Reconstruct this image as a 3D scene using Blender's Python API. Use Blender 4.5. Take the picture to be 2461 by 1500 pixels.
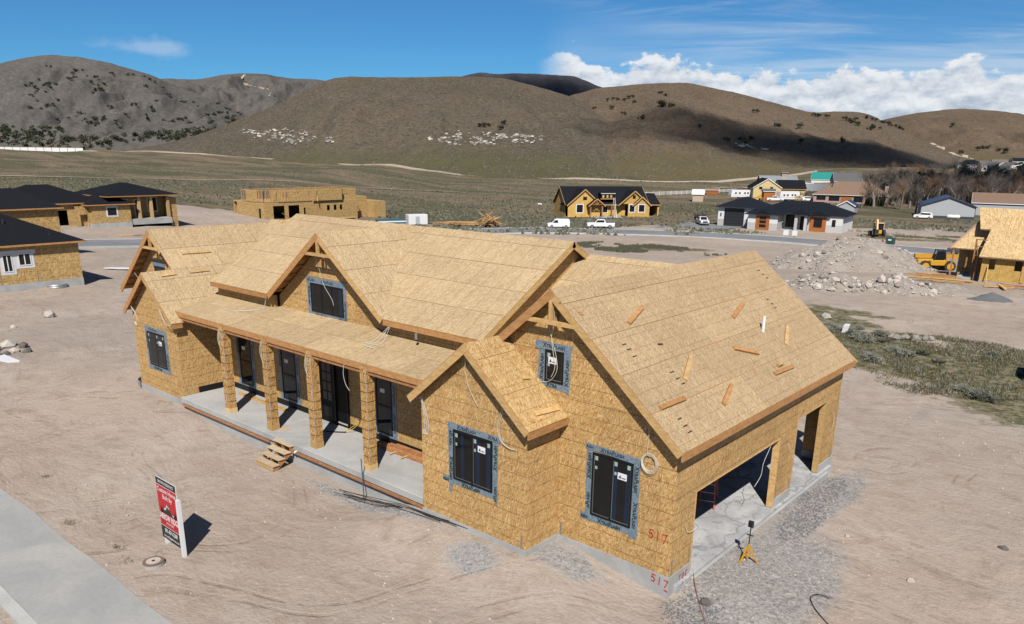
import bpy, math, random
import numpy as np
from mathutils import Vector, Matrix
R = math.radians
random.seed(7)
for o in list(bpy.data.objects): bpy.data.objects.remove(o)
sc = bpy.context.scene
COL = sc.collection

# ------------------------------------------------------------------ camera
YAW, PITCH, ROLL = R(40.719), R(-17.169), R(0.751)
fw = Vector((-math.sin(YAW)*math.cos(PITCH), math.cos(YAW)*math.cos(PITCH), math.sin(PITCH)))
rt = Vector((math.cos(YAW), math.sin(YAW), 0)); up = rt.cross(fw)
r2 = rt*math.cos(ROLL)+up*math.sin(ROLL); u2 = up*math.cos(ROLL)-rt*math.sin(ROLL)
cam = bpy.data.cameras.new('camera'); co = bpy.data.objects.new('camera', cam); COL.objects.link(co)
M = Matrix((r2, u2, -fw)).transposed().to_4x4(); M.translation = (8.829, -16.756, 11.396)
co.matrix_world = M
cam.sensor_width = 36; cam.lens = 36*1878.27/2461; cam.shift_y = 197.4/2461
cam.clip_start = .1; cam.clip_end = 30000
sc.camera = co
sc.render.resolution_x, sc.render.resolution_y = 1024, 624

# ------------------------------------------------------------------ light
SUN_EL, SUN_AZ = R(46.3), math.atan2(.64, -.77)      # direction to the sun, azimuth from +Y towards +X
sd = Vector((math.sin(SUN_AZ)*math.cos(SUN_EL), math.cos(SUN_AZ)*math.cos(SUN_EL), math.sin(SUN_EL)))
sl = bpy.data.lights.new('sun', 'SUN'); sl.energy = 5.0; sl.angle = R(.53); sl.color = (1, .95, .87)
so = bpy.data.objects.new('sun', sl); COL.objects.link(so)
so.rotation_euler = (-sd).to_track_quat('-Z', 'Y').to_euler(); so.location = (0, 0, 60)
vs = sc.view_settings
vs.view_transform = 'Standard'; vs.look = 'None'; vs.gamma = 1; vs.use_curve_mapping = False; vs.exposure = 0.75
sc.render.engine = 'CYCLES'; sc.cycles.max_bounces = 5; sc.cycles.diffuse_bounces = 2; sc.cycles.glossy_bounces = 2; sc.cycles.transparent_max_bounces = 6

w = bpy.data.worlds.new('World'); sc.world = w; w.use_nodes = True
nt = w.node_tree; nt.nodes.clear()
class NG:
    """small helper to write node graphs"""
    def __init__(s, t): s.t = t
    def n(s, typ, **kw):
        o = s.t.nodes.new(typ)
        for k, v in kw.items():
            if k.startswith('i_'): 
                key = k[2:]; key = int(key) if key.isdigit() else key.replace('_', ' ')
                s.set(o.inputs[key], v)
            else: setattr(o, k, v)
        return o
    def set(s, inp, v):
        if isinstance(v, bpy.types.NodeSocket): s.t.links.new(v, inp)
        elif isinstance(v, bpy.types.Node): s.t.links.new(v.outputs[0], inp)
        elif isinstance(v, (tuple, list)) and len(v) == 3 and inp.type == 'RGBA': inp.default_value = (*v, 1)
        else: inp.default_value = v
    def m(s, op, a, b=None, c=None, clamp=False):
        o = s.n('ShaderNodeMath', operation=op, use_clamp=clamp); s.set(o.inputs[0], a)
        if b is not None: s.set(o.inputs[1], b)
        if c is not None: s.set(o.inputs[2], c)
        return o.outputs[0]
    def vm(s, op, a, b=None):
        o = s.n('ShaderNodeVectorMath', operation=op); s.set(o.inputs[0], a)
        if b is not None: s.set(o.inputs[1], b)
        return o.outputs[0]
    def mix(s, f, a, b, mode='MIX'):
        o = s.n('ShaderNodeMix', data_type='RGBA', blend_type=mode); s.set(o.inputs[0], f); s.set(o.inputs[6], a); s.set(o.inputs[7], b)
        return o.outputs[2]
    def noise(s, vec, scale, detail=4, rough=.55, dist=0.):
        return s.n('ShaderNodeTexNoise', i_Vector=vec, i_Scale=scale, i_Detail=detail, i_Roughness=rough, i_Distortion=dist).outputs[0]
    def sst(s, v, a, b, lo=0., hi=1.):
        o = s.n('ShaderNodeMapRange', interpolation_type='SMOOTHSTEP'); s.set(o.inputs[0], v); s.set(o.inputs[1], a); s.set(o.inputs[2], b); s.set(o.inputs[3], lo); s.set(o.inputs[4], hi)
        return o.outputs[0]
    def xyz(s, x, y, z):
        o = s.n('ShaderNodeCombineXYZ'); s.set(o.inputs[0], x); s.set(o.inputs[1], y); s.set(o.inputs[2], z); return o.outputs[0]
    def sep(s, v): return s.n('ShaderNodeSeparateXYZ', i_0=v).outputs
g = NG(nt)
sky = g.n('ShaderNodeTexSky', sky_type='NISHITA', sun_disc=False, sun_elevation=SUN_EL, sun_rotation=SUN_AZ, altitude=1500, air_density=1.0, dust_density=.25, ozone_density=3.0)
dirv = g.vm('NORMALIZE', g.n('ShaderNodeTexCoord').outputs['Generated'])
dx, dy, dz = g.sep(dirv)
el = g.m('MULTIPLY', g.m('ARCSINE', dz), 57.2958)
az = g.m('MULTIPLY', g.m('ARCTAN2', dx, dy), 57.2958)
# cumulus bank low over the hills in the north-east half of the horizon
pc = g.xyz(g.m('MULTIPLY', az, .20), g.m('MULTIPLY', el, .34), 0.)
base = g.noise(g.xyz(g.m('MULTIPLY', az, .11), 3.3, 0.), 1.0, 4, .6)
topel = g.m('ADD', g.m('ADD', 3.1, g.m('MULTIPLY', g.sst(az, -20., -30.), .5)), g.m('MULTIPLY', base, 4.6))
def dens(de):
    p2 = g.xyz(g.m('MULTIPLY', az, .20), g.m('MULTIPLY', g.m('ADD', el, de), .34), 0.)
    n1 = g.noise(p2, 1.7, 7, .6)
    return n1
n0 = dens(0.); n1 = dens(.45)
edge = g.m('SUBTRACT', topel, el)
d0 = g.m('ADD', g.m('MULTIPLY', edge, .46), g.m('MULTIPLY', g.m('SUBTRACT', n0, .5), 2.5))
am = g.m('MULTIPLY', g.sst(az, -39.5, -36.5), g.sst(az, 175., 130.))
cum = g.m('MULTIPLY', g.m('MULTIPLY', g.sst(d0, .12, .34), am), g.sst(el, .4, 2.6, .35, 1.))
lit = g.m('ADD', .55, g.m('MULTIPLY', g.m('SUBTRACT', n0, n1), 3.4))
lit = g.m('ADD', lit, g.m('MULTIPLY', g.m('SUBTRACT', el, 3.2), .12), clamp=True)
ccol = g.mix(lit, (4.7, 5.5, 6.8), (10.0, 10.3, 10.6))
# high thin cirrus
inv = g.m('DIVIDE', 1., g.m('ADD', g.m('MAXIMUM', dz, 0.), .12))
px = g.m('MULTIPLY', dx, inv); py = g.m('MULTIPLY', dy, inv)
ang = R(28)
qa = g.m('ADD', g.m('MULTIPLY', px, math.cos(ang)), g.m('MULTIPLY', py, math.sin(ang)))
qb = g.m('SUBTRACT', g.m('MULTIPLY', py, math.cos(ang)), g.m('MULTIPLY', px, math.sin(ang)))
nc = g.noise(g.xyz(g.m('MULTIPLY', qa, .55), g.m('MULTIPLY', qb, 1.9), 1.7), 1.5, 7, .62, .5)
big2 = g.noise(g.xyz(g.m('MULTIPLY', qa, .3), g.m('MULTIPLY', qb, .3), 5.2), 1.2, 2, .5)
cir = g.m('MULTIPLY', g.sst(nc, .42, .74), g.sst(g.m('ADD', big2, g.m('MULTIPLY', g.sst(az, -48., -20.), .42)), .50, .82))
cir = g.m('MULTIPLY', cir, .5)
skc = g.mix(1., sky.outputs[0], (.315, .72, 1.01), 'MULTIPLY')
c1 = g.mix(cir, skc, (7.8, 8.6, 9.4))
veil = g.m('MULTIPLY', g.m('MULTIPLY', am, g.sst(el, 10., 2.)), g.m('MULTIPLY', g.sst(nc, .22, .62), .45))
c1 = g.mix(veil, c1, (8.2, 9.1, 10.2))
lone = g.m('SQRT', g.m('ADD', g.m('POWER', g.m('DIVIDE', g.m('ADD', az, 64.), 3.4), 2.), g.m('POWER', g.m('DIVIDE', g.m('SUBTRACT', el, 5.95), .62), 2.)))
lone = g.sst(g.m('ADD', lone, g.m('MULTIPLY', g.m('SUBTRACT', n0, .5), 2.4)), 1.1, .2)
c1 = g.mix(g.m('MULTIPLY', lone, .33), c1, (8.2, 8.8, 9.8))
c2 = g.mix(g.m('MULTIPLY', cum, .94), c1, ccol)
bg = g.n('ShaderNodeBackground', i_Color=c2, i_Strength=.05)
ow = g.n('ShaderNodeOutputWorld'); nt.links.new(bg.outputs[0], ow.inputs[0])
# ------------------------------------------------------------------ materials
MATS = {}
def newmat(name):
    m = bpy.data.materials.new(name); m.use_nodes = True; t = m.node_tree; t.nodes.clear()
    g = NG(t); b = g.n('ShaderNodeBsdfPrincipled'); o = g.n('ShaderNodeOutputMaterial'); t.links.new(b.outputs[0], o.inputs[0])
    MATS[name] = m; return m, g, b
def bump(g, b, h, strength=.3, dist=.02):
    n = g.n('ShaderNodeBump', i_Strength=strength, i_Distance=dist, i_Height=h); g.set(b.inputs['Normal'], n.outputs[0])
def plain(name, col, rough=.6, metal=0., var=.12, scale=3., spec=None, fine=0.):
    m, g, b = newmat(name); tc = g.n('ShaderNodeTexCoord').outputs['Object']
    n = g.noise(tc, scale, 5, .6); f = g.m('ADD', 1-var, g.m('MULTIPLY', n, 2*var))
    if fine: f = g.m('MULTIPLY', f, g.m('ADD', 1-fine, g.m('MULTIPLY', g.noise(tc, scale*14, 3, .7), 2*fine)))
    rnd = g.n('ShaderNodeObjectInfo').outputs['Random']; f = g.m('MULTIPLY', f, g.m('ADD', 1-var*.4, g.m('MULTIPLY', rnd, var*.8)))
    c = g.vm('SCALE', col, None); g.t.nodes[-1].inputs[3].default_value = 1; g.set(g.t.nodes[-1].inputs[3], f)
    g.set(b.inputs['Base Color'], c); b.inputs['Roughness'].default_value = rough; b.inputs['Metallic'].default_value = metal
    if spec is not None: b.inputs['Specular IOR Level'].default_value = spec
    return m
def osb(name, dark, mid, light, lines='none', la=.4, lb=.61, lw=.012, ldark=.45, uv=True, sscale=1., contrast=1.):
    """oriented strand board: overlapping rotated flakes, nail-guide lines"""
    m, g, b = newmat(name); tc = g.n('ShaderNodeTexCoord')
    inf = g.n('ShaderNodeObjectInfo').outputs['Random']
    if uv: a, bb, _ = g.sep(tc.outputs['UV'])
    else:
        x, y, z = g.sep(tc.outputs['Object']); a = g.m('ADD', x, g.m('MULTIPLY', y, .83)); bb = g.m('ADD', z, g.m('MULTIPLY', y, .21))
    off = g.m('MULTIPLY', inf, 37.)
    col = None
    pal = [g.n('ShaderNodeValToRGB') for _ in range(3)]
    for i, (th, sl_, sw) in enumerate([(8, .17, .034), (-33, .15, .028), (41, .13, .028), (75, .12, .026)]):
        c, s = math.cos(R(th)), math.sin(R(th))
        ua = g.m('ADD', g.m('MULTIPLY', a, c), g.m('MULTIPLY', bb, s)); ub = g.m('SUBTRACT', g.m('MULTIPLY', bb, c), g.m('MULTIPLY', a, s))
        v = g.xyz(g.m('ADD', g.m('MULTIPLY', ua, 1/sl_/sscale), off), g.m('MULTIPLY', ub, 1/sw/sscale), 0.)
        vo = g.n('ShaderNodeTexVoronoi', voronoi_dimensions='2D', i_Vector=v, i_Scale=1., i_Randomness=.95)
        r_, g_, b_ = g.sep(vo.outputs['Color'])
        cr = g.n('ShaderNodeValToRGB', i_Fac=r_); e = cr.color_ramp.elements
        e[0].position = 0; e[0].color = (*dark, 1); e[1].position = 1; e[1].color = (*light, 1)
        k = e.new(.22); k.color = (*[(x*.45+y*.55) for x, y in zip(dark, mid)], 1); k = e.new(.55); k.color = (*mid, 1); k = e.new(.86); k.color = (*[(x*.35+y*.65) for x, y in zip(light, mid)], 1)
        if col is None: col = cr.outputs[0]
        else: col = g.mix(g.m('GREATER_THAN', g_, .55), col, cr.outputs[0])
    if contrast != 1.: col = g.mix(1-contrast, col, mid)
    pn = g.noise(g.xyz(a, bb, off), .8, 4, .6)
    val = g.m('ADD', .84, g.m('MULTIPLY', pn, .32)); val = g.m('MULTIPLY', val, g.m('ADD', .92, g.m('MULTIPLY', inf, .15)))
    if lines != 'none':
        wob = g.m('MULTIPLY', g.m('SUBTRACT', g.noise(g.xyz(a, bb, off), .6, 2, .5), .5), .05)
        def ln(co, per):
            fr = g.m('FRACT', g.m('DIVIDE', g.m('ADD', co, wob), per)); return g.m('LESS_THAN', g.m('ABSOLUTE', g.m('SUBTRACT', fr, .5)), lw/per)
        brk = g.m('GREATER_THAN', g.noise(g.xyz(g.m('MULTIPLY', a, 1.), g.m('MULTIPLY', bb, 1.), off), 1.3, 3, .7), .40)
        l = None
        if 'b' in lines: l = ln(bb, la)
        if 'a' in lines: l2 = ln(a, lb); l = l2 if l is None else g.m('MAXIMUM', l, l2)
        l = g.m('MULTIPLY', l, brk)
        val = g.m('MULTIPLY', val, g.m('SUBTRACT', 1., g.m('MULTIPLY', l, ldark)))
    c = g.vm('SCALE', col); g.set(g.t.nodes[-1].inputs[3], val)
    g.set(b.inputs['Base Color'], c); b.inputs['Roughness'].default_value = .72; b.inputs['Specular IOR Level'].default_value = .25
    return m
osb('osb_roof', (.31, .185, .080), (.500, .366, .205), (.66, .545, .375), 'a', lb=.61, ldark=.36, lw=.011, contrast=.72, sscale=.85)
osb('osb_roof_grid', (.29, .165, .072), (.462, .333, .186), (.61, .495, .330), 'ab', la=.42, lb=.62, ldark=.28, lw=.010, contrast=.70, sscale=.85)
osb('osb_wall', (.29, .125, .036), (.535, .328, .122), (.77, .58, .32), 'b', la=.405, ldark=.5, lw=.010, sscale=.85, contrast=.78)
osb('osb_gable_roof', (.29, .135, .045), (.50, .325, .135), (.70, .53, .30), 'ab', la=.42, lb=.8, ldark=.35, lw=.010, contrast=.8, sscale=.9)
osb('osb_column', (.28, .12, .03), (.52, .30, .10), (.72, .50, .25), 'b', la=.33, ldark=.80, lw=.014)
osb('osb_far', (.32, .18, .06), (.50, .325, .125), (.64, .47, .24), 'b', la=.6, ldark=.25, lw=.03, uv=False, sscale=2.2)
osb('osb_far_pale', (.40, .24, .10), (.58, .41, .20), (.70, .55, .33), 'none', uv=False, sscale=2.2)
osb('osb_yellow', (.46, .26, .06), (.60, .37, .10), (.68, .48, .18), 'none', uv=False, sscale=2.5)
def wood(name, dark, light, rough=.65):
    m, g, b = newmat(name); tc = g.n('ShaderNodeTexCoord').outputs['Object']; inf = g.n('ShaderNodeObjectInfo').outputs['Random']
    x, y, z = g.sep(tc); 
    n = g.noise(g.xyz(g.m('MULTIPLY', x, 2.), g.m('MULTIPLY', y, 2.), g.m('ADD', g.m('MULTIPLY', z, 6.), g.m('MULTIPLY', inf, 30.))), 2.2, 6, .65)
    kn = g.n('ShaderNodeTexVoronoi', i_Vector=tc, i_Scale=1.6).outputs['Distance']
    c = g.mix(g.sst(n, .3, .7), dark, light); c = g.mix(g.sst(kn, .07, .03), c, tuple(v*.45 for v in dark))
    c2 = g.vm('SCALE', c); g.set(g.t.nodes[-1].inputs[3], g.m('ADD', .85, g.m('MULTIPLY', inf, .3)))
    g.set(b.inputs['Base Color'], c2); b.inputs['Roughness'].default_value = rough; b.inputs['Specular IOR Level'].default_value = .25
wood('fascia', (.40, .19, .065), (.54, .29, .12)); wood('rake', (.50, .29, .105), (.66, .44, .20)); wood('lumber', (.45, .27, .11), (.62, .42, .20))
wood('lumber_red', (.33, .14, .055), (.50, .25, .11)); wood('stud', (.42, .22, .08), (.62, .38, .16)); wood('plywood', (.50, .38, .24), (.62, .50, .34)); wood('cedar', (.30, .09, .02), (.42, .15, .04))
def concrete(name, a, bcol, scale=.7, streak=False):
    m, g, b = newmat(name); tc = g.n('ShaderNodeTexCoord').outputs['Object']
    n = g.noise(tc, scale, 7, .65, .6); n2 = g.noise(tc, scale*22, 3, .7)
    c = g.mix(g.sst(n, .32, .68), a, bcol)
    if streak:
        v = g.n('ShaderNodeTexVoronoi', feature='DISTANCE_TO_EDGE', i_Vector=g.vm('ADD', tc, g.n('ShaderNodeTexNoise', i_Vector=tc, i_Scale=1.3, i_Detail=4).outputs['Color']), i_Scale=.55).outputs['Distance']
        c = g.mix(g.m('MULTIPLY', g.sst(v, .035, .0), .55), c, tuple(x*.45 for x in a))
        s_ = g.noise(tc, 2.3, 6, .7, 2.5); c = g.mix(g.m('MULTIPLY', g.sst(s_, .53, .66), .6), c, tuple(x*.42 for x in a))
    c2 = g.vm('SCALE', c); g.set(g.t.nodes[-1].inputs[3], g.m('ADD', .86, g.m('MULTIPLY', n2, .28)))
    g.set(b.inputs['Base Color'], c2); b.inputs['Roughness'].default_value = .85; bump(g, b, n2, .25, .01)
concrete('concrete', (.34, .34, .335), (.45, .45, .44)); concrete('concrete_slab', (.34, .34, .335), (.46, .455, .445), .5); concrete('garage_floor', (.33, .33, .34), (.52, .52, .53), .9, True)
concrete('sidewalk', (.33, .33, .325), (.42, .41, .39), .35); concrete('asphalt', (.17, .175, .185), (.24, .245, .255), .15); concrete('kerb', (.44, .44, .42), (.55, .54, .52))
concrete('dirt_road', (.44, .36, .27), (.54, .45, .34), .08)
def glass(name, col=(.012, .014, .018), rough=.06, strip=None):
    m, g, b = newmat(name)
    g.set(b.inputs['Base Color'], col); b.inputs['Roughness'].default_value = rough; b.inputs['Specular IOR Level'].default_value = .28
    if strip:
        tc = g.n('ShaderNodeTexCoord').outputs['Object']; x, y, z = g.sep(tc); s_ = g.noise(g.xyz(g.m('MULTIPLY', x, 2.6), 0., 0.), 1., 1, .4)
        g.set(b.inputs['Base Color'], g.mix(g.sst(s_, .52, .58), col, strip))
glass('glass', (.010, .011, .012), .05, (.010, .022, .048)); glass('glass_far', (.015, .017, .02), .15)
plain('black_frame', (.009, .009, .010), .5, 0, .1, 4, spec=.2); plain('black_door', (.005, .005, .006), .55, 0, .1, spec=.12); plain('membrane', (.011, .011, .012), .6, 0, .3, 5, spec=.2)
plain('white', (.78, .78, .77), .5, 0, .05); plain('white_paint', (.74, .75, .76), .35, 0, .05); plain('sign_black', (.018, .018, .02), .5, 0, .1); plain('sign_red', (.50, .012, .022), .45, 0, .06); plain('spray_red', (.50, .03, .02), .8)
plain('cable_white', (.70, .67, .60), .5, 0, .05); plain('cable_black', (.02, .02, .02), .5); plain('cable_red', (.22, .06, .045), .6); plain('cable_yellow', (.62, .42, .03), .5)
plain('tyre', (.022, .022, .023), .85, 0, .2, 6); plain('rim', (.45, .45, .46), .35, .7); plain('grey_metal', (.40, .41, .42), .4, .6, .1); plain('galvanised', (.58, .59, .60), .38, .75, .1); plain('dark_metal', (.05, .05, .055), .5, .4)
plain('cat_yellow', (.58, .30, .018), .42, 0, .15, 2, fine=.1); plain('hydrant_red', (.35, .03, .03), .5); plain('utility_green', (.015, .07, .05), .5); plain('orange_ladder', (.50, .08, .03), .5)
plain('shingle_black', (.013, .014, .018), .9, 0, .25, 2.5, fine=.35, spec=.08); plain('shingle_blue', (.013, .016, .024), .85, 0, .25, 2.5, fine=.35, spec=.08); plain('shingle_brown', (.20, .125, .085), .9, 0, .2, 1.5, fine=.3); plain('shingle_grey', (.10, .10, .105), .9, 0, .2, 1.5, fine=.3)
plain('stucco_white', (.70, .70, .69), .85, 0, .06, 2); plain('stone_white', (.50, .49, .48), .85, 0, .25, 6, fine=.3); plain('brick_far', (.42, .28, .23), .9, 0, .15, 3, fine=.2); plain('siding_grey', (.40, .41, .43), .6, 0, .05); plain('siding_cream', (.62, .47, .22), .8, 0, .06); plain('siding_tan', (.46, .38, .27), .8, 0, .05)
plain('metal_blue', (.035, .065, .14), .4, .3, .1); plain('metal_teal', (.02, .26, .23), .45, .1, .08); plain('metal_silver', (.50, .52, .54), .4, .5, .08); plain('navy', (.03, .04, .055), .6)
plain('car_white', (.80, .80, .80), .25, 0, .03); plain('car_grey', (.11, .11, .12), .3, .3, .05); plain('trailer_teal', (.02, .13, .18), .5); plain('tarp_white', (.75, .76, .78), .6, 0, .1, 3)
def tape():
    m, g, b = newmat('flashing_tape'); tc = g.n('ShaderNodeTexCoord').outputs['Object']; n = g.noise(tc, 7., 6, .7, 1.5); n2 = g.noise(tc, 1.5, 3, .6)
    c = g.mix(g.sst(n, .35, .65), (.13, .185, .235), (.25, .33, .40)); c = g.mix(g.m('MULTIPLY', n2, .3), c, (.10, .13, .16))
    g.set(b.inputs['Base Color'], c); b.inputs['Roughness'].default_value = .38; bump(g, b, n, .5, .02)
tape(); plain('tape_print', (.016, .035, .036), .5, 0, .1); plain('wrap_white', (.68, .69, .72), .5, 0, .12, 5); plain('wrap_print', (.12, .15, .25), .6)
plain('sticker_green', (.33, .45, .40), .6); plain('sticker_white', (.80, .80, .82), .5, 0, .03); plain('sticker_blue', (.05, .06, .16), .5); plain('tape_shadow_black', (.01, .01, .012), .5)
def rockmat(name, a, b_, c_):
    m, g, b = newmat(name); tc = g.n('ShaderNodeTexCoord').outputs['Object']; inf = g.n('ShaderNodeObjectInfo').outputs['Random']; n = g.noise(g.vm('ADD', tc, g.xyz(inf, inf, inf)), 3., 6, .65)
    gi = g.n('ShaderNodeNewGeometry').outputs['Random Per Island']
    c = g.mix(gi, a, b_); c = g.mix(g.sst(n, .35, .7), c, c_); g.set(b.inputs['Base Color'], c); b.inputs['Roughness'].default_value = .9; bump(g, b, n, .5, .05)
rockmat('rock_pale', (.42, .375, .335), (.50, .405, .345), (.54, .51, .47)); rockmat('rock_hill', (.105, .095, .084), (.15, .13, .11), (.085, .078, .07)); rockmat('rock_white', (.26, .236, .208), (.33, .295, .255), (.19, .17, .15)); rockmat('gravel', (.20, .20, .21), (.36, .36, .37), (.28, .28, .29)); rockmat('gravel_dark', (.085, .088, .097), (.14, .143, .153), (.11, .113, .122))
def leafmat(name, a, b_):
    m, g, b = newmat(name); gi = g.n('ShaderNodeNewGeometry').outputs['Random Per Island']; inf = g.n('ShaderNodeObjectInfo').outputs['Random']
    c = g.mix(gi, a, b_); c2 = g.vm('SCALE', c); g.set(g.t.nodes[-1].inputs[3], g.m('ADD', .8, g.m('MULTIPLY', inf, .4))); g.set(b.inputs['Base Color'], c2); b.inputs['Roughness'].default_value = .8; b.inputs['Specular IOR Level'].default_value = .15
leafmat('juniper', (.018, .026, .012), (.045, .055, .026)); leafmat('evergreen', (.010, .014, .010), (.025, .032, .018)); leafmat('sage', (.16, .165, .125), (.29, .29, .24)); leafmat('grass', (.105, .105, .048), (.21, .185, .10)); leafmat('sage_dark', (.070, .072, .048), (.145, .140, .105)); leafmat('brush_dark', (.035, .040, .022), (.075, .078, .045)); leafmat('twig_dark', (.055, .042, .034), (.11, .085, .068)); leafmat('brush_hill', (.055, .054, .044), (.125, .115, .095)); leafmat('bark', (.10, .085, .075), (.19, .165, .145)); leafmat('bark_pale', (.22, .20, .18), (.32, .29, .26)); leafmat('twig_warm', (.13, .08, .055), (.20, .13, .09)); leafmat('shrub_ochre', (.16, .09, .02), (.24, .14, .03)); leafmat('dry_stalk', (.10, .075, .05), (.2, .16, .1))
# ground: dirt / steppe / gravel mixed by painted-on coverage attributes (where plants or stones really lie)
def groundmat():
    m, g, b = newmat('ground'); P = g.n('ShaderNodeNewGeometry').outputs['Position']; x, y, z = g.sep(P)
    cov = g.n('ShaderNodeAttribute', attribute_name='cover').outputs['Color']; veg, grav, far = g.sep(cov)
    P = g.xyz(x, y, 0.)
    n1 = g.noise(P, .12, 4, .62, .4); n2 = g.noise(P, .9, 5, .68); n3 = g.noise(P, 7., 4, .75)
    nL = g.noise(P, .055, 3, .55); wr = g.n('ShaderNodeTexNoise', i_Vector=P, i_Scale=.08, i_Detail=2).outputs['Color']; PW = g.vm('ADD', P, g.vm('MULTIPLY', g.vm('SUBTRACT', wr, (.5, .5, .5)), (9., 9., 0.))); wx, wy, _w = g.sep(PW)
    d = g.mix(g.sst(n1, .3, .7), (0.390, 0.320, 0.266), (0.460, 0.388, 0.333)); d = g.mix(g.m('MULTIPLY', g.sst(nL, .48, .62), .55), d, (0.349, 0.295, 0.259)); d = g.mix(g.m('MULTIPLY', g.sst(nL, .46, .34), .5), d, (0.448, 0.344, 0.271))
    d = g.mix(g.m('MULTIPLY', g.sst(n2, .46, .68), .6), d, (0.320, 0.250, 0.199)); d = g.mix(g.m('MULTIPLY', g.sst(n3, .55, .72), .55), d, (0.559, 0.495, 0.450)); d = g.mix(g.m('MULTIPLY', g.sst(n3, .44, .32), .55), d, (0.239, 0.186, 0.149))
    # wheel tracks: wandering rut pairs, plus scuffed crumbly streaks
    tr = g.noise(g.xyz(g.m('MULTIPLY', wx, .22), g.m('MULTIPLY', wy, .8), 0.), 1.0, 5, .72, .6); d = g.mix(g.m('MULTIPLY', g.sst(tr, .50, .64), .28), d, (0.305, 0.231, 0.181))
    sm = g.noise(P, .10, 1, .4); rut = g.m('ABSOLUTE', g.m('SUBTRACT', g.m('FRACT', g.m('MULTIPLY', sm, 9.)), .5)); rut = g.m('MULTIPLY', g.sst(g.m('ABSOLUTE', g.m('SUBTRACT', rut, .10)), .045, .015), g.sst(n2, .42, .58)); d = g.mix(g.m('MULTIPLY', rut, .20), d, (0.262, 0.194, 0.149))
    tr2 = g.noise(g.xyz(g.m('MULTIPLY', wx, 1.1), g.m('MULTIPLY', wy, 2.0), 4.), 1.1, 4, .66, .15); d = g.mix(g.m('MULTIPLY', g.sst(tr2, .58, .72), .32), d, (0.227, 0.166, 0.131))
    n4 = g.noise(g.vm('MULTIPLY', P, (.3, 1., 1.)), .035, 5, .68, .6); n5 = g.noise(P, .35, 4, .72); n6 = g.noise(P, 1.7, 3, .7)
    s = g.mix(g.sst(n4, .40, .60), (0.102, 0.096, 0.051), (0.232, 0.168, 0.112)); s = g.mix(g.m('MULTIPLY', g.sst(n5, .50, .62), .85), s, (0.084, 0.086, 0.056)); s = g.mix(g.m('MULTIPLY', g.sst(n6, .54, .66), .6), s, (0.172, 0.164, 0.132)); s = g.mix(g.m('MULTIPLY', g.sst(n6, .42, .32), .6), s, (0.060, 0.060, 0.036))
    gn = g.mix(g.sst(n6, .40, .60), (.085, .090, .040), (.24, .20, .135))
    s = g.mix(g.sst(far, .3, .7), gn, s)
    vm_ = g.sst(g.m('ADD', veg, g.m('MULTIPLY', g.m('SUBTRACT', g.m('ADD', g.m('MULTIPLY', n2, .6), g.m('MULTIPLY', n6, .5)), .55), 1.2)), .42, .60)
    c = g.mix(vm_, d, s)
    v = g.n('ShaderNodeTexVoronoi', i_Vector=P, i_Scale=16.).outputs['Color']; vr, _, _ = g.sep(v)
    gc = g.mix(vr, (.15, .15, .155), (.40, .395, .39)); gm = g.sst(g.m('ADD', grav, g.m('MULTIPLY', g.m('SUBTRACT', g.m('ADD', g.m('MULTIPLY', n3, .4), g.m('MULTIPLY', n2, .6)), .5), 2.4)), .35, .80)
    c = g.mix(g.m('MULTIPLY', gm, .70), c, gc)
    g.set(b.inputs['Base Color'], c); b.inputs['Roughness'].default_value = .95; b.inputs['Specular IOR Level'].default_value = .1
    h = g.m('ADD', g.m('MULTIPLY', n3, .4), g.m('ADD', g.m('MULTIPLY', n2, .8), g.m('SUBTRACT', g.m('MULTIPLY', tr2, .8), g.m('MULTIPLY', rut, .25)))); bump(g, b, h, .5, .2)
groundmat()
def hillmat(name, a, b_, c_, foot, speck, sc_=1.):
    m, g, b = newmat(name); P = g.n('ShaderNodeNewGeometry').outputs['Position']; t = g.n('ShaderNodeAttribute', attribute_name='cover').outputs['Color']; hf_, rk, _ = g.sep(t)
    n1 = g.noise(P, .008*sc_, 5, .62, .5); n2 = g.noise(P, .05*sc_, 5, .7); n3 = g.noise(P, .28*sc_, 5, .78)
    c = g.mix(g.sst(n1, .35, .65), a, b_); c = g.mix(g.m('MULTIPLY', g.sst(n2, .45, .68), .7), c, c_); c = g.mix(g.m('MULTIPLY', g.sst(n3, .54, .62), .9), c, speck); c = g.mix(g.m('MULTIPLY', g.sst(n3, .45, .36), .7), c, tuple(x*1.4 for x in b_))
    c = g.mix(g.sst(g.m('ADD', hf_, g.m('MULTIPLY', g.m('SUBTRACT', n2, .5), .35)), .30, .10), c, foot)
    g.set(b.inputs['Base Color'], c); b.inputs['Roughness'].default_value = .95; b.inputs['Specular IOR Level'].default_value = .05
    bump(g, b, g.m('ADD', n3, n2), .7, 2.2)
hillmat('hill_brown', (0.114, 0.092, 0.066), (0.141, 0.111, 0.081), (0.099, 0.088, 0.066), (0.111, 0.101, 0.054), (0.051, 0.049, 0.041)); hillmat('hill_rust', (0.139, 0.102, 0.070), (0.170, 0.122, 0.085), (0.119, 0.100, 0.070), (0.136, 0.113, 0.061), (0.061, 0.055, 0.042)); hillmat('hill_grey', (0.112, 0.104, 0.097), (0.135, 0.123, 0.112), (0.095, 0.089, 0.084), (0.125, 0.116, 0.103), (0.078, 0.076, 0.071), .6); hillmat('hill_dark', (0.068, 0.066, 0.075), (0.080, 0.076, 0.085), (0.056, 0.055, 0.065), (0.064, 0.064, 0.070), (0.044, 0.043, 0.050), .4)  # grey hills: sagebrush grey, with cloud shade darkened into the base colour
hillmat('spoil_dirt', (.56, .49, .43), (.62, .55, .485), (.50, .41, .34), (.52, .44, .37), (.66, .61, .55), 12.)

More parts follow.
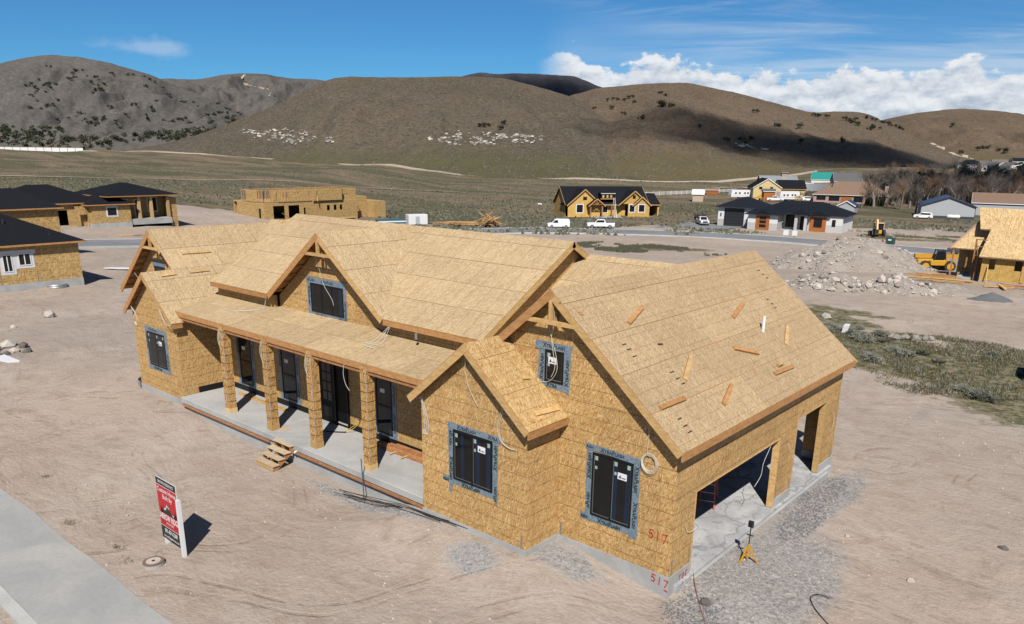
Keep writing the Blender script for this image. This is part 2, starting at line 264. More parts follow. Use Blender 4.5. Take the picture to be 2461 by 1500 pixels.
ALB = .615   # measured against exposure: darker paints, so that bounce light stays as weak as in the place
for m in MATS.values():
    t = m.node_tree; b = next(n for n in t.nodes if n.type == 'BSDF_PRINCIPLED'); i = b.inputs['Base Color']
    if i.is_linked:
        n = t.nodes.new('ShaderNodeVectorMath'); n.operation = 'SCALE'; n.inputs[3].default_value = ALB; src = i.links[0].from_socket; t.links.new(src, n.inputs[0]); t.links.new(n.outputs[0], i)
    else: c = i.default_value; i.default_value = (c[0]*ALB, c[1]*ALB, c[2]*ALB, 1)
# ------------------------------------------------------------------ mesh helpers
def link(o, parent=None):
    COL.objects.link(o)
    if parent is not None: o.parent = parent
    return o
def tag(o, label=None, cat=None, group=None, kind=None):
    if label: o['label'] = label
    if cat: o['category'] = cat
    if group: o['group'] = group
    if kind: o['kind'] = kind
    return o
def thing(name, label, cat, loc=(0, 0, 0), rz=0., group=None):
    o = bpy.data.objects.new(name, None); o.empty_display_size = .2; link(o)
    o.location = loc; o.rotation_euler = (0, 0, rz); return tag(o, label, cat, group)
def V(*a): return Vector(a)
class MB:
    def __init__(s): s.v = []; s.f = []; s.uv = {}
    def poly(s, pts, uv=None):
        i = len(s.v); s.v += [tuple(p) for p in pts]; s.f.append(tuple(range(i, i+len(pts))))
        if uv: s.uv[len(s.f)-1] = uv
        return s
    def prism(s, pts, d, uv=None):
        d = Vector(d); n = len(pts); i = len(s.v); a = [Vector(p) for p in pts]
        s.v += [tuple(p) for p in a]+[tuple(p+d) for p in a]
        s.f.append(tuple(range(i, i+n)))
        if uv: s.uv[len(s.f)-1] = uv
        s.f.append(tuple(range(i+2*n-1, i+n-1, -1)))
        for k in range(n):
            j = (k+1) % n; s.f.append((i+k, i+n+k, i+n+j, i+j))
        return s
    def box(s, x0, x1, y0, y1, z0, z1):
        i = len(s.v); s.v += [(x, y, z) for z in (z0, z1) for y in (y0, y1) for x in (x0, x1)]
        s.f += [tuple(i+k for k in q) for q in ((0, 2, 3, 1), (4, 5, 7, 6), (0, 1, 5, 4), (2, 6, 7, 3), (0, 4, 6, 2), (1, 3, 7, 5))]
        return s
    def beam(s, p0, p1, w, h, upv=(0, 0, 1), ext=0.):
        p0, p1 = Vector(p0), Vector(p1); d = (p1-p0).normalized(); p0 = p0-d*ext; p1 = p1+d*ext
        sv = d.cross(Vector(upv))
        if sv.length < 1e-4: sv = d.cross(Vector((1, 0, 0)))
        sv.normalize(); uv_ = sv.cross(d); i = len(s.v)
        for p in (p0, p1):
            for a, b in ((-1, -1), (1, -1), (1, 1), (-1, 1)): s.v.append(tuple(p+sv*a*w/2+uv_*b*h/2))
        s.f += [tuple(i+k for k in q) for q in ((0, 1, 2, 3), (7, 6, 5, 4), (0, 4, 5, 1), (1, 5, 6, 2), (2, 6, 7, 3), (3, 7, 4, 0))]
        return s
    def cyl(s, p0, p1, r0, r1=None, n=8, caps=True):
        r1 = r0 if r1 is None else r1; p0, p1 = Vector(p0), Vector(p1); d = (p1-p0).normalized()
        a = d.orthogonal().normalized(); b = d.cross(a); i = len(s.v)
        for p, r in ((p0, r0), (p1, r1)):
            for k in range(n): t = 2*math.pi*k/n; s.v.append(tuple(p+a*math.cos(t)*r+b*math.sin(t)*r))
        for k in range(n): j = (k+1) % n; s.f.append((i+k, i+j, i+n+j, i+n+k))
        if caps: s.f.append(tuple(range(i+n-1, i-1, -1))); s.f.append(tuple(range(i+n, i+2*n)))
        return s
    def tube(s, pts, r, n=5):
        pts = [Vector(p) for p in pts]; i = len(s.v); a = None
        for k, p in enumerate(pts):
            d = (pts[min(k+1, len(pts)-1)]-pts[max(k-1, 0)]).normalized()
            a = (a-d*a.dot(d)) if a is not None else d.orthogonal()
            if a.length < 1e-5: a = d.orthogonal()
            a.normalize(); b = d.cross(a)
            rr = r[k] if isinstance(r, (list, tuple)) else r
            for q in range(n): t = 2*math.pi*q/n; s.v.append(tuple(p+a*math.cos(t)*rr+b*math.sin(t)*rr))
        for k in range(len(pts)-1):
            for q in range(n): j = (q+1) % n; s.f.append((i+k*n+q, i+k*n+j, i+(k+1)*n+j, i+(k+1)*n+q))
        return s
    def lump(s, c, r, rnd, squash=1., n=0):
        """angular stone: jittered icosahedron"""
        t = (1+5**.5)/2; i = len(s.v); c = Vector(c)
        q = Matrix.Rotation(rnd.uniform(0, 6.28), 3, Vector((rnd.gauss(0, 1), rnd.gauss(0, 1), rnd.gauss(0, 1))).normalized())
        st = Vector((rnd.uniform(.7, 1.35), rnd.uniform(.7, 1.25), rnd.uniform(.55, 1.)*squash))
        for p in ((-1, t, 0), (1, t, 0), (-1, -t, 0), (1, -t, 0), (0, -1, t), (0, 1, t), (0, -1, -t), (0, 1, -t), (t, 0, -1), (t, 0, 1), (-t, 0, -1), (-t, 0, 1)):
            p = q @ Vector(p).normalized()*rnd.uniform(.78, 1.15); s.v.append(tuple(c+Vector((p.x*st.x, p.y*st.y, p.z*st.z))*r))
        s.f += [tuple(i+k for k in f) for f in ((0, 11, 5), (0, 5, 1), (0, 1, 7), (0, 7, 10), (0, 10, 11), (1, 5, 9), (5, 11, 4), (11, 10, 2), (10, 7, 6), (7, 1, 8), (3, 9, 4), (3, 4, 2), (3, 2, 6), (3, 6, 8), (3, 8, 9), (4, 9, 5), (2, 4, 11), (6, 2, 10), (8, 6, 7), (9, 8, 1))]
        return s
    def mesh(s, name, mat=None, smooth=False):
        me = bpy.data.meshes.new(name); me.from_pydata(s.v, [], s.f)
        if s.uv:
            ul = me.uv_layers.new(name='UVMap')
            for fi, u in s.uv.items():
                p = me.polygons[fi]
                for k, li in enumerate(p.loop_indices): ul.data[li].uv = u[k]
        if mat: me.materials.append(MATS[mat])
        if smooth: me.polygons.foreach_set('use_smooth', [True]*len(me.polygons))
        me.update(); return me
    def build(s, name, mat, parent=None, smooth=False):
        return link(bpy.data.objects.new(name, s.mesh(name, mat, smooth)), parent)
def copy_tree(o, parent=None):
    c = o.copy(); COL.objects.link(c); c.parent = parent
    for ch in list(o.children): copy_tree(ch, c)
    return c
def bevel(o, w, seg=1):
    m = o.modifiers.new('bevel', 'BEVEL'); m.width = w; m.segments = seg; m.limit_method = 'ANGLE'; return o

# ------------------------------------------------------------------ terrain
def sst(a, b, x): t = np.clip((x-a)/(b-a), 0, 1); return t*t*(3-2*t)
_rs = np.random.RandomState(3); _T = _rs.rand(256, 256)
def vnoise(x, y):
    xi = np.floor(x).astype(int); yi = np.floor(y).astype(int); fx = x-xi; fy = y-yi; fx = fx*fx*(3-2*fx); fy = fy*fy*(3-2*fy)
    a = _T[xi % 256, yi % 256]; b = _T[(xi+1) % 256, yi % 256]; c = _T[xi % 256, (yi+1) % 256]; d = _T[(xi+1) % 256, (yi+1) % 256]
    return (a*(1-fx)+b*fx)*(1-fy)+(c*(1-fx)+d*fx)*fy
def fbm(x, y, o=5, g=.5):
    s = 0; a = 1; t = 0
    for k in range(o): s = s+a*vnoise(x*2**k+k*17.3, y*2**k+k*9.1); t += a; a *= g
    return s/t
def DQ(x, y):
    dx, dy = x-8.83, y+16.76; return -.6524*dx+.7579*dy, .7579*dx+.6524*dy
def XY(D, Q): return 8.83-.6524*D+.7579*Q, -16.76+.7579*D+.6524*Q
def gzv(x, y):
    x = np.asarray(x, float); y = np.asarray(y, float); D, Q = DQ(x, y)
    z = -4*sst(70, 135, D)*sst(-95, -10, Q)
    z = z+.37*sst(19, 24.5, -x)*sst(-6, -1.5, y)*(1-sst(14, 24, y))*(1-sst(31, 42, -x))
    z = z+.46*sst(0, 3.6, -x)*(1-sst(8.3, 10.5, -x))*sst(-4.2, -1.7, y)*(1-sst(2, 5, y))
    z = z+.24*sst(-.3, 1.3, y)*(1-sst(7.5, 12, y))*(1-sst(1.2, 4.5, x))*sst(-3, -.5, x)
    z = z+8*sst(330, 480, D)*sst(130, 250, Q)+7*sst(450, 850, D)*sst(-100, -320, Q)
    return z
def gz(x, y): return float(gzv(x, y))
def gzf(x, y):
    D, Q = DQ(x, y); return gz(x, y)+float(sst(150, 420, np.hypot(D, Q))*((fbm(np.array(x*.012), np.array(y*.012+3), 4)-.5)*7*sst(140, 400, D)))
def grid_mesh(name, X, Y, Z, mat, cov=None, smooth=True, wrap=False):
    ni, nj = X.shape; me = bpy.data.meshes.new(name); n = ni*nj
    me.vertices.add(n); me.vertices.foreach_set('co', np.stack([X, Y, Z], -1).reshape(-1).astype(np.float32))
    I = np.arange(n).reshape(ni, nj); A = I[:-1, :-1]; B = I[1:, :-1]; C = I[1:, 1:]; Dd = I[:-1, 1:]
    q = np.stack([A, B, C, Dd], -1).reshape(-1, 4)
    if wrap: q = np.concatenate([q, np.stack([I[-1, :-1], I[0, :-1], I[0, 1:], I[-1, 1:]], -1).reshape(-1, 4)])
    me.loops.add(len(q)*4); me.polygons.add(len(q)); me.loops.foreach_set('vertex_index', q.reshape(-1).astype(np.int32))
    me.polygons.foreach_set('loop_start', np.arange(0, len(q)*4, 4, dtype=np.int32)); me.polygons.foreach_set('loop_total', np.full(len(q), 4, np.int32))
    me.polygons.foreach_set('use_smooth', np.full(len(q), smooth))
    if cov is not None:
        ca = me.color_attributes.new('cover', 'FLOAT_COLOR', 'POINT'); ca.data.foreach_set('color', cov.reshape(-1).astype(np.float32))
    me.materials.append(MATS[mat]); me.update(calc_edges=True); me.validate()
    return me
azf = np.radians(np.linspace(-44, 44, 560)); azc = np.radians(np.linspace(48, 312, 56)); azs = np.concatenate([azf, azc])
rs = np.concatenate([[.5, 3], np.geomspace(6, 6000, 430)])
AZ, RR = np.meshgrid(azs, rs, indexing='ij'); GD = RR*np.cos(AZ); GQ = RR*np.sin(AZ); GX, GY = XY(GD, GQ)
GZ = gzv(GX, GY)
fade = 1-sst(150, 420, RR)
out = np.maximum(np.maximum(-33-GX, GX-2), np.maximum(-3-GY, GY-13)); amp = np.clip(out/6, 0, 1)*sst(-9.2, -7.5, np.where((GY < -5), GY, 0))
GZ = GZ+amp*((fbm(GX*.13+5, GY*.13, 4)-.5)*.5+(fbm(GX*.9, GY*.9+7, 3)-.5)*.14)*fade+(1-fade)*((fbm(GX*.012, GY*.012+3, 4)-.5)*7*sst(140, 400, GD))
# plant cover (r), gravel (g), far steppe (b)
def ell(x, y, cx, cy, rx, ry, a=0.):
    c, s = math.cos(a), math.sin(a); u = (x-cx)*c+(y-cy)*s; v = (y-cy)*c-(x-cx)*s; return np.sqrt((u/rx)**2+(v/ry)**2)
wob = (fbm(GX*.06, GY*.06, 4)-.5)
veg = np.clip(sst(158, 185, GD+wob*60), 0, 1); far = veg.copy()
for cx, cy, rx, ry, a in ((-1, 33.5, 16, 7.5, -.06), (6, 27, 9, 7, 0), (-11, 42, 6, 2.2, -.3), (-60, 101, 16, 5, .75), (-36, 152, 12, 4.5, .1), (-22, 158, 18, 6, 0), (-10, 45, 5, 1.2, -.1)):
    e = ell(GX, GY, cx, cy, rx, ry, a); veg = np.maximum(veg, .72*(1-sst(.3, 1.2, e+wob*.9)))
veg = np.maximum(veg, .30*sst(.52, .7, fbm(GX*.05+9, GY*.05+2, 4)))
grav = np.zeros_like(veg)
for cx, cy, rx, ry, a in ((1.6, 2.5, 2.4, 4.2, 0), (.9, 8.5, 1.1, 5, 0), (3.6, -1.2, 3.4, 2.6, .2), (-2.9, -.75, 1.5, .75, -.15), (-5.0, -2.35, .95, .75, 0), (-10.5, -1.75, 4.2, .42, 0)):
    grav = np.maximum(grav, 1-sst(.5, 1.15, ell(GX, GY, cx, cy, rx, ry, a)))
cov = np.stack([veg, grav, far, np.ones_like(veg)], -1)
o = link(bpy.data.objects.new('ground', grid_mesh('ground', GX, GY, GZ, 'ground', cov, wrap=True))); tag(o, kind='structure')

# ---- hills: ridge lines (lateral Q, depth D, height) with a foot line and real back slopes
def hill(name, ridge, foot, mat, seed, back=.5, n=230, m=90, pw=1.25, gul=.16, fz=-6., gscale=1.):
    ridge = np.array(ridge, float); Qr, Dr, Hr = ridge.T; t = np.linspace(0, 1, n); s = np.concatenate([[0], np.cumsum(np.hypot(np.diff(Qr), np.diff(Dr)))]); s /= s[-1]
    q = np.interp(t, s, Qr); d = np.interp(t, s, Dr); h = np.interp(t, s, Hr)
    k = np.ones(9)/9; hp = np.pad(h, 4, mode='edge'); h = np.convolve(hp, k, 'valid')
    fq, fd = np.array(foot, float).T; fdv = np.interp(q/d, fq/fd, fd)
    u = np.concatenate([np.linspace(0, 1, m), 1+np.linspace(0.04, 1, 14)])
    U = u[None, :]; Q = q[:, None]; D = d[:, None]; H = h[:, None]; F = fdv[:, None]
    ratio = np.where(U <= 1, F/D+(1-F/D)*U, 1+(U-1)*back); DD = D*ratio; QQ = Q*ratio
    prof = np.where(U <= 1, np.power(np.clip(U, 0, 1), pw)*(1.)*(1.0)+.0, 1-.9*(U-1)**1.3)
    prof = np.where(U <= 1, prof*(1-.18*np.sin(np.pi*np.clip(U, 0, 1)))+.18*np.sin(np.pi*np.clip(U, 0, 1))*np.clip(U, 0, 1)**.6, prof)
    gy = fbm(QQ*.016*gscale+seed, DD*.006*gscale+seed*2, 5, .55); rg = 1-np.abs(2*fbm(QQ*.011*gscale+seed*3, DD*.004*gscale, 4)-1)
    w = np.where(U <= 1, np.sin(np.pi*np.clip(U, 0, 1))**.8, .0)
    Z = fz+(H-fz)*prof+(H-fz)*w*gul*((gy-.5)*1.6+(rg-.72)*1.0)+(fbm(QQ*.035+seed, DD*.035, 6, .6)-.5)*np.clip(H, 0, 60)*.13*np.sin(np.pi*np.clip(U, 0, 1)*.93)**.6
    X, Y = XY(DD, QQ); cov = np.stack([np.broadcast_to(np.clip(U, 0, 1), X.shape), gy, rg, np.ones_like(X)], -1)
    o = link(bpy.data.objects.new(name, grid_mesh(name, X, Y, Z, mat, cov))); tag(o, kind='structure'); return o, (X, Y, Z, U)
def rsc(l, f): return [(q*f, d*f, 11.4+(h-11.4)*f) for q, d, h in l]
HILLS = {}
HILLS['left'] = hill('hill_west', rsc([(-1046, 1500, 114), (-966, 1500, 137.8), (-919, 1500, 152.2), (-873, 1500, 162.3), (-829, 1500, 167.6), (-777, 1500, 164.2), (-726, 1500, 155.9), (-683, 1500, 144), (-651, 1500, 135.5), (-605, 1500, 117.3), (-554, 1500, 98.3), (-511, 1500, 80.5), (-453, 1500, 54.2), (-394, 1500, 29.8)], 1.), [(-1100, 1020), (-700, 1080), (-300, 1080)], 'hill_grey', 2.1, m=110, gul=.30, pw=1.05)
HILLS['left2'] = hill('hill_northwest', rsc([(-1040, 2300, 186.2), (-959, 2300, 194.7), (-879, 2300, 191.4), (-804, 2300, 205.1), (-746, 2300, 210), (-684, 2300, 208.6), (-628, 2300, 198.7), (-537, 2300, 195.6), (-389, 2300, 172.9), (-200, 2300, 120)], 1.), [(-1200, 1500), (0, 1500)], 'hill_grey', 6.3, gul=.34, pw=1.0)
HILLS['mid'] = hill('hill_north', rsc([(-481, 800, 1.1), (-424, 800, 4.2), (-382, 800, 8.6), (-341, 800, 15.7), (-307, 800, 25), (-274, 800, 36.9), (-240, 800, 48.7), (-216, 800, 59.1), (-191, 800, 70.6), (-175, 800, 76.7), (-155, 800, 78.8), (-111, 800, 78.2), (-64, 800, 79.9), (-36, 800, 80.6), (-4, 800, 78.1), (24, 800, 71), (52, 800, 63.5), (84, 800, 50.4), (130, 800, 31.2)], 1.17), [(-560, 900), (-330, 760), (-225, 690), (-110, 600), (-10, 530), (71, 510), (205, 560)], 'hill_brown', 4.7, n=300, m=140, gul=.17, pw=1.22)
HILLS['dark'] = hill('mountain_far', rsc([(-334, 2800, 209.7), (-195, 2800, 249), (-125, 2800, 265.3), (-56, 2800, 261), (-1, 2800, 264.2), (82, 2800, 262.7), (193, 2800, 257.6), (236, 2800, 242.6), (278, 2800, 226.3), (391, 2800, 192.5)], 1.), [(-400, 1900), (500, 1900)], 'hill_dark', 8.8, m=50)
HILLS['right'] = hill('hill_northeast', rsc([(5, 950, 42.1), (43, 950, 64.2), (62, 950, 74.2), (90, 950, 82), (123, 950, 86), (160, 950, 88.6), (193, 950, 89.5), (217, 950, 85.8), (246, 950, 80), (284, 950, 72.5), (314, 950, 64.8), (338, 950, 59.8), (366, 950, 61), (390, 950, 61.3), (407, 950, 57.5), (430, 950, 47.4), (461, 950, 34.2), (502, 950, 18.7), (560, 950, 9)], 1.1), [(0, 530), (80, 530), (205, 565), (300, 590), (420, 630), (560, 680)], 'hill_rust', 1.4, n=300, m=130, gul=.16, pw=1.3)
HILLS['fr'] = hill('hill_east', rsc([(547, 1500, 45.1), (612, 1500, 63.9), (670, 1500, 78.1), (721, 1500, 88.7), (780, 1500, 95.8), (817, 1500, 97.6), (871, 1500, 94), (917, 1500, 89), (993, 1500, 80.7), (1102, 1500, 66.4), (1400, 1500, 40)], 1.), [(400, 900), (600, 880), (1400, 880)], 'hill_rust', 9.2, gul=.2, pw=1.1)

# ---- strips laid on the ground: street, kerbs, dirt tracks
def strip(name, pts, w, mat, lift, off=0., kind='structure', step=3., zf=None, thick=0.):
    pts = [Vector((*p, 0)) for p in pts]; P = []
    for a, b in zip(pts[:-1], pts[1:]):
        n = max(1, int((b-a).length/step)); P += [a.lerp(b, k/n) for k in range(n)]
    P.append(pts[-1])
    for _ in range(6): P = [P[0]]+[(P[k-1]+P[k]*2+P[k+1])/4 for k in range(1, len(P)-1)]+[P[-1]]
    L_, R_ = [], []
    for k, p in enumerate(P):
        d = (P[min(k+1, len(P)-1)]-P[max(k-1, 0)]).normalized(); nrm = Vector((-d.y, d.x, 0))
        for lst, s_ in ((L_, off+w/2), (R_, off-w/2)):
            q = p+nrm*s_; lst.append((q.x, q.y, gzf(q.x, q.y)+lift))
    mb = MB()
    for k in range(len(P)-1):
        mb.poly((R_[k], R_[k+1], L_[k+1], L_[k]))
        if thick:
            for a, b in ((R_[k+1], R_[k]), (L_[k], L_[k+1])): mb.poly((a, b, (b[0], b[1], b[2]-thick), (a[0], a[1], a[2]-thick)))
    return tag(mb.build(name, mat), kind=kind)
ROAD = [(-102.5, -120), (-102.5, -40), (-102.5, 30), (-103, 70), (-103.5, 92), (-99.4, 107), (-92.5, 114.5), (-84.7, 120.3), (-68, 129.3), (-54, 132.6), (-42, 133), (-22, 132.8), (20, 131.5), (90, 128)]
strip('road', ROAD, 9.6, 'asphalt', .14)
strip('kerb', ROAD, .7, 'kerb', .17, off=5.15, thick=.25); strip('kerb', ROAD, .7, 'kerb', .17, off=-5.15, thick=.25)
# ------------------------------------------------------------------ the main house
HOUSE = thing('house_under_construction', 'large unfinished house sheathed in bare strand board with porch and garage, in the foreground', 'house', (0, 0, 0))
def clip_rect(poly, x0, x1, y0, y1):
    def cl(P, ax, val, sgn):
        o = []
        for i in range(len(P)):
            a, b = P[i], P[(i+1) % len(P)]; da, db = sgn*(a[ax]-val), sgn*(b[ax]-val)
            if da >= 0: o.append(a)
            if (da >= 0) != (db >= 0): t = da/(da-db); o.append((a[0]+(b[0]-a[0])*t, a[1]+(b[1]-a[1])*t))
        return o
    for ax, val, sg in ((0, x0, 1), (0, x1, -1), (1, y0, 1), (1, y1, -1)):
        poly = cl(poly, ax, val, sg)
        if len(poly) < 3: return []
    q = [poly[0]]
    for p in poly[1:]:
        if math.hypot(p[0]-q[-1][0], p[1]-q[-1][1]) > 1e-4: q.append(p)
    if len(q) > 2 and math.hypot(q[0][0]-q[-1][0], q[0][1]-q[-1][1]) < 1e-4: q.pop()
    return q if len(q) > 2 else []
def area(p): return abs(sum(p[i][0]*p[(i+1) % len(p)][1]-p[(i+1) % len(p)][0]*p[i][1] for i in range(len(p))))/2
PAN_RND = random.Random(5)
def sheathing(pname, poly, O, a, b, mat, rows, cols=2.52, stagger=1.26, gap=.018, th=.013, under='fascia', uth=.05, parent=None, holes=(), c0=0.):
    """a part (backing board) carrying single strand-board panels clipped to its outline"""
    O = Vector(O); a = Vector(a).normalized(); b = Vector(b).normalized(); n = a.cross(b)
    P2 = [((Vector(p)-O).dot(a), (Vector(p)-O).dot(b)) for p in poly]
    if sum(P2[i][0]*P2[(i+1) % len(P2)][1]-P2[(i+1) % len(P2)][0]*P2[i][1] for i in range(len(P2))) < 0: P2 = P2[::-1]
    W = lambda p, h: O+a*p[0]+b*p[1]+n*h
    xs = [p[0] for p in P2]; ys = [p[1] for p in P2]
    mb = MB()
    if holes:
        hx = sorted({min(xs), max(xs)} | {h[0] for h in holes} | {h[1] for h in holes}); hy = sorted({min(ys), max(ys)} | {h[2] for h in holes} | {h[3] for h in holes})
        cells = [(hx[i], hx[i+1], hy[j], hy[j+1]) for i in range(len(hx)-1) for j in range(len(hy)-1) if not any(h[0]-1e-4 <= hx[i] and hx[i+1] <= h[1]+1e-4 and h[2]-1e-4 <= hy[j] and hy[j+1] <= h[3]+1e-4 for h in holes)]
    else: cells = [(min(xs)-1, max(xs)+1, min(ys)-1, max(ys)+1)]
    ins = .02 if uth > .06 else .004
    for c in cells:
        q = clip_rect(P2, max(c[0], min(xs)+ins), min(c[1], max(xs)-ins), c[2], c[3])
        if q and area(q) > 1e-3: mb.prism([W(p, -th-.001) for p in q], -n*uth)
    part = mb.build(pname, under, parent or HOUSE)
    if isinstance(rows, (int, float)): rows = [min(ys)+k*rows for k in range(int((max(ys)-min(ys))/rows)+2)]
    for j in range(len(rows)-1):
        x = min(xs)-(stagger if j % 2 else 0)-c0
        while x < max(xs):
            for c in cells:
                r = (max(x+gap/2, c[0]), min(x+cols-gap/2, c[1]), max(rows[j]+gap/2, c[2]), min(rows[j+1]-gap/2, c[3]))
                if r[0] >= r[1] or r[2] >= r[3]: continue
                q = clip_rect(P2, *r)
                if not q or area(q) < .012: continue
                du, dv = PAN_RND.uniform(-.0, .0), 0
                tl = [PAN_RND.uniform(-.002, .003) for _ in range(2)]
                m2 = MB().prism([W(p, tl[0]) for p in q], -n*th, uv=[(p[0], p[1]) for p in q])
                m2.build('osb_panel', mat, part)
            x += cols
    return part
K = .8357; c_, s_ = 1/math.hypot(1, K), K/math.hypot(1, K)
GR, GZR, GE, GZE, GF, GB = -4.005, 7.926, .292, 4.335, -.32, 12.39
RW = 1.2605
sheathing('roof', [(GE, GF, GZE), (GE, GB, GZE), (GR, GB, GZR), (GR, GF, GZR)], (GE, GF, GZE), (0, 1, 0), (-c_, 0, s_), 'osb_roof_grid', RW)
sheathing('roof', [(-8.3, -.32, GZE), (GR, -.32, GZR), (GR, GB, GZR), (-8.3, GB, GZE)], (-8.3, GB, GZE), (0, -1, 0), (c_, 0, s_), 'osb_roof_grid', RW)
BX, BZ, BF = -5.8765, 6.35, -1.757
sheathing('roof', [(-3.475, BF, 4.343), (-3.475, -.014, 4.343), (BX, -.014, BZ), (BX, BF, BZ)], (-3.475, BF, 4.343), (0, 1, 0), (-c_, 0, s_), 'osb_gable_roof', RW)
sheathing('roof', [(-8.285, BF, 4.343), (BX, BF, BZ), (BX, -.33, BZ), (-8.285, -.33, 4.343)], (-8.285, -.33, 4.343), (0, -1, 0), (c_, 0, s_), 'osb_roof', RW)
KM = .57726; cm, sm = 1/math.hypot(1, KM), KM/math.hypot(1, KM)
ME, MZE, MR, MZR, XC, XL_, XR_ = .874, 5.696, 5.65, 8.453, -16.143, -24.35, -7.66
sheathing('roof', [(-12.473, ME, MZE), (XR_, ME, MZE), (XR_, MR, MZR), (XC, MR, MZR)], (XC, ME, MZE), (1, 0, 0), (0, cm, sm), 'osb_roof', RW)
sheathing('roof', [(XL_, ME, MZE), (-19.815, ME, MZE), (XC, MR, MZR), (XL_, MR, MZR)], (XL_, ME, MZE), (1, 0, 0), (0, cm, sm), 'osb_roof', RW)
sheathing('roof', [(XR_, MR, MZR), (XR_, 11.2, MZR-KM*5.55), (XL_, 11.2, MZR-KM*5.55), (XL_, MR, MZR)], (XR_, 11.2, MZR-KM*5.55), (-1, 0, 0), (0, -cm, sm), 'osb_roof', RW)
kc = (MZR-MZE)/(XC+19.815); cc, sc2 = 1/math.hypot(1, kc), kc/math.hypot(1, kc)
sheathing('roof', [(-12.473, ME, MZE), (XC, MR, MZR), (XC, ME, MZR)], (-12.473, ME, MZE), (0, 1, 0), (-cc, 0, sc2), 'osb_roof', RW, c0=.7)
sheathing('roof', [(-19.815, ME, MZE), (XC, ME, MZR), (XC, MR, MZR)], (-19.815, MR, MZE), (0, -1, 0), (cc, 0, sc2), 'osb_roof', RW)
# lower connecting roofs either side of the main ridge
CY, CZ = 6.65, 7.93
sheathing('roof', [(-7.99, .90, CZ-KM*(CY-.90)), (-4.03, CY-.02, CZ-.012), (-7.99, CY, CZ)], (-7.99, .90, CZ-KM*(CY-.90)), (1, 0, 0), (0, cm, sm), 'osb_roof', RW)
sheathing('roof', [(-4.03, CY, CZ-.01), (-7.99, 11.9, CZ-KM*(11.9-CY)), (-7.99, CY, CZ-.01)], (-4, 11.9, CZ-KM*(11.9-CY)), (-1, 0, 0), (0, -cm, sm), 'osb_roof', RW)
sheathing('roof', [(XL_+.02, 1.17, CZ-KM*(CY-1.17)), (XL_+.02, CY, CZ), (-28.1, CY, CZ)], (-28.1, 1.17, CZ-KM*(CY-1.17)), (1, 0, 0), (0, cm, sm), 'osb_roof', RW)
sheathing('roof', [(XL_+.02, CY, CZ-.01), (XL_+.02, 11.9, CZ-KM*(11.9-CY)), (-28.1, CY, CZ-.01)], (XL_, 11.9, CZ-KM*(11.9-CY)), (-1, 0, 0), (0, -cm, sm), 'osb_roof', RW)
# west wing: tall gable and the lower gable in front share one east slope
WX, WZ, WF = -27.96, 7.787, -.02; LX, LZ, LF = -26.006, 6.154, -1.434; LE, LZE = -23.656, 6.154-K*2.35
sheathing('roof', [(LE, LF, LZE), (LE, 7., LZE), (LX, 7., LZ), (LX, LF, LZ)], (LE, LF, LZE), (0, 1, 0), (-c_, 0, s_), 'osb_roof', RW)
sheathing('roof', [(LX, WF, LZ), (LX, 7.3, LZ), (WX, 7.3, WZ), (WX, WF, WZ)], (LE, LF, LZE), (0, 1, 0), (-c_, 0, s_), 'osb_roof', RW)
sheathing('roof', [(-31.75, WF, WZ-K*3.79), (WX, WF, WZ), (WX, 12., WZ), (-31.75, 12., WZ-K*3.79)], (-31.75, 12, WZ-K*3.79), (0, -1, 0), (c_, 0, s_), 'osb_roof', RW)
sheathing('roof', [(-28.341, LF, LZ-K*2.335), (LX, LF, LZ), (LX, .3, LZ), (-28.341, .3, LZ-K*2.335)], (-28.341, .3, LZ-K*2.335), (0, -1, 0), (c_, 0, s_), 'osb_roof', RW)
# porch shed roof
PY, PZ, PT = -.98, 4.639, 5.074; kp = (PT-PZ)/(1.195-PY); cp, sp_ = 1/math.hypot(1, kp), kp/math.hypot(1, kp)
sheathing('porch_roof', [(-24.25, PY, PZ), (-8.30, PY, PZ), (-8.30, 1.42, PT+.05), (-24.8, 1.42, PT+.05)], (-24.9, PY, PZ), (1, 0, 0), (0, cp, sp_), 'osb_roof', RW)
# ---- fascia and rake boards
def board(p0, p1, w, h, mat='fascia', name='fascia_board', upv=(0, 0, 1), ext=0., parent=None): return MB().beam(p0, p1, w, h, upv, ext).build(name, mat, parent or HOUSE)
def eave(p0, p1, out, drop=.10, h=.19): # board just inside the roof edge
    o = Vector(out)*.0; board(Vector(p0)+Vector((0, 0, -drop))+o, Vector(p1)+Vector((0, 0, -drop))+o, .045, h)
eave((GE-.02, GF, GZE), (GE-.02, GB, GZE), (1, 0, 0), .13, .2)
eave((-3.5, BF, 4.343), (-3.5, -.02, 4.343), (1, 0, 0), .13, .19)
eave((-12.45, ME+.025, MZE), (XR_-.3, ME+.025, MZE), (0, -1, 0), .12, .18); eave((XL_, ME+.025, MZE), (-19.85, ME+.025, MZE), (0, -1, 0), .12, .18)
eave((LE-.02, LF, LZE), (LE-.02, -.95, LZE), (1, 0, 0), .13, .19); eave((-24.2, PY+.025, PZ), (-8.36, PY+.025, PZ), (0, -1, 0), .125, .19)
RKN = [0]
def rake(p0, p1, y, h=.21, mat='rake'):
    RKN[0] += 1; yo = .02+.006*(RKN[0] % 2)
    for pa, pb in ((p0, p1),):
        d = (Vector(pb)-Vector(pa)).normalized(); nrm = Vector((0, 1, 0)).cross(d); nrm = nrm if nrm.z > 0 else -nrm
        off = -nrm*(h/2+.02); board(Vector(pa)+off+Vector((0, yo, 0)), Vector(pb)+off+Vector((0, yo, 0)), .045, h, mat, 'rake_board', nrm)
rake((GE, GF, GZE), (GR, GF, GZR), 0); rake((-5.87, GF, 6.366), (GR, GF, GZR), 0, mat='fascia')
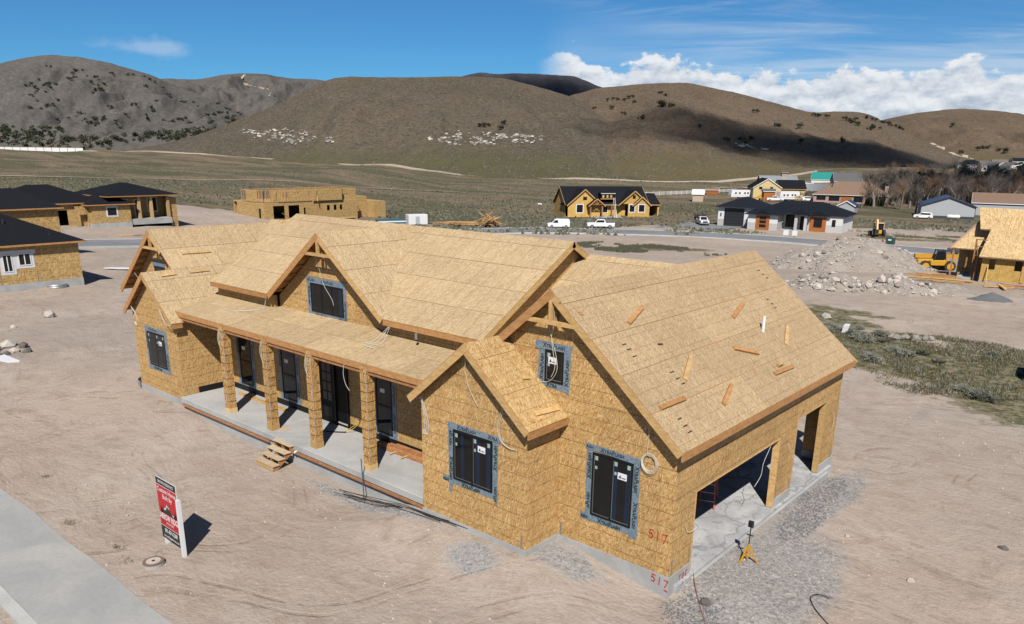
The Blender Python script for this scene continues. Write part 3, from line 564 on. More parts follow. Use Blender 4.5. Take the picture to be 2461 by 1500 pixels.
rake((-3.475, BF, 4.343), (BX, BF, BZ), 0); rake((-8.285, BF, 4.343), (BX, BF, BZ), 0)
rake((-12.473, ME, MZE), (XC, ME, MZR), 0); rake((-19.815, ME, MZE), (XC, ME, MZR), 0, mat='fascia')
rake((-26.9, WF, 6.902), (WX, WF, WZ), 0); rake((-31.75, WF, WZ-K*3.79), (WX, WF, WZ), 0, mat='fascia')
rake((LE, LF, LZE), (LX, LF, LZ), 0); rake((-28.341, LF, LZ-K*2.335), (LX, LF, LZ), 0, mat='fascia')
for x in (XR_-.025,):   # east gable end of the main ridge
    for ya, za, yb, zb in ((ME, MZE, MR, MZR), (MR, MZR, 7.1, MZR-KM*1.45)):
        d = Vector((0, yb-ya, zb-za)).normalized(); nrm = d.cross(Vector((1, 0, 0))); nrm = nrm if nrm.z > 0 else -nrm
        board(Vector((x, ya, za))-nrm*.125, Vector((x, yb, zb))-nrm*.125, .045, .2, 'rake', 'rake_board', nrm)
for y, x0, z0, x1, z1 in ((GB-.02, GE, GZE, GR, GZR),): board((x0, y, z0-.13), (x1, y, z1-.13), .045, .2, 'rake', 'rake_board')
# soffit lookouts under the overhanging rakes
def lookouts(xa, za, xb, zb, y0, y1, n):
    for k in range(n):
        t = (k+.5)/n; x = xa+(xb-xa)*t; z = za+(zb-za)*t-.14; MB().box(x-.02, x+.02, y0+.05, y1, z-.045, z+.045).build('lookout', 'fascia', HOUSE)
lookouts(-31.6, WZ-K*3.64, WX, WZ, WF, .52, 8); lookouts(-28.3, LZ-K*2.29, LX, LZ, LF, -1.113, 5); lookouts(-19.7, MZE+.09, XC, MZR, ME, 1.42, 7); lookouts(-12.6, MZE+.09, XC, MZR, ME, 1.42, 7); lookouts(GE, GZE, GR, GZR, GF, -.0, 7); lookouts(-8.2, 4.42, BX, BZ, BF, -1.44, 4)
# gable brackets: collar beam, king post, struts
def bracket(xc, y, ztop, zc, half):
    b = MB().beam((xc-half, y+.05, zc), (xc+half, y+.05, zc), .09, .11).build('gable_bracket', 'rake', HOUSE)
    MB().beam((xc, y+.05, zc+.05), (xc, y+.05, ztop-.2), .10, .10).build('king_post', 'rake', b)
    MB().beam((xc+.03, y+.26, zc-.25), (xc+.03, y+.26, ztop-.28), .07, .07).build('king_post', 'fascia', b)
bracket(GR, GF, GZR, 7.0, .95); bracket(XC, ME, MZR, 7.62, .98); bracket(WX, WF, WZ, 6.93, .85)
# ---- walls
HF = .636
def zr_g(x): return GZR-K*abs(x-GR)-.16
WR = [0, 3.03, 4.29, 5.55, 6.81, 8.1]
FW = dict(a=(1, 0, 0), b=(0, 0, 1))     # walls facing -y
sheathing('wall', [(-8, 0, HF), (0, 0, HF), (0, 0, zr_g(0)), (GR, 0, zr_g(GR)), (-8, 0, zr_g(-8))], (-8, 0, HF), (1, 0, 0), (0, 0, 1), 'osb_wall', WR, 1.26, .63, .008, uth=.13, under='stud')
sheathing('wall', [(-7.986, -1.437, HF), (-3.767, -1.437, HF), (-3.767, -1.437, 4.44), (BX, -1.437, 6.20), (-7.986, -1.437, 4.44)], (-7.986, -1.437, HF), (1, 0, 0), (0, 0, 1), 'osb_wall', WR, 1.26, .63, .008, uth=.13, under='stud')
sheathing('wall', [(-3.767, -1.437, HF), (-3.767, -.02, HF), (-3.767, -.02, 4.44), (-3.767, -1.437, 4.44)], (-3.767, -1.437, HF), (0, 1, 0), (0, 0, 1), 'osb_wall', WR, 1.26, .3, .008, uth=.13, under='stud')
sheathing('wall', [(-7.986, 1.15, .85), (-7.986, -1.43, .85), (-7.986, -1.43, 4.6), (-7.986, 1.15, 4.6)], (-7.986, 1.15, .85), (0, -1, 0), (0, 0, 1), 'osb_wall', WR, 1.26, .3, .008, uth=.1, under='stud')
G1, G2 = (1.141, 6.724, -.1, 2.77-HF), (8.055, 10.706, -.1, 3.09-HF)
sheathing('wall', [(0, 0, HF-.1), (0, 12.07, HF-.1), (0, 12.07, 4.44), (0, 0, 4.44)], (0, 0, HF), (0, 1, 0), (0, 0, 1), 'osb_wall', WR, 1.26, .63, .008, uth=.16, under='stud', holes=[G1, G2])
sheathing('wall', [(0, 12.07, .3), (-8, 12.07, .3), (-8, 12.07, 4.4), (GR, 12.07, 7.7), (0, 12.07, 4.4)], (0, 12.07, HF), (-1, 0, 0), (0, 0, 1), 'osb_wall', WR, 2.52, 1.26, .008, uth=.13, under='stud', holes=[(1.08, 3.7, -.5, 2.0)])
sheathing('wall', [(-23.93, 1.195, .85), (-7.99, 1.195, .85), (-7.99, 1.195, 5.02), (-23.93, 1.195, 5.02)], (-23.93, 1.195, .85), (1, 0, 0), (0, 0, 1), 'osb_wall', [0, 2.75, 4.2], 1.26, .63, .008, uth=.13, under='stud')
for xa, xb, yy in ((-24.3, -19.75, 1.21), (-19.74, -12.51, 1.43), (-12.5, -7.99, 1.21)): sheathing('wall', [(xa, yy, 5.03), (xb, yy, 5.03), (xb, yy, 5.60), (xa, yy, 5.60)], (xa, yy, 5.03), (1, 0, 0), (0, 0, 1), 'osb_wall', [0, .7], 2.52, 1.26, .006, uth=.12, under='stud')
sheathing('wall', [(-19.7, 1.43, 5.605), (-12.55, 1.43, 5.605), (XC, 1.43, 8.27)], (-19.7, 1.43, 5.605), (1, 0, 0), (0, 0, 1), 'osb_wall', [0, 1.26, 2.7], 2.52, 1.26, .008, uth=.13, under='stud')
sheathing('wall', [(-7.98, 1.2, 4.6), (-7.98, 9.9, 4.6), (-7.98, 9.9, 5.85), (-7.98, MR, MZR-.15), (-7.98, 1.2, 5.72)], (-7.98, 1.2, 4.6), (0, 1, 0), (0, 0, 1), 'osb_wall', [0, 1.3, 2.6, 4], 2.52, 1.26, .008, uth=.1, under='stud')
sheathing('wall', [(-23.93, -1.113, HF), (-23.93, 1.19, HF), (-23.93, 1.19, 4.7), (-23.93, -1.113, 4.25)], (-23.93, -1.113, HF), (0, 1, 0), (0, 0, 1), 'osb_wall', WR, 1.26, .63, .008, uth=.13, under='stud')
sheathing('wall', [(-28.078, -1.113, HF), (-23.93, -1.113, HF), (-23.93, -1.113, 4.25), (LX, -1.113, 5.99), (-28.078, -1.113, 4.25)], (-28.078, -1.113, HF), (1, 0, 0), (0, 0, 1), 'osb_wall', WR, 1.26, .63, .008, uth=.13, under='stud')
sheathing('wall', [(-31.4, .52, HF), (-24., .52, HF), (-24., .52, 4.3), (WX, .52, WZ-.17), (-31.4, .52, 4.75)], (-31.4, .52, HF), (1, 0, 0), (0, 0, 1), 'osb_wall', WR, 1.26, .63, .008, uth=.13, under='stud')
MB().box(-31.4, -31.27, .45, 11.9, HF, 4.7).build('wall', 'osb_far', HOUSE); MB().box(-31.2, -8.2, 11., 11.13, HF, 5.2).build('wall', 'osb_far', HOUSE); MB().box(-7.98, -7.85, 1.3, 11.9, .3, 4.4).build('wall', 'osb_far', HOUSE)
MB().box(-28.07, -27.94, -.95, .28, HF, 4.2).build('wall', 'osb_far', HOUSE)
# metal corner flashing / hold-down straps
def strap(x, y, z0, z1, fx): MB().box(x-.03, x+.03, y-.006, y-.002, z0, z1).build('hold_down_strap', 'grey_metal', HOUSE) if fx == 'y' else MB().box(x+.002, x+.006, y-.03, y+.03, z0, z1).build('hold_down_strap', 'grey_metal', HOUSE)
for a in ((-3.63, 0, .6, 1.05, 'y'), (-3.93, -1.437, .6, 1.05, 'y'), (0, .1, .6, 1.1, 'x'), (0, 1.05, .6, 1.15, 'x'), (0, 6.82, .55, 1.1, 'x'), (0, 7.95, .55, 1.0, 'x'), (0, 11.9, .5, 1.1, 'x')): strap(*a)
# ---- jambs of the two garage openings
for y0, y1, zt in ((1.141, 6.724, 2.77), (8.055, 10.706, 3.09)):
    MB().box(-.20, .015, y1-.045, y1-.003, .33, zt-.045).build('door_jamb', 'rake', HOUSE); MB().box(-.20, .015, y0+.003, y0+.045, .33, zt-.045).build('door_jamb', 'rake', HOUSE); MB().box(-.20, .015, y0+.003, y1-.003, zt-.043, zt-.003).build('door_jamb', 'rake', HOUSE)
# ---- foundation and slabs
def fnd(x0, x1, y0, y1, z0, z1): return MB().box(x0, x1, y0, y1, z0, z1).build('foundation', 'concrete', HOUSE)
fnd(-3.745, .022, -.022, .2, -.5, HF-.003); fnd(-.2, .022, .2, 1.12, -.5, HF-.004); fnd(-.2, .022, 6.745, 8.03, -.5, .60); fnd(-.2, .022, 10.73, 12.09, -.5, .60)
fnd(-8.01, -3.745, -1.459, -1.24, -.5, HF-.003); fnd(-3.99, -3.745, -1.24, -.022, -.5, HF-.004); fnd(-28.1, -23.91, -1.135, -.9, -.5, HF-.003); fnd(-28.1, -27.9, -.9, .3, -.5, HF-.003); fnd(-31.42, -28.1, .50, .7, -.5, HF-.003); fnd(-31.42, -31.2, .5, 11.9, -.5, HF-.003)
fnd(-8., -.2, 11.9, 12.09, -.5, .28); fnd(-3.7, -8., 11.9, 12.08, .2, HF); fnd(-1.07, -.2, 11.9, 12.085, .2, HF-.005)
MB().box(-7.8, .13, .25, 11.85, -.3, .31).build('garage_floor', 'garage_floor', HOUSE)
bevel(MB().box(.13, .24, 1.0, 11.2, -.3, .285).build('apron_edge', 'concrete', HOUSE), .02)
bevel(MB().box(-23.9, -8.02, -1.297, 1.19, .60, .847).build('porch_slab', 'concrete_slab', HOUSE), .015)
MB().box(-23.9, -8.02, -1.20, -1.0, -.4, .60).build('foundation', 'concrete', HOUSE)
for x0, x1 in ((-23.7, -16.9), (-15.4, -8.05)): MB().box(x0, x1, -1.345, -1.302, .50, .59).build('form_board', 'lumber_red', HOUSE)
MB().box(-8.14, -8.02, -1.30, -1.16, .2, 1.05).build('membrane_patch', 'membrane', HOUSE)
# waterproof membrane along the foot of the porch wall
MB().box(-23.9, -16.98, 1.170, 1.181, .85, 1.10).build('membrane_strip', 'membrane', HOUSE); MB().box(-14.98, -8.0, 1.170, 1.181, .85, 1.08).build('membrane_strip', 'membrane', HOUSE); MB().box(-23.917, -23.906, -.4, 1.17, .85, 1.12).build('membrane_strip', 'membrane', HOUSE)
# ---- porch columns
for x in (-20.206, -17.089, -14.211, -11.112):
    q = MB(); w_ = .33; x0, x1, y0, y1 = x-w_, x, -1.023, -1.023+w_
    for pts, uv in ((((x0, y0), (x1, y0)), 0), (((x1, y0), (x1, y1)), 1), (((x1, y1), (x0, y1)), 2), (((x0, y1), (x0, y0)), 3)):
        (xa, ya), (xb, yb) = pts; q.poly([(xa, ya, .848), (xb, yb, .848), (xb, yb, 4.55), (xa, ya, 4.55)], [(uv*.5, .0), (uv*.5+w_, .0), (uv*.5+w_, 3.7), (uv*.5, 3.7)])
    cl = q.build('porch_column', 'osb_column', HOUSE)
    MB().box(x-w_-.012, x+.012, y0-.012, y1+.012, .848, 1.05+.03*(x % .7)).build('column_base_wrap', 'osb_wall', cl)
    MB().beam((x+.001, y0-.001, .85), (x+.001, y0-.001, 4.5), .012, .012, (1, 0, 0)).build('corner_strip', 'siding_grey', cl)
MB().box(-24.1, -8.1, -.93, -.80, 4.28, 4.50).build('porch_beam', 'lumber_red', HOUSE)
for k in range(27): x = -23.9+k*.61; MB().beam((x, PY+.06, PZ-.13), (x, 1.17, PT-.13), .04, .12).build('porch_rafter', 'fascia', HOUSE)
# ---- windows (facing -y) with taped flanges
def text_mesh(name, body, size, mat, caps=False, align='LEFT', bold=0.0, sx=1.):
    cu = bpy.data.curves.new(name, 'FONT'); cu.body = body; cu.size = size; cu.align_x = align; cu.align_y = 'CENTER'; cu.offset = bold*size; cu.resolution_u = 2
    if caps:
        cu.small_caps_scale = .74
        for f in cu.body_format: f.use_small_caps = True
    ob = bpy.data.objects.new(name, cu); COL.objects.link(ob); bpy.context.view_layer.update()
    me = bpy.data.meshes.new_from_object(ob.evaluated_get(bpy.context.evaluated_depsgraph_get())); bpy.data.objects.remove(ob); bpy.data.curves.remove(cu)
    me.materials.clear(); me.materials.append(MATS[mat]); me.name = name
    if sx != 1.: me.transform(Matrix.Diagonal((sx, 1, 1, 1)))
    return me
XTRA = text_mesh('lettering', 'XtraFlash', .185, 'tape_print', True, 'LEFT', .030, .96)
XTRA_HALF = text_mesh('lettering', 'Xtra', .185, 'tape_print', True, 'LEFT', .030, .96); XTRA_END = text_mesh('lettering', 'aFlash', .185, 'tape_print', True, 'LEFT', .030, .96); XTRA_ASH = text_mesh('lettering', 'ash', .185, 'tape_print', True, 'LEFT', .030, .96)
SMALLPRINT = text_mesh('lettering', 'WATER & MOISTURE BARRIER SYSTEM', .035, 'tape_print', False, 'LEFT', .01)
def put(me, parent, x, y, z, rot=0.):  # text standing on a wall facing -y, turned by rot in the wall plane
    o = bpy.data.objects.new('lettering', me); link(o, parent); o.matrix_local = Matrix.Translation((x, y, z)) @ Matrix.Rotation(R(90), 4, 'X') @ Matrix.Rotation(rot, 4, 'Z'); return o
def sticker(parent, x, y, z, w_, h_):
    s_ = MB().box(x, x+w_, y-.003, y, z-h_, z).build('sticker', 'sticker_white', parent)
def strip_tape(parent, pts, y): return MB().prism([(x, y-.004, z) for x, z in pts], (0, .003, 0)).build('flashing_tape', 'flashing_tape', parent)
def window(x0, x1, z0, z1, y, cols=2, rows_=1, tape=None, texts=True, label=None, stick=None, squares=True, fd=.07):
    """frame mesh is the part; sashes, panes, tape and stickers are its sub-parts"""
    f = MB(); t = .055; yf = y-.035
    f.box(x0, x1, yf, y, z1-t, z1); f.box(x0, x1, yf, y, z0, z0+t); f.box(x0, x0+t, yf, y, z0+t, z1-t); f.box(x1-t, x1, yf, y, z0+t, z1-t)
    W_ = (x1-x0-2*t); H_ = (z1-z0-2*t)
    for k in range(1, cols): xm = x0+t+W_*k/cols; f.box(xm-.03, xm+.03, yf-.004, y, z0+t, z1-t)
    for k in range(1, rows_): zm = z0+t+H_*k/rows_; f.box(x0+t, x1-t, yf-.004, y, zm-.03, zm+.03)
    win = f.build('window', 'black_frame', HOUSE)
    if label: win['label'] = label
    for i in range(cols):
        for j in range(rows_):
            a0 = x0+t+W_*i/cols+.0301*(i > 0); a1 = x0+t+W_*(i+1)/cols-.0301*(i < cols-1); b0 = z0+t+H_*j/rows_+.0301*(j > 0); b1 = z0+t+H_*(j+1)/rows_-.0301*(j < rows_-1)
            MB().box(a0, a1, y-.016, y-.004, b0, b1).build('pane', 'glass', win)
            sb = MB(); s3 = .014
            for q in ((a0, a0+s3, b0, b1), (a1-s3, a1, b0, b1), (a0+s3, a1-s3, b0, b0+s3)): sb.box(q[0], q[1], y-.020, y-.0161, q[2], q[3])
            sb.build('glazing_bead', 'dark_metal' if squares is None else 'grey_metal', win)
            if squares:
                for qx in ((a0+.03,) if i == 0 else (a0+.03, a1-.13)): MB().box(qx, qx+.095, y-.019, y-.0165, b1-.16, b1-.04).build('corner_sticker', 'sticker_green', win)
                if i < 2: MB().box(a0+.04, a0+.11, y-.019, y-.0165, b1-.42, b1-.33).build('corner_sticker', 'sticker_green', win)
    if stick: 
        sx, sz = stick; q = MB().box(sx, sx+.29, y-.022, y-.0165, sz-.19, sz).build('sticker', 'sticker_white', win)
        MB().poly([(sx+.03, y-.0235, sz-.15), (sx+.13, y-.0235, sz-.15), (sx+.08, y-.0235, sz-.05)]).poly([(sx+.14, y-.0235, sz-.15), (sx+.26, y-.0235, sz-.15), (sx+.26, y-.0235, sz-.12), (sx+.14, y-.0235, sz-.12)]).build('sticker_print', 'sticker_blue', win)
    return win
# garage gable: large window, with its tape strips
def tapes(win, y, T, B, L, Rr): 
    for p in (B, L, Rr, T): 
        y -= .0035; strip_tape(win, p, y)
    return y
w1 = window(-2.60, -1.28, 1.66, 3.54, 0, 2, stick=(-1.76, 3.17))
tapes(w1, 0, [(-2.84, 3.59), (-2.84, 3.765), (-.97, 3.72), (-1.0, 3.55), (-1.2, 3.54)], [(-2.95, 1.43), (-2.95, 1.64), (-2.62, 1.645), (-1.1, 1.655), (-1.3, 1.45)], [(-2.79, 1.47), (-2.60, 1.46), (-2.605, 3.6), (-2.81, 3.6)], [(-1.31, 1.37), (-1.05, 1.40), (-1.075, 3.6), (-1.275, 3.6)])
for me, x, z, r in ((XTRA, -2.35, 3.655, 0), (XTRA_ASH, -2.83, 3.675, 0), (XTRA, -2.35, 1.535, 0), (XTRA, -2.705, 2.72, 90), (XTRA_END, -2.705, 1.82, 90), (XTRA, -1.17, 3.5, -90), (XTRA, -1.165, 2.45, -90), (XTRA_ASH, -2.93, 1.54, 0)): put(me, w1, x, -.0195, z, R(r))
for x, z, r in ((-2.35, 3.56, 0), (-2.64, 2.72, 90), (-1.25, 3.45, -90)): put(SMALLPRINT, w1, x, -.0195, z, R(r))
w2 = window(-6.61, -5.05, 2.035, 3.595, -1.437, 2, stick=(-5.61, 3.34))
tapes(w2, -1.437, [(-6.84, 3.61), (-6.84, 3.80), (-4.70, 3.80), (-4.70, 3.62)], [(-7.08, 1.87), (-7.08, 2.04), (-5.02, 2.025), (-4.93, 1.84)], [(-6.81, 1.86), (-6.79, 1.56), (-6.73, 1.50), (-6.64, 1.84), (-6.61, 3.62), (-6.83, 3.62)], [(-5.04, 1.95), (-4.9, 1.66), (-4.85, 1.78), (-4.83, 3.62), (-5.04, 3.62)])
for me, x, z, r in ((XTRA, -6.45, 3.705, 0), (XTRA_HALF, -5.22, 3.705, 0), (XTRA, -6.28, 1.935, 0), (XTRA_END, -6.715, 3.55, -90), (XTRA, -6.715, 2.72, -90), (XTRA, -4.935, 2.75, 90), (XTRA_END, -4.935, 1.78, 90), (XTRA_ASH, -7.06, 1.94, 0)): put(me, w2, x, -1.4565, z, R(r))
for x, z, r in ((-6.45, 3.625, 0), (-6.28, 1.865, 0), (-6.65, 2.7, -90)): put(SMALLPRINT, w2, x, -1.4565, z, R(r))
w3 = window(-4.365, -3.71, 5.24, 6.16, 0, 1, stick=(-4.25, 5.96))
tapes(w3, 0, [(-4.74, 6.13), (-4.71, 6.39), (-3.41, 6.37), (-3.47, 6.15)], [(-4.63, 5.07), (-4.63, 5.22), (-3.55, 5.23), (-3.55, 5.03)], [(-4.63, 5.1), (-4.365, 5.1), (-4.37, 6.15), (-4.6, 6.15)], [(-3.71, 5.04), (-3.50, 4.97), (-3.47, 6.15), (-3.71, 6.15)])
for me, x, z, r in ((XTRA, -4.45, 6.27, 0), (XTRA_HALF, -4.3, 5.15, 0), (XTRA, -4.48, 5.25, 90), (XTRA, -3.59, 5.2, 90)): put(me, w3, x, -.0195, z, R(r))
w4 = window(-17.45, -15.37, 5.24, 6.37, 1.43, 3, squares=None)
tapes(w4, 1.43, [(-17.71, 6.38), (-17.71, 6.61), (-15.18, 6.60), (-15.18, 6.37)], [(-17.64, 4.99), (-17.64, 5.23), (-15.31, 5.24), (-15.21, 4.98)], [(-17.69, 4.99), (-17.45, 5.04), (-17.45, 6.39), (-17.69, 6.39)], [(-15.37, 5.0), (-15.19, 4.95), (-15.19, 6.39), (-15.37, 6.39)])
for me, x, z, r in ((XTRA, -16.73, 6.49, 0), (XTRA_END, -17.64, 6.49, 0), (XTRA, -17.23, 5.11, 0), (XTRA_HALF, -15.71, 5.11, 0), (XTRA, -17.57, 6.24, -90), (XTRA, -15.28, 5.1, 90)): put(me, w4, x, 1.4105, z, R(r))
w5 = window(-26.79, -25.165, 1.82, 3.385, -1.113, 2, stick=(-25.75, 3.05))
tapes(w5, -1.113, [(-27.0, 3.39), (-27.0, 3.62), (-24.93, 3.61), (-24.93, 3.40)], [(-27.0, 1.58), (-27.02, 1.81), (-25.1, 1.81), (-24.92, 1.60)], [(-27.0, 1.56), (-26.79, 1.56), (-26.79, 3.4), (-26.99, 3.4)], [(-25.165, 1.62), (-24.9, 1.60), (-24.93, 3.4), (-25.165, 3.4)])
for me, x, z, r in ((XTRA, -26.6, 3.50, 0), (XTRA, -26.5, 1.70, 0), (XTRA, -26.89, 3.3, -90), (XTRA, -25.04, 1.8, 90)): put(me, w5, x, -1.1325, z, R(r))
for i, (x0, x1) in enumerate(((-22.92, -21.95), (-19.58, -18.55), (-13.36, -12.46))):
    wp = window(x0, x1, 1.18, 3.40, 1.195, 1, 2, stick=None, squares=None)
    yy = tapes(wp, 1.195, [(x0-.22, 3.41), (x0-.22, 3.50), (x1+.25, 3.50), (x1+.25, 3.41)], [(x0-.15, .93), (x0-.2, 1.17), (x1+.1, 1.17), (x1+.1, .93)], [(x0-.2, 1.0), (x0, 1.1), (x0, 3.42), (x0-.21, 3.42)], [(x1, .95), (x1+.24, .88), (x1+.25, 3.42), (x1, 3.42)])
    put(XTRA_END, wp, x0+.05, 1.1755, 1.05); put(XTRA, wp, x1+.12, 1.1755, 1.3, R(90)); put(XTRA, wp, x1+.12, 1.1755, 2.4, R(90)); put(XTRA, wp, x0-.1, 1.1755, 3.3, R(-90))
    xs = x0+.25; MB().box(xs, xs+.26, 1.173, 1.177, 2.80, 2.95).build('sticker', 'sticker_white', wp)
w8 = window(-28.8, -27.8, 5.05, 6.0, .52, 1, squares=None); strip_tape(w8, [(-28.95, 5.92), (-28.95, 6.26), (-27.75, 6.20), (-27.75, 5.98)], .51)
# ---- front door with glazed leaf standing in a black frame
d = MB().box(-16.92, -15.02, 1.10, 1.19, 3.40, 3.48).box(-16.92, -16.84, 1.10, 1.19, .85, 3.40).box(-15.08, -15.02, 1.10, 1.19, .85, 3.40).box(-15.88, -15.80, 1.09, 1.19, .85, 3.40).build('front_door', 'black_frame', HOUSE); d['label'] = 'black double front door with glazed panes on the left leaf'
MB().box(-16.84, -15.88, 1.13, 1.19, .87, 3.40).build('door_leaf', 'black_door', d); MB().box(-15.80, -15.08, 1.15, 1.19, .87, 3.40).build('door_leaf', 'black_door', d)
for i in range(2):
    for j in range(4): x = -16.62+i*.31; z = 1.80+j*.40; MB().box(x, x+.25, 1.122, 1.128, z, z+.34).build('door_pane', 'glass_far', d)
MB().box(-16.62, -16.06, 1.115, 1.129, 1.10, 1.55).build('door_panel', 'black_frame', d); MB().box(-15.95, -15.92, 1.06, 1.13, 1.85, 1.95).build('door_handle', 'dark_metal', d)
MB().box(-15.75, -15.15, 1.148, 1.155, .95, 1.02).build('door_panel', 'rock_pale', d)
# ---- vents, sockets, wires
MB().cyl((-1.50, 8.0, 5.70), (-1.50, 8.0, 6.33), .055, n=12).build('vent_pipe', 'white', HOUSE)
MB().cyl((-10.62, .80, 5.28), (-10.62, .80, 5.48), .05, n=10).build('vent_pipe', 'grey_metal', HOUSE)
MB().box(-14.47, -14.37, 1.165, 1.182, 1.30, 1.40).build('socket_box', 'sticker_blue', HOUSE)
def cable(pts, r=.0075, mat='cable_white', name='cable', parent=HOUSE):
    P = [Vector(p) for p in pts]; Q = []
    for k in range(len(P)-1):
        p0, p1, p2, p3 = P[max(k-1, 0)], P[k], P[k+1], P[min(k+2, len(P)-1)]
        for t in (0, .2, .4, .6, .8): Q.append(.5*((2*p1)+(-p0+p2)*t+(2*p0-5*p1+4*p2-p3)*t*t+(-p0+3*p1-3*p2+p3)*t**3))
    Q.append(P[-1]); return MB().tube(Q, r, 4).build(name, mat, parent)
cable([(-4.05, -.2, 7.55), (-4.2, -.12, 7.0), (-4.12, -.06, 6.5), (-3.95, -.05, 6.0), (-3.92, -.05, 5.6), (-4.15, -.05, 5.28), (-4.5, -.05, 5.2), (-4.66, -.04, 5.32)]); cable([(-3.95, -.2, 7.5), (-4.0, -.12, 6.9), (-4.12, -.07, 6.55), (-4.05, -.06, 6.1), (-3.98, -.06, 5.7), (-4.1, -.06, 5.4)])
cable([(-.85, -.1, 4.85), (-.86, -.06, 4.4), (-.88, -.06, 4.0), (-.80, -.06, 3.9)])
for k in range(4): cc_ = (-.80, -.06, 3.72); rr = .19+.02*k; cable([(cc_[0]+rr*math.cos(t)+.01*k, -.06-.012*k, cc_[1]+0+cc_[2]-cc_[1]+rr*math.sin(t)*1.1) for t in [i*math.pi/5+k for i in range(11)]], .007)
for dx_ in (0, .05, -.04): cable([(-7.9+dx_, -1.55, 4.35), (-7.8+dx_, -1.50, 4.0), (-7.72+dx_*2, -1.49, 3.5), (-7.78+dx_*2, -1.48, 3.15), (-7.86+dx_, -1.48, 3.3)])
cable([(-5.95, -1.6, 5.9), (-6.05, -1.5, 5.5), (-5.95, -1.5, 5.1), (-5.75, -1.49, 4.75), (-5.6, -1.48, 4.55)])
for dx_ in (0, .05): cable([(-4.55-dx_, -1.55, 4.75), (-4.7-dx_, -1.49, 4.4), (-4.78-dx_, -1.48, 4.0), (-4.65-dx_, -1.48, 3.7), (-4.35-dx_, -1.5, 3.6), (-4.15-dx_, -1.5, 3.62)])
for dx_ in (0, .07, -.05): cable([(-27.7+dx_, -1.35, 4.45), (-27.55+dx_, -1.22, 4.1), (-27.5+dx_*2, -1.17, 3.7), (-27.7+dx_, -1.15, 3.5), (-27.85+dx_, -1.15, 3.65)])
for dx_ in (0, .06): cable([(-25.1, -1.3, 5.0), (-24.95-dx_, -1.25, 4.5), (-24.5, -1.30, 4.12-dx_), (-23.9, -1.40, 4.10), (-23.5, -1.3, 4.35)])
for x in (-20.5, -17.4, -14.5): cable([(x, -1.0, 4.45), (x-.02, -1.08, 4.05), (x+.1, -1.09, 3.72), (x+.28, -1.1, 3.62)]); cable([(x+.03, -1.0, 4.45), (x+.05, -1.07, 4.1), (x+.13, -1.1, 3.8)])
cable([(-12.3, -1.0, 4.45), (-12.35, -1.02, 4.1), (-12.25, -1.02, 3.75), (-12.05, -1.02, 3.55)])
for dx_ in (0, .25, -.2): cable([(-12.1, .95, 5.55), (-12.3+dx_, .5, 4.98), (-12.5+dx_, .1, 4.90), (-12.0+dx_, .0, 4.88)])
for dx_ in (0, .12): cable([(-20.0, .95, 5.5), (-20.1, .85, 5.05), (-20.4, .55-dx_, 4.98), (-21.2, .2-dx_, 4.90), (-22.1, .15, 4.89)])
cable([(-16.6, 1.1, 7.5), (-16.6, 1.3, 6.9), (-16.5, 1.36, 6.4), (-16.05, 1.37, 5.9), (-15.95, 1.37, 5.65)])
cable([(-28.1, .1, 7.4), (-28.2, .2, 6.9), (-28.25, .25, 6.4)]); cable([(-30.2, .1, 5.6), (-30.0, .2, 5.2), (-30.1, .2, 4.8)])
for z in (0,): cable([(.02, .62, 2.0), (.06, .72, 1.75), (.08, .95, 1.68), (.1, 1.2, 1.72)]); cable([(.02, 7.35, 2.42), (.08, 7.45, 2.2), (.1, 7.75, 2.0)]); cable([(.02, 11.3, 2.6), (.08, 11.5, 2.3), (.06, 11.55, 1.9)]); cable([(.02, 5.95, 2.7), (-.05, 5.7, 2.2), (-.05, 5.6, 1.8), (-.1, 5.3, 1.5)])
cable([(-14.42, 1.16, 1.34), (-14.6, .95, 1.1), (-14.9, .75, .88)], .012, 'cable_yellow'); cable([(-14.42, 1.16, 1.32), (-14.5, 1.0, 1.1), (-14.8, .8, .87), (-15.2, .6, .865)], .012, 'cable_yellow')
cable([(-14.8, .8, .875), (-15.3, .45, .87), (-15.9, .2, .87)], .03, 'cable_black')
# ---- spray-painted lot numbers
GL = {'5': [(.85, 1), (.2, .97), (.14, .55), (.55, .62), (.82, .38), (.6, .06), (.1, .1)], '1': [(.5, 1.02), (.46, 0)], '7': [(.08, .93), (.9, 1), (.38, -.02)], 'T': [(.05, .95), (.95, 1)], 't': [(.5, .97), (.45, 0)], 'O': [(.5, 1), (.15, .7), (.2, .15), (.55, .0), (.85, .35), (.75, .85), (.5, 1)], 'C': [(.9, .85), (.5, 1), (.15, .6), (.3, .08), (.9, .12)]}
def sprayed(txt, o, ax, ay, h, adv):
    """hand-sprayed strokes on a wall: o origin, ax right, ay up"""
    o, ax, ay = Vector(o), Vector(ax), Vector(ay); nrm = ax.cross(ay); m_ = MB(); x = 0
    for ch in txt:
        p = [o+ax*(x+a*h*.62)+ay*(b*h) for a, b in GL[ch]]
        for a, b in zip(p[:-1], p[1:]): m_.beam(a+nrm*.004, b+nrm*.004, .032, .003, nrm, .012)
        x += 0 if ch == 'T' else adv
    return m_.build('lot_number', 'spray_red', HOUSE)
sprayed('517', (-.70, 0, 1.58), (1, 0, -.03), (.03, 0, 1), .26, .20); sprayed('517', (-.52, -.022, .36), (1, 0, -.12), (.05, 0, 1), .22, .19); sprayed('TtOC', (.022, .52, .30), (0, 1, .06), (0, 0, 1), .17, .17)
MB().prism([(-.14, -.026, .22), (.0, -.026, .18), (.015, -.026, .22), (-.05, -.026, .25)], (0, .002, 0)).build('paint_arrow', 'spray_red', HOUSE)
MB().box(.023, .027, .75, 1.05, .20, .225).build('paint_arrow', 'spray_red', HOUSE)

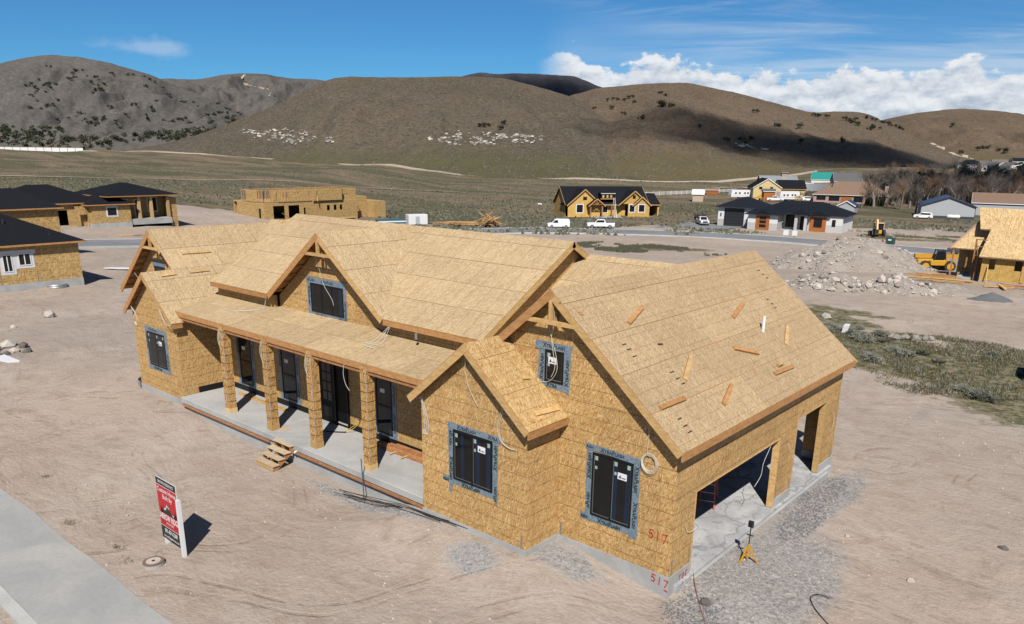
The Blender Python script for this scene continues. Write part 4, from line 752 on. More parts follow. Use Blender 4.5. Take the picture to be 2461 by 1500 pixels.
# ---- inked stamps on the garage roof sheets
STAMPS = [(-3.29, 11.29), (-3.13, 11.34), (-2.98, 11.39), (-2.32, 10.08), (-2.16, 10.1), (-2.01, 10.08), (-2.29, .77), (-2.15, .8), (-1.96, .8), (-1.34, 1.77), (-1.16, 1.78), (-1.01, 1.84), (-.36, .57), (-.18, .57), (-.03, .56)]
STN = Vector((s_, 0, c_))
for x, y in STAMPS:
    p = Vector((x, y, GZR-K*(x-GR))); o = MB().beam((0, -.10, 0), (0, .10, 0), .035, .004, STN).build('grade_stamp', 'dark_metal', HOUSE); o.location = p+STN*.006
# ------------------------------------------------------------------ things around the main house
rnd = random.Random(11)
def on_slope(x, z0=None): return GZR-K*abs(x-GR)
def lumber_on_plane(name, p0, p1, nrm, w, h, label, group=None, mat='lumber'):
    p0, p1, nrm = Vector(p0), Vector(p1), Vector(nrm).normalized(); c = (p0+p1)/2; d = (p1-p0).normalized(); nrm = (nrm-d*nrm.dot(d)).normalized()
    o = MB().beam(-(p1-p0)/2, (p1-p0)/2, w, h, nrm).build(name, mat); o.location = c+nrm*(h/2+.006); return tag(o, label, 'board', group)
gn_ = (s_, 0, c_)
gl = lambda x, y: (x, y, GZR-K*(x-GR))
GRP = 'toe boards and offcuts on the garage roof'
for (x0, y0, x1, y1), lb in (((-3.04, 2.77, -2.74, 1.61), 'short board high on the garage roof, nearest the front gable peak'), ((-2.43, 8.29, -2.12, 6.92), 'board high on the garage roof, upslope of the white vent pipe'), ((-1.38, 9.7, -.93, 8.58), 'pale board on the garage roof, to the right of the white vent pipe'), ((-1.52, 3.09, -1.08, 1.99), 'pale upright board near the middle of the garage roof slope'), ((-1.34, 5.49, -.99, 6.54), 'board lying along the garage roof just below the white vent pipe'), ((-.35, 6.46, -.32, 7.83), 'board low on the garage roof with a block beside it, nearest the rear'), ((-.72, .14, -.70, 1.36), 'flat board low on the garage roof beside the front rake'), ((-.54, 3.85, -.23, 2.75), 'lowest upright board on the garage roof above the wide opening')):
    lumber_on_plane('toe_board', gl(x0, y0), gl(x1, y1), gn_, .13, .065, lb, GRP, 'lumber' if 'pale' in lb else 'fascia')
lumber_on_plane('wood_block', gl(-.5, 7.0), gl(-.5, 7.35), gn_, .1, .09, 'small wood block beside the lowest rear board on the garage roof', None); lumber_on_plane('wood_block', gl(-3.26, .0), gl(-3.26, .12), gn_, .12, .02, 'small square wood scrap near the front peak of the garage roof', None, 'fascia')
lumber_on_plane('hammer_tack', gl(-2.05, 2.12), gl(-2.02, 2.32), gn_, .04, .03, 'small dark tool lying mid slope on the garage roof', None, 'dark_metal')
bl = lambda x, y: (x, y, BZ-K*(x-BX))
lumber_on_plane('toe_board', bl(-3.81, -1.13), bl(-3.75, -.17), gn_, .15, .045, 'board lying across the small front gable roof above its eave', None, 'rake'); lumber_on_plane('wood_block', bl(-4.69, -.65), bl(-4.66, -.41), gn_, .12, .05, 'wood block high on the small front gable roof', None, 'rake'); lumber_on_plane('wood_block', bl(-3.7, -1.4), bl(-3.66, -1.3), gn_, .1, .03, 'tiny wood scrap near the front corner of the small gable roof', None, 'fascia')
wl = lambda x, y: (x, y, LZ-K*(x-LX))
for (x0, y0, x1, y1), lb in (((-26.68, .87, -26.65, 2.28), 'long board high on the west wing roof slope'), ((-25.75, -.66, -25.77, .03), 'short board on the west wing roof nearest the lower gable ridge'), ((-25.77, .71, -25.78, 1.63), 'middle board on the west wing roof below the long one')): lumber_on_plane('toe_board', wl(x0, y0), wl(x1, y1), gn_, .12, .05, lb, 'boards on the west wing roof', 'lumber')
for k, lb in enumerate(('broad lumber offcut stacked at the west end of the main ridge', 'narrow lumber offcut leaning beside the west end of the main ridge')):
    o = MB().beam((-.5, 0, 0), (.5, .1, .0), .25-.1*k, .08).build('ridge_offcut', 'rake'); o.location = (-24.7-.45*k, 5.75, 8.10+.02*k); o.rotation_euler = (0, -.35, .5); tag(o, lb, 'board')
# ---- wooden steps
st = thing('wooden_steps', 'temporary plywood steps leading up to the porch slab', 'steps', (-16.38, -2.22, gz(-16., -2.)+.0))
prof = [(0, 0), (0, .16), (.26, .16), (.26, .34), (.52, .34), (.52, .52), (.78, .52), (.78, .74), (.98, .74), (.98, .55), (.2, 0)]
for x in (.03, .55, 1.07): MB().prism([(x-.02, a, b+.02) for a, b in prof], (.04, 0, 0)).build('stringer', 'lumber_red', st)
for k, (y, z) in enumerate(((0, .185), (.26, .365), (.52, .545), (.78, .765))): MB().box(-.04, 1.14, y-.04, y+.27, z, z+.028).build('tread', 'plywood', st)
MB().box(-.02, 1.12, -.02, 0.0, .02, .18).build('riser', 'lumber', st); MB().box(-.02, 1.12, .985, 1.02, .45, .74).build('ledger', 'lumber_red', st)
# ---- builder's sign
sg = thing('builder_sign', 'red and black builder sign panel on two white posts beside the sidewalk', 'sign', (-12.26, -7.54, 0))
MB().box(-.60, .59, 0, .02, .26, 2.23).build('panel', 'white', sg); pn = sg.children[0]
MB().box(-.595, .585, -.004, -.001, 2.01, 2.225).build('header_band', 'sign_black', pn); MB().box(-.595, .585, -.004, -.001, .69, 1.99).build('red_field', 'sign_red', pn); MB().box(-.595, .585, -.004, -.001, .265, .67).build('footer_band', 'sign_black', pn)
MB().box(.60, .72, -.05, .05, -.3, 1.83).build('post', 'white_paint', sg); MB().box(-.57, -.45, .03, .13, -.3, 2.0).build('post', 'white_paint', sg)
for body, z, sz, sx, bd in (('BROWN RESIDENCE', 2.115, .125, .80, .012), ('Custom Home', 1.86, .20, .92, .012), ('Built By', 1.66, .20, .92, .012), ('ARROW RIDGE', .995, .27, .62, .03), ('HOMES', .82, .09, 1.5, .01), ('801-874-2288', .545, .185, .72, .02), ('ArrowRidgeHomes.com', .36, .115, .82, .012)):
    me = text_mesh('lettering', body, sz, 'white', False, 'CENTER', bd, sx); o = put(me, pn, -.005, -.0065, z)
mt = MB()
for pts in ([(-.46, 1.12), (.46, 1.12), (.30, 1.22), (.18, 1.20), (.02, 1.42), (-.06, 1.47), (-.16, 1.34), (-.30, 1.25)],): mt.prism([(x, -.0055, z) for x, z in pts], (0, .002, 0))
for i in range(7):
    for s3 in (-1, 1): x = s3*(.34+.02*i+.012*(i % 3)); h = .12+.09*((i*37) % 5)/5; mt.prism([(x-.022, -.0058, 1.12), (x+.022, -.0058, 1.12), (x, -.0058, 1.20+h)], (0, .002, 0))
mt.build('mountain_emblem', 'sign_black', pn)
mt = MB()
for pts in ([(-.06, 1.46), (-.02, 1.34), (-.06, 1.38), (-.10, 1.33), (-.12, 1.38)], [(-.16, 1.34), (-.14, 1.25), (-.2, 1.27), (-.27, 1.22), (-.25, 1.29)], [(.02, 1.41), (.06, 1.31), (.0, 1.36)], [(.22, 1.21), (.30, 1.21), (.27, 1.14), (.24, 1.18)]): mt.prism([(x, -.0085, z) for x, z in pts], (0, .002, 0))
mt.build('snow_emblem', 'white', pn)
for s3 in (-1, 1): MB().box(min(s3*.26, s3*.5), max(s3*.26, s3*.5), -.0065, -.005, .815, .825).build('arrow_emblem', 'sign_black', pn)
# ---- sidewalk and kerb, manhole
sw = MB(); xs_ = [(-60+k*1.5) for k in range(52)]
def swe(x): return -9.40+.03*math.sin(x*1.3)+.03*math.sin(x*3.1+1)
for a, b in zip(xs_[:-1], xs_[1:]):
    sw.poly([(a, -11.62, .035), (b, -11.62, .035), (b, swe(b), .03), (a, swe(a), .03)]); sw.poly([(a, swe(a), .03), (b, swe(b), .03), (b, swe(b), -.1), (a, swe(a), -.1)])
tag(sw.build('sidewalk', 'sidewalk'), kind='structure')
tag(MB().box(-60, 18, -11.95, -11.63, -.15, .05).build('kerb', 'kerb'), kind='structure')
tag(MB().box(-60, 40, -24, -11.95, -.15, -.06).build('street', 'asphalt'), kind='structure')
mh = thing('manhole_cover', 'round rusty utility cover standing proud in the dirt below the sign', 'manhole', (-11.85, -8.33, 0))
MB().cyl((0, 0, -.2), (0, 0, .10), .30, n=24).build('riser_ring', 'concrete', mh); MB().cyl((0, 0, .10), (0, 0, .135), .29, n=24).build('lid', 'shingle_brown', mh); MB().cyl((0, 0, .135), (0, 0, .142), .20, n=24).build('lid_ring', 'rock_pale', mh); MB().cyl((0, 0, .142), (0, 0, .147), .05, n=12).build('lid_knob', 'dark_metal', mh)
# ---- rebar, leaning rod, boards on the porch
for k in range(6):
    x0 = -12.6+rnd.uniform(0, 1.2)+k*.25; x1 = -6.1+rnd.uniform(-.9, .1); ya = -1.85+rnd.uniform(-.14, .2); yb = -1.55+rnd.uniform(-.15, .22); zz = .14+.012*k
    o = MB().tube([(x0, ya, gz(x0, ya)+.10), ((x0+x1)/2, (ya+yb)/2+rnd.uniform(-.06, .06), gz((x0+x1)/2, -1.7)+.08+.012*k), (x1, yb, gz(x1, yb)+.10)], .011, 4).build('reinforcing_bar', 'dark_metal'); tag(o, 'long dark reinforcing bar in the bundle on the ground before the porch', 'rebar', 'reinforcing bars lying before the porch')
tag(MB().cyl((-10.75, -1.62, .1), (-11.15, -1.36, 1.40), .018, n=6).build('metal_rod', 'metal_blue'), 'dark metal rod leaning against the porch slab edge', 'rod')
for k, (x0, x1, y, w_, lb) in enumerate(((-22.4, -18.5, .62, .10, 'outer of two long pale boards lying along the porch wall'), (-22.6, -18.9, .78, .10, 'inner of two long pale boards lying along the porch wall'))): o = MB().box(x0, x1, y, y+w_, .85, .89).build('long_board', 'rake'); tag(o, lb, 'board', 'pale boards on the porch')
nm = ('bottom', 'second', 'third', 'fourth', 'top')
for k in range(5):
    o = MB().box(-13.5+.35*k+rnd.uniform(-.1, .1), -10.0+rnd.uniform(0, .35), .62+.06*k, .62+.06*k+.30-.03*k, .85+.042*k, .889+.042*k).build('stacked_board', 'lumber_red'); tag(o, '%s reddish board of the stack at the right end of the porch' % nm[k], 'board', 'board stack on the porch')
for x, lb in ((-11.75, 'left wood peg sticking out under the porch board stack'), (-11.15, 'right wood peg sticking out under the porch board stack')): tag(MB().cyl((x, .40, .90), (x, .75, .90), .035, n=8).build('wood_peg', 'rake'), lb, 'board')
tag(MB().prism([(-17.15, -.75, .85), (-16.7, -.80, .85), (-16.75, -.42, .85), (-17.0, -.35, .85)], (0, 0, .014)).build('board_scrap', 'plywood'), 'small strand board scrap on the porch beside the second column', 'board')
o = MB()
for k in range(5): o.lump((-15.35+.12*k, -.25+.03*(k % 2), .862), .045, rnd, .4)
tag(o.build('paper_litter', 'tarp_white'), 'crumpled white plastic scrap on the porch near the third column', 'litter')
tag(MB().lump((-15.05, -1.36, .62), .07, rnd).lump((-15.12, -1.36, .55), .05, rnd).build('paper_litter', 'tarp_white'), 'white scrap caught on the form board beside the steps', 'litter')
# ---- tripod work light by the garage
tp = thing('tripod_light', 'yellow tripod work light with a black lamp head on gravel by the garage', 'work light', (.88, 2.95, gz(.88, 2.95)))
for k in range(3):
    a = 2*math.pi*k/3-1.9; e = Vector((.30*math.cos(a), .30*math.sin(a), 0)); q = MB().beam((e.x*.12, e.y*.12, .46), e, .045, .03).build('leg', 'cat_yellow', tp); MB().beam((0, 0, .22), e*.55+Vector((0, 0, .20)), .025, .02).build('brace', 'cat_yellow', tp)
MB().cyl((0, 0, .05), (0, 0, .55), .03, n=8).build('hub', 'cat_yellow', tp); MB().cyl((0, 0, .5), (0, .02, 1.10), .018, n=8).build('mast', 'dark_metal', tp); MB().box(-.07, .07, -.035, .05, 1.08, 1.26).build('lamp_head', 'dark_metal', tp); MB().box(-.055, .055, -.041, -.036, 1.10, 1.24).build('lens', 'glass_far', tp); MB().beam((-.10, .02, .82), (.10, .02, .82), .03, .03).build('handle', 'dark_metal', tp)
# ---- ladder in the garage
ld = thing('step_ladder', 'orange step ladder standing inside the dark garage', 'ladder', (-1.75, 5.6, .31), R(20))
for s3 in (-1, 1):
    MB().beam((s3*.26, -.45, 0), (s3*.15, 0, 1.9), .05, .03).build('rail', 'orange_ladder', ld); MB().beam((s3*.26, .45, 0), (s3*.15, .05, 1.9), .04, .03).build('rail', 'orange_ladder', ld)
for k in range(6): t = (k+1)/7; MB().beam((-.26+.11*t, -.45+.45*t, 1.9*t), (.26-.11*t, -.45+.45*t, 1.9*t), .08, .025).build('tread', 'grey_metal', ld)
# ---- galvanised window wells
def window_well(name, loc, rz, label, w_=1.1, d_=.75, h=.35):
    t = thing(name, label, 'window well', loc, rz); N = 14; 
    for j in range(4):
        m_ = MB(); 
        for k in range(N):
            a0 = math.pi*k/N; a1 = math.pi*(k+1)/N; r0, r1 = 1+.035*(j % 2), 1+.035*((j+1) % 2)
            m_.poly([(-w_/2*math.cos(a0)*r0, -d_*math.sin(a0)*r0, h*j/4), (-w_/2*math.cos(a1)*r0, -d_*math.sin(a1)*r0, h*j/4), (-w_/2*math.cos(a1)*r1, -d_*math.sin(a1)*r1, h*(j+1)/4), (-w_/2*math.cos(a0)*r1, -d_*math.sin(a0)*r1, h*(j+1)/4)])
        m_.build('corrugation', 'galvanised', t)
    return t
window_well('window_well', (-28.12, -.55, .38), R(-90), 'galvanised window well at the left corner of the main house', 1.2, .9, .3)
# ---- cords
for pts, mat, lb in (([(-.05, 1.42, .30), (.14, 1.15, .30), (.3, .9, .12), (.6, .5, .08), (1.02, 0, .06), (1.3, -.35, .06), (1.7, -.8, .06)], 'cable_red', 'thin reddish extension cord running from the garage corner'), ([(3.35, 2.75, .12), (3.05, 2.68, .12), (2.95, 2.4, .1), (3.17, 2.05, .1), (3.45, 1.8, .09), (3.8, 1.55, .09), (4.4, 1.3, .08)], 'cable_black', 'dark hooked cord lying on the gravel to the right of the garage')):
    o = cable([(a, b, c+gz(a, b)-.05) if c < .25 else (a, b, c) for a, b, c in pts], .012, mat, 'trailing_lead', None); tag(o, lb, 'cord')
tag(MB().tube([(.55, 2.55, .12), (.62, 2.85, .13), (.6, 3.1, .14)], .01, 4).build('white_cable_scrap', 'cable_white'), 'short white cable scrap on the gravel behind the tripod light', 'cable')
# ---- gravel stones, clods, litter
def stones(name, spots, n, r0, r1, mat, seed, lift=.3):
    q = random.Random(seed); m_ = MB()
    for _ in range(n):
        cx, cy, rx, ry = q.choice(spots); a = q.uniform(0, 6.28); t = math.sqrt(q.random())*q.choice((1., 1., 1.15)); x, y = cx+rx*t*math.cos(a), cy+ry*t*math.sin(a)
        if (-8.05 < x < .26 and -.0 < y < 12.1) or (-8 < x < -3.75 and -1.45 < y < 0) or (-24 < x < -8 and y > -1.3): continue
        r = q.uniform(r0, r1); i = len(m_.v); z = gz(x, y)+r*lift
        p = [(q.uniform(.6, 1.1)*r*math.cos(b+q.uniform(-.3, .3)), q.uniform(.6, 1.1)*r*math.sin(b)) for b in (0, 2.1, 4.2)]
        m_.v += [(x+px, y+py, z-r*.5) for px, py in p]+[(x+q.uniform(-.3, .3)*r, y+q.uniform(-.3, .3)*r, z+r*q.uniform(.3, .7))]
        m_.f += [(i, i+1, i+3), (i+1, i+2, i+3), (i+2, i, i+3)]
    return tag(m_.build(name, mat), kind='stuff')
o = stones('gravel_bed', [(1.5, 2.5, 2.1, 4.0), (.95, 8.5, .9, 4.6), (3.4, -1.2, 3.2, 2.4), (1.4, 4, 1.4, 3.), (-2.9, -.75, 1.4, .68), (-5., -2.35, .9, .7), (-10.5, -1.75, 4., .4)], 7000, .015, .04, 'gravel', 3); tag(o, 'loose grey gravel strewn along the garage and front foundations', 'gravel')
o = stones('gravel_drift', [(.65, 9.5, .55, 2.0), (1.1, 6.5, .5, 1.6), (.85, -.2, .7, .8)], 1500, .025, .05, 'gravel_dark', 4, .5); tag(o, 'darker gravel heaped against the garage slab edge', 'gravel')
o = stones('dirt_clods', [(-15, -5, 17, 4.5), (8, 12, 9, 12), (-40, 2, 14, 14), (6, 2, 6, 6), (-14, 40, 18, 10)], 2600, .015, .055, 'rock_pale', 5); tag(o, 'small pale stones and clods scattered over the bare dirt', 'stones')
def boulder(x, y, r, label, n=1, mat='rock_pale', name='boulder', dz=.3): 
    q = random.Random(int(x*91+y*13)); m_ = MB().lump((0, 0, 0), r, q); o = m_.build(name, mat); o.location = (x, y, gz(x, y)+r*dz); return tag(o, label, 'rock')
boulder(-10.83, 41.6, .42, 'lone pale boulder at the upper left edge of the sagebrush strip'); boulder(6.24, 9.3, .16, 'dark stone alone on the dirt at the far right', mat='rock_hill'); boulder(-51.1, 2.9, .35, 'larger pale boulder on open dirt below the left neighbour house'); boulder(-48.5, -.2, .28, 'small pale boulder on the dirt at the left edge'); boulder(2.48, 6.6, .10, 'small pale stone on the dirt beyond the tripod'); boulder(4.65, 5.4, .12, 'pale stone alone on the dirt right of the garage')
boulder(.95, .35, .14, 'grey stone on gravel near the garage corner', mat='rock_hill')
for k, (x, y, r) in enumerate(((-43.1, -2.2, .5), (-42.3, -1.6, .42), (-41.4, -2.4, .38), (-42.6, -3.1, .36), (-41.6, -3.3, .3), (-40.8, -1.9, .28), (-43.6, -3.2, .45), (-41.0, -2.9, .25))): o = boulder(x, y, r, 'grey rock in the small heap at the left edge of the dirt', mat='rock_hill' if k % 2 else 'rock_pale'); o['group'] = 'rock heap at the left edge'
tag(MB().prism([(-40.2, -4.1, .12), (-38.6, -3.6, .12), (-38.4, -3.1, .12), (-40.4, -3.2, .12)], (0, 0, .12)).build('white_sheet', 'tarp_white'), 'pale weathered sheet lying on the dirt at the left edge', 'sheet')
tag(MB().prism([(-71.8, 15.2, .05), (-70.2, 15.9, .05), (-69.2, 17.0, .05), (-70.4, 16.9, .05), (-71.6, 15.9, .05)], (0, 0, .06)).build('white_sheet', 'tarp_white'), 'white plastic sheet on the dirt beside the left neighbour house', 'sheet')
tag(MB().prism([(3.6, 31.5, -.1), (5.2, 32.2, -.1), (4.6, 34.4, -.1), (3.3, 33.9, -.1)], (0, 0, 1.5)).build('dark_container', 'membrane'), 'black container at the right edge of the sagebrush strip', 'container')
# ------------------------------------------------------------------ neighbouring houses
def gridwall(root, x0, x1, z0, z1, y, mat, holes=(), th=.15, name='wall'):
    """wall in the local xz plane facing -y with real openings (x0,x1,z0,z1)"""
    for h in holes:
        if h[2] <= z0+1e-4 and h[3] >= z1-1e-4 and h[0] > x0 and h[1] < x1:
            gridwall(root, x0, h[0], z0, z1, y, mat, [k for k in holes if k is not h and k[0] < h[0]], th, name); return gridwall(root, h[1], x1, z0, z1, y, mat, [k for k in holes if k is not h and k[0] >= h[1]], th, name)
    hx = sorted({x0, x1} | {min(max(v, x0), x1) for h in holes for v in h[:2]}); hz = sorted({z0, z1} | {min(max(v, z0), z1) for h in holes for v in h[2:4]}); m_ = MB()
    for i in range(len(hx)-1):
        for j in range(len(hz)-1):
            a, b, c, d = hx[i], hx[i+1], hz[j], hz[j+1]
            if any(h[0]-1e-4 <= a and b <= h[1]+1e-4 and h[2]-1e-4 <= c and d <= h[3]+1e-4 for h in holes): continue
            m_.box(a, b, y, y+th, c, d)
    return m_.build(name, mat, root)
def win_y(root, x0, x1, z0, z1, y, cols=2, frame='white', surround=0., smat='wrap_white', rows=1):
    f = MB(); t = .07
    f.box(x0, x1, y-.05, y, z1-t, z1); f.box(x0, x1, y-.05, y, z0, z0+t); f.box(x0, x0+t, y-.05, y, z0+t, z1-t); f.box(x1-t, x1, y-.05, y, z0+t, z1-t)
    for k in range(1, cols): xm = x0+(x1-x0)*k/cols; f.box(xm-t/2, xm+t/2, y-.052, y, z0+t, z1-t)
    for k in range(1, rows): zm = z0+(z1-z0)*k/rows; f.box(x0+t, x1-t, y-.054, y, zm-t/2, zm+t/2)
    w_ = f.build('window', frame, root); MB().box(x0+t, x1-t, y-.02, y-.005, z0+t, z1-t).build('pane', 'glass_far', w_)
    if surround:
        s_ = surround; g_ = MB()
        for q in ((x0-s_, x1+s_, z1, z1+s_), (x0-s_, x1+s_, z0-s_, z0), (x0-s_, x0, z0, z1), (x1, x1+s_, z0, z1)): g_.box(q[0], q[1], y-.02, y-.002, q[2], q[3])
        g_.build('flashing_tape', smat, w_)
    return w_
def hip(root, x0, x1, y0, y1, ze, pitch, mat, ov=.5, name='roof', fmat='fascia', fh=.15, zr=None):
    x0 -= ov; x1 += ov; y0 -= ov; y1 += ov; W_, H_ = x1-x0, y1-y0; h = min(W_, H_)/2; z = ze+h*pitch
    if W_ >= H_: a, b = (x0+h, (y0+y1)/2, z), (x1-h, (y0+y1)/2, z)
    else: a, b = ((x0+x1)/2, y0+h, z), ((x0+x1)/2, y1-h, z)
    c = [(x0, y0, ze), (x1, y0, ze), (x1, y1, ze), (x0, y1, ze)]
    m_ = MB()
    if W_ >= H_: m_.poly([c[0], c[1], b, a]).poly([c[1], c[2], b]).poly([c[2], c[3], a, b]).poly([c[3], c[0], a])
    else: m_.poly([c[0], c[1], a]).poly([c[1], c[2], b, a]).poly([c[2], c[3], b]).poly([c[3], c[0], a, b])
    m_.poly([(x, y, ze-.01) for x, y, _ in reversed(c)])
    r = m_.build(name, mat, root); f = MB()
    for p, q in ((c[0], c[1]), (c[1], c[2]), (c[2], c[3]), (c[3], c[0])): f.beam((p[0], p[1], ze-fh/2), (q[0], q[1], ze-fh/2), .05, fh)
    f.build('fascia', fmat, r); return r
def gab(root, x0, x1, y0, y1, ze, zr, mat, axis='y', ov=.4, rk=.4, name='roof', fmat='rake', th=.18, xr=None, wall=None):
    """gable roof, ridge along local axis"""
    m_ = MB()
    if axis == 'y':
        xc = (x0+x1)/2 if xr is None else xr; kl = (zr-ze)/(xc-x0); kr = (zr-ze)/(x1-xc); L_ = (x0-ov, ze-kl*ov); Rg = (x1+ov, ze-kr*ov)
        for a, b in (((L_[0], L_[1]), (xc, zr)), ((xc, zr), (Rg[0], Rg[1]))): m_.prism([(a[0], y0-rk, a[1]), (b[0], y0-rk, b[1]), (b[0], y1+rk, b[1]), (a[0], y1+rk, a[1])], (0, 0, -th))
        r = m_.build(name, mat, root); f = MB()
        for a, b in (((L_[0], L_[1]), (xc, zr)), ((xc+.001, zr), (Rg[0], Rg[1]))): f.beam((a[0], y0-rk-.03, a[1]-.12), (b[0], y0-rk-.03, b[1]-.12), .05, .26)
        f.build('rake_board', fmat, r)
        if wall:
            for y in (y0, y1-.15): MB().prism([(x0, y, ze-.02), (x1, y, ze-.02), (xc, y, zr-.12)], (0, .14, 0)).build('gable_wall', wall, root)
    else:
        yc = (y0+y1)/2; k_ = (zr-ze)/(yc-y0)
        for a, b in (((y0-ov, ze-k_*ov), (yc, zr)), ((yc, zr), (y1+ov, ze-k_*ov))): m_.prism([(x0-rk, a[0], a[1]), (x1+rk, a[0], a[1]), (x1+rk, b[0], b[1]), (x0-rk, b[0], b[1])], (0, 0, -th))
        r = m_.build(name, mat, root); MB().beam((x0-rk, y0-ov-.03, ze-k_*ov-.1), (x1+rk, y0-ov-.03, ze-k_*ov-.1), .05, .2).build('fascia', fmat, r)
        f = MB()
        for x in (x0-rk-.03, x1+rk+.03):
            for a, b in (((y0-ov, ze-k_*ov), (yc, zr)), ((yc+.001, zr), (y1+ov, ze-k_*ov))): f.beam((x, a[0], a[1]-.12), (x, b[0], b[1]-.12), .05, .24)
        f.build('rake_board', fmat, r)
        if wall:
            for x in (x0, x1-.15): MB().prism([(x, y0, ze-.02), (x, y1, ze-.02), (x, yc, zr-.12)], (.14, 0, 0)).build('gable_wall', wall, root)
    return r
def sides(root, x0, x1, y0, y1, z0, z1, mat):
    MB().box(x0, x0+.15, y0+.16, y1, z0, z1).build('wall', mat, root); MB().box(x1-.15, x1, y0+.16, y1, z0, z1).build('wall', mat, root); MB().box(x0+.16, x1-.16, y1-.15, y1, z0, z1).build('wall', mat, root)
# left neighbour
h1 = thing('neighbour_house', 'strand board house with black hip roof and white-taped windows, nearest at the left edge', 'house', (-63.5, 10.1, 0), R(90))
gridwall(h1, -22, 0, .62, 3.62, 0, 'osb_far'); sides(h1, -22, 0, 0, 10, .62, 3.62, 'osb_far'); MB().box(-22.02, .03, -.03, 10, -.4, .615).build('foundation', 'concrete', h1)
win_y(h1, -5.9, -5.2, 1.62, 3.02, 0, 2, 'white', .22); win_y(h1, -4.75, -3.8, 2.05, 3.03, 0, 2, 'white', .22)
MB().box(-6.35, -3.4, -.03, -.022, 3.0, 3.32).build('flashing_tape', 'wrap_white', h1)
hip(h1, -22, 0, 0, 10, 3.78, .47, 'shingle_black'); hip(h1, -30, -4.5, 6, 22, 3.9, .45, 'shingle_black')
MB().box(-30, -4.5, 10, 22, -.3, 3.9).build('wall', 'osb_far', h1)
for x, y, z in ((-4.6, 2.6, 5.3), (-1.9, .6, 4.1)): MB().cyl((x, y, z-.2), (x, y, z+.35), .06, n=8).build('vent_pipe', 'dark_metal', h1)
for x in (-3.5, -6.2): MB().box(x-.03, x+.03, -.02, -.004, .62, 1.4).build('hold_down_strap', 'grey_metal', h1)
tag(window_well('window_well', (-63.5, 7.9, 0), R(90), 'galvanised window well against the foundation of the left neighbour house', 1.6, .8, .32))
h2 = thing('neighbour_house', 'large strand board house with steep black roof behind the nearest left house', 'house', (-88., 17.6, 0), R(90))
gridwall(h2, -24, 0, .3, 4.75, 0, 'osb_far'); sides(h2, -24, 0, 0, 9, .3, 4.75, 'osb_far'); MB().box(-24, .03, -.03, 9, -.6, .3).build('foundation', 'concrete', h2)
hip(h2, -9, 0, 0, 6.4, 4.95, .55, 'shingle_black'); hip(h2, -26, -3., .4, 11, 4.97, .56, 'shingle_black')
# house across the street, left
h3 = thing('neighbour_house', 'strand board ranch house with black hip roof and columned porch across the street', 'house', (-125, 35.6, -1.2), R(90))
gridwall(h3, -12, .1, .1, 3.9, 2.2, 'osb_far', [(-5.2, -2.7, .1, 3.05)]); gridwall(h3, -1.9, .1, .1, 3.6, 1.2, 'osb_far', [(-1.7, -.1, .2, 2.75)]); gridwall(h3, .1, 6.2, .9, 3.65, 0, 'osb_far'); sides(h3, .1, 6.2, 0, 8, .9, 3.65, 'osb_far'); sides(h3, -12, .1, 2.2, 14, 0, 3.9, 'osb_far')
MB().box(.08, 6.23, -.03, 8, -.6, .9).build('foundation', 'concrete', h3); MB().box(-12, 0., 2.17, 14, -.6, .1).build('foundation', 'concrete', h3)
win_y(h3, 2.45, 4.0, 2.0, 3.35, 0, 1, 'wrap_white', .16)
gridwall(h3, 6.2, 14.4, 1.25, 5.0, 3.2, 'osb_far'); sides(h3, 6.2, 14.4, 3.2, 14, .0, 5., 'osb_far'); MB().box(13.3, 14.5, .8, 3.2, -.4, 4.5).build('wall', 'osb_far', h3)
MB().box(6.3, 13.2, .2, 3.2, .35, 1.28).build('porch_slab', 'concrete', h3)
for x in (7.9, 9.95, 12.85): MB().box(x-.22, x+.22, .35, .8, 1.28, 4.85).build('porch_column', 'lumber', h3)
for x0, x1, z0, z1 in ((6.5, 7.3, 1.9, 4.3), (8.4, 9.4, 1.3, 4.2), (10.6, 12.2, 2.2, 4.5)): win_y(h3, x0, x1, z0, z1, 3.2, 2, 'wrap_white', .1)
hip(h3, -12, 3, 2.2, 14, 4.1, .42, 'shingle_black'); hip(h3, -.2, 6.4, 0, 7, 3.85, .42, 'shingle_black'); hip(h3, 3, 14.4, .4, 14, 5.05, .30, 'shingle_black')
# two-storey frame going up
h4 = thing('framed_house', 'two storey house frame of bare studs and strand board without a roof', 'house', (-134.5, 72.6, -2.6), R(90))
gridwall(h4, 0, 23.4, -.7, 3.5, 0, 'osb_far', [(2.0, 4.7, .3, 3.0), (5.6, 8.3, .3, 3.0), (9.3, 9.8, .5, 2.4), (15.2, 16, 1.6, 2.7), (17, 17.8, 1.6, 2.7), (18.6, 19.3, 1.6, 2.7)])
MB().box(0, .15, .16, 10.3, -.3, 3.5).build('wall', 'osb_far', h4); MB().box(23.25, 23.4, .16, 12, -.8, 3.5).build('wall', 'osb_far', h4); MB().box(0.2, 23.2, 11.8, 12, -.3, 3.5).build('wall', 'osb_far', h4); MB().box(-.02, .0, 1.4, 2.1, .0, 2.5).build('side_door', 'membrane', h4)
MB().box(.1, 23.3, .2, 11.8, 3.5, 3.75).build('upper_floor', 'lumber', h4); MB().box(-.05, 23.45, -.05, 12.05, -1.2, -.7).build('foundation', 'concrete', h4)
gridwall(h4, 3.4, 11.5, 3.75, 6.1, 0.05, 'osb_far', [(4.4, 5.9, 4.3, 5.7), (7.2, 7.7, 5.2, 5.7), (8.0, 8.6, 5.2, 5.7), (10.4, 11.4, 4.6, 5.8)]); gridwall(h4, 11.5, 19.2, 3.75, 6.15, -.4, 'osb_far', [(12.2, 12.8, 4.8, 5.7), (16.4, 16.7, 5.1, 5.8)]); gridwall(h4, 19.2, 23.6, 3.75, 6.1, .6, 'osb_far', [(20.4, 21.4, 4.4, 5.)])
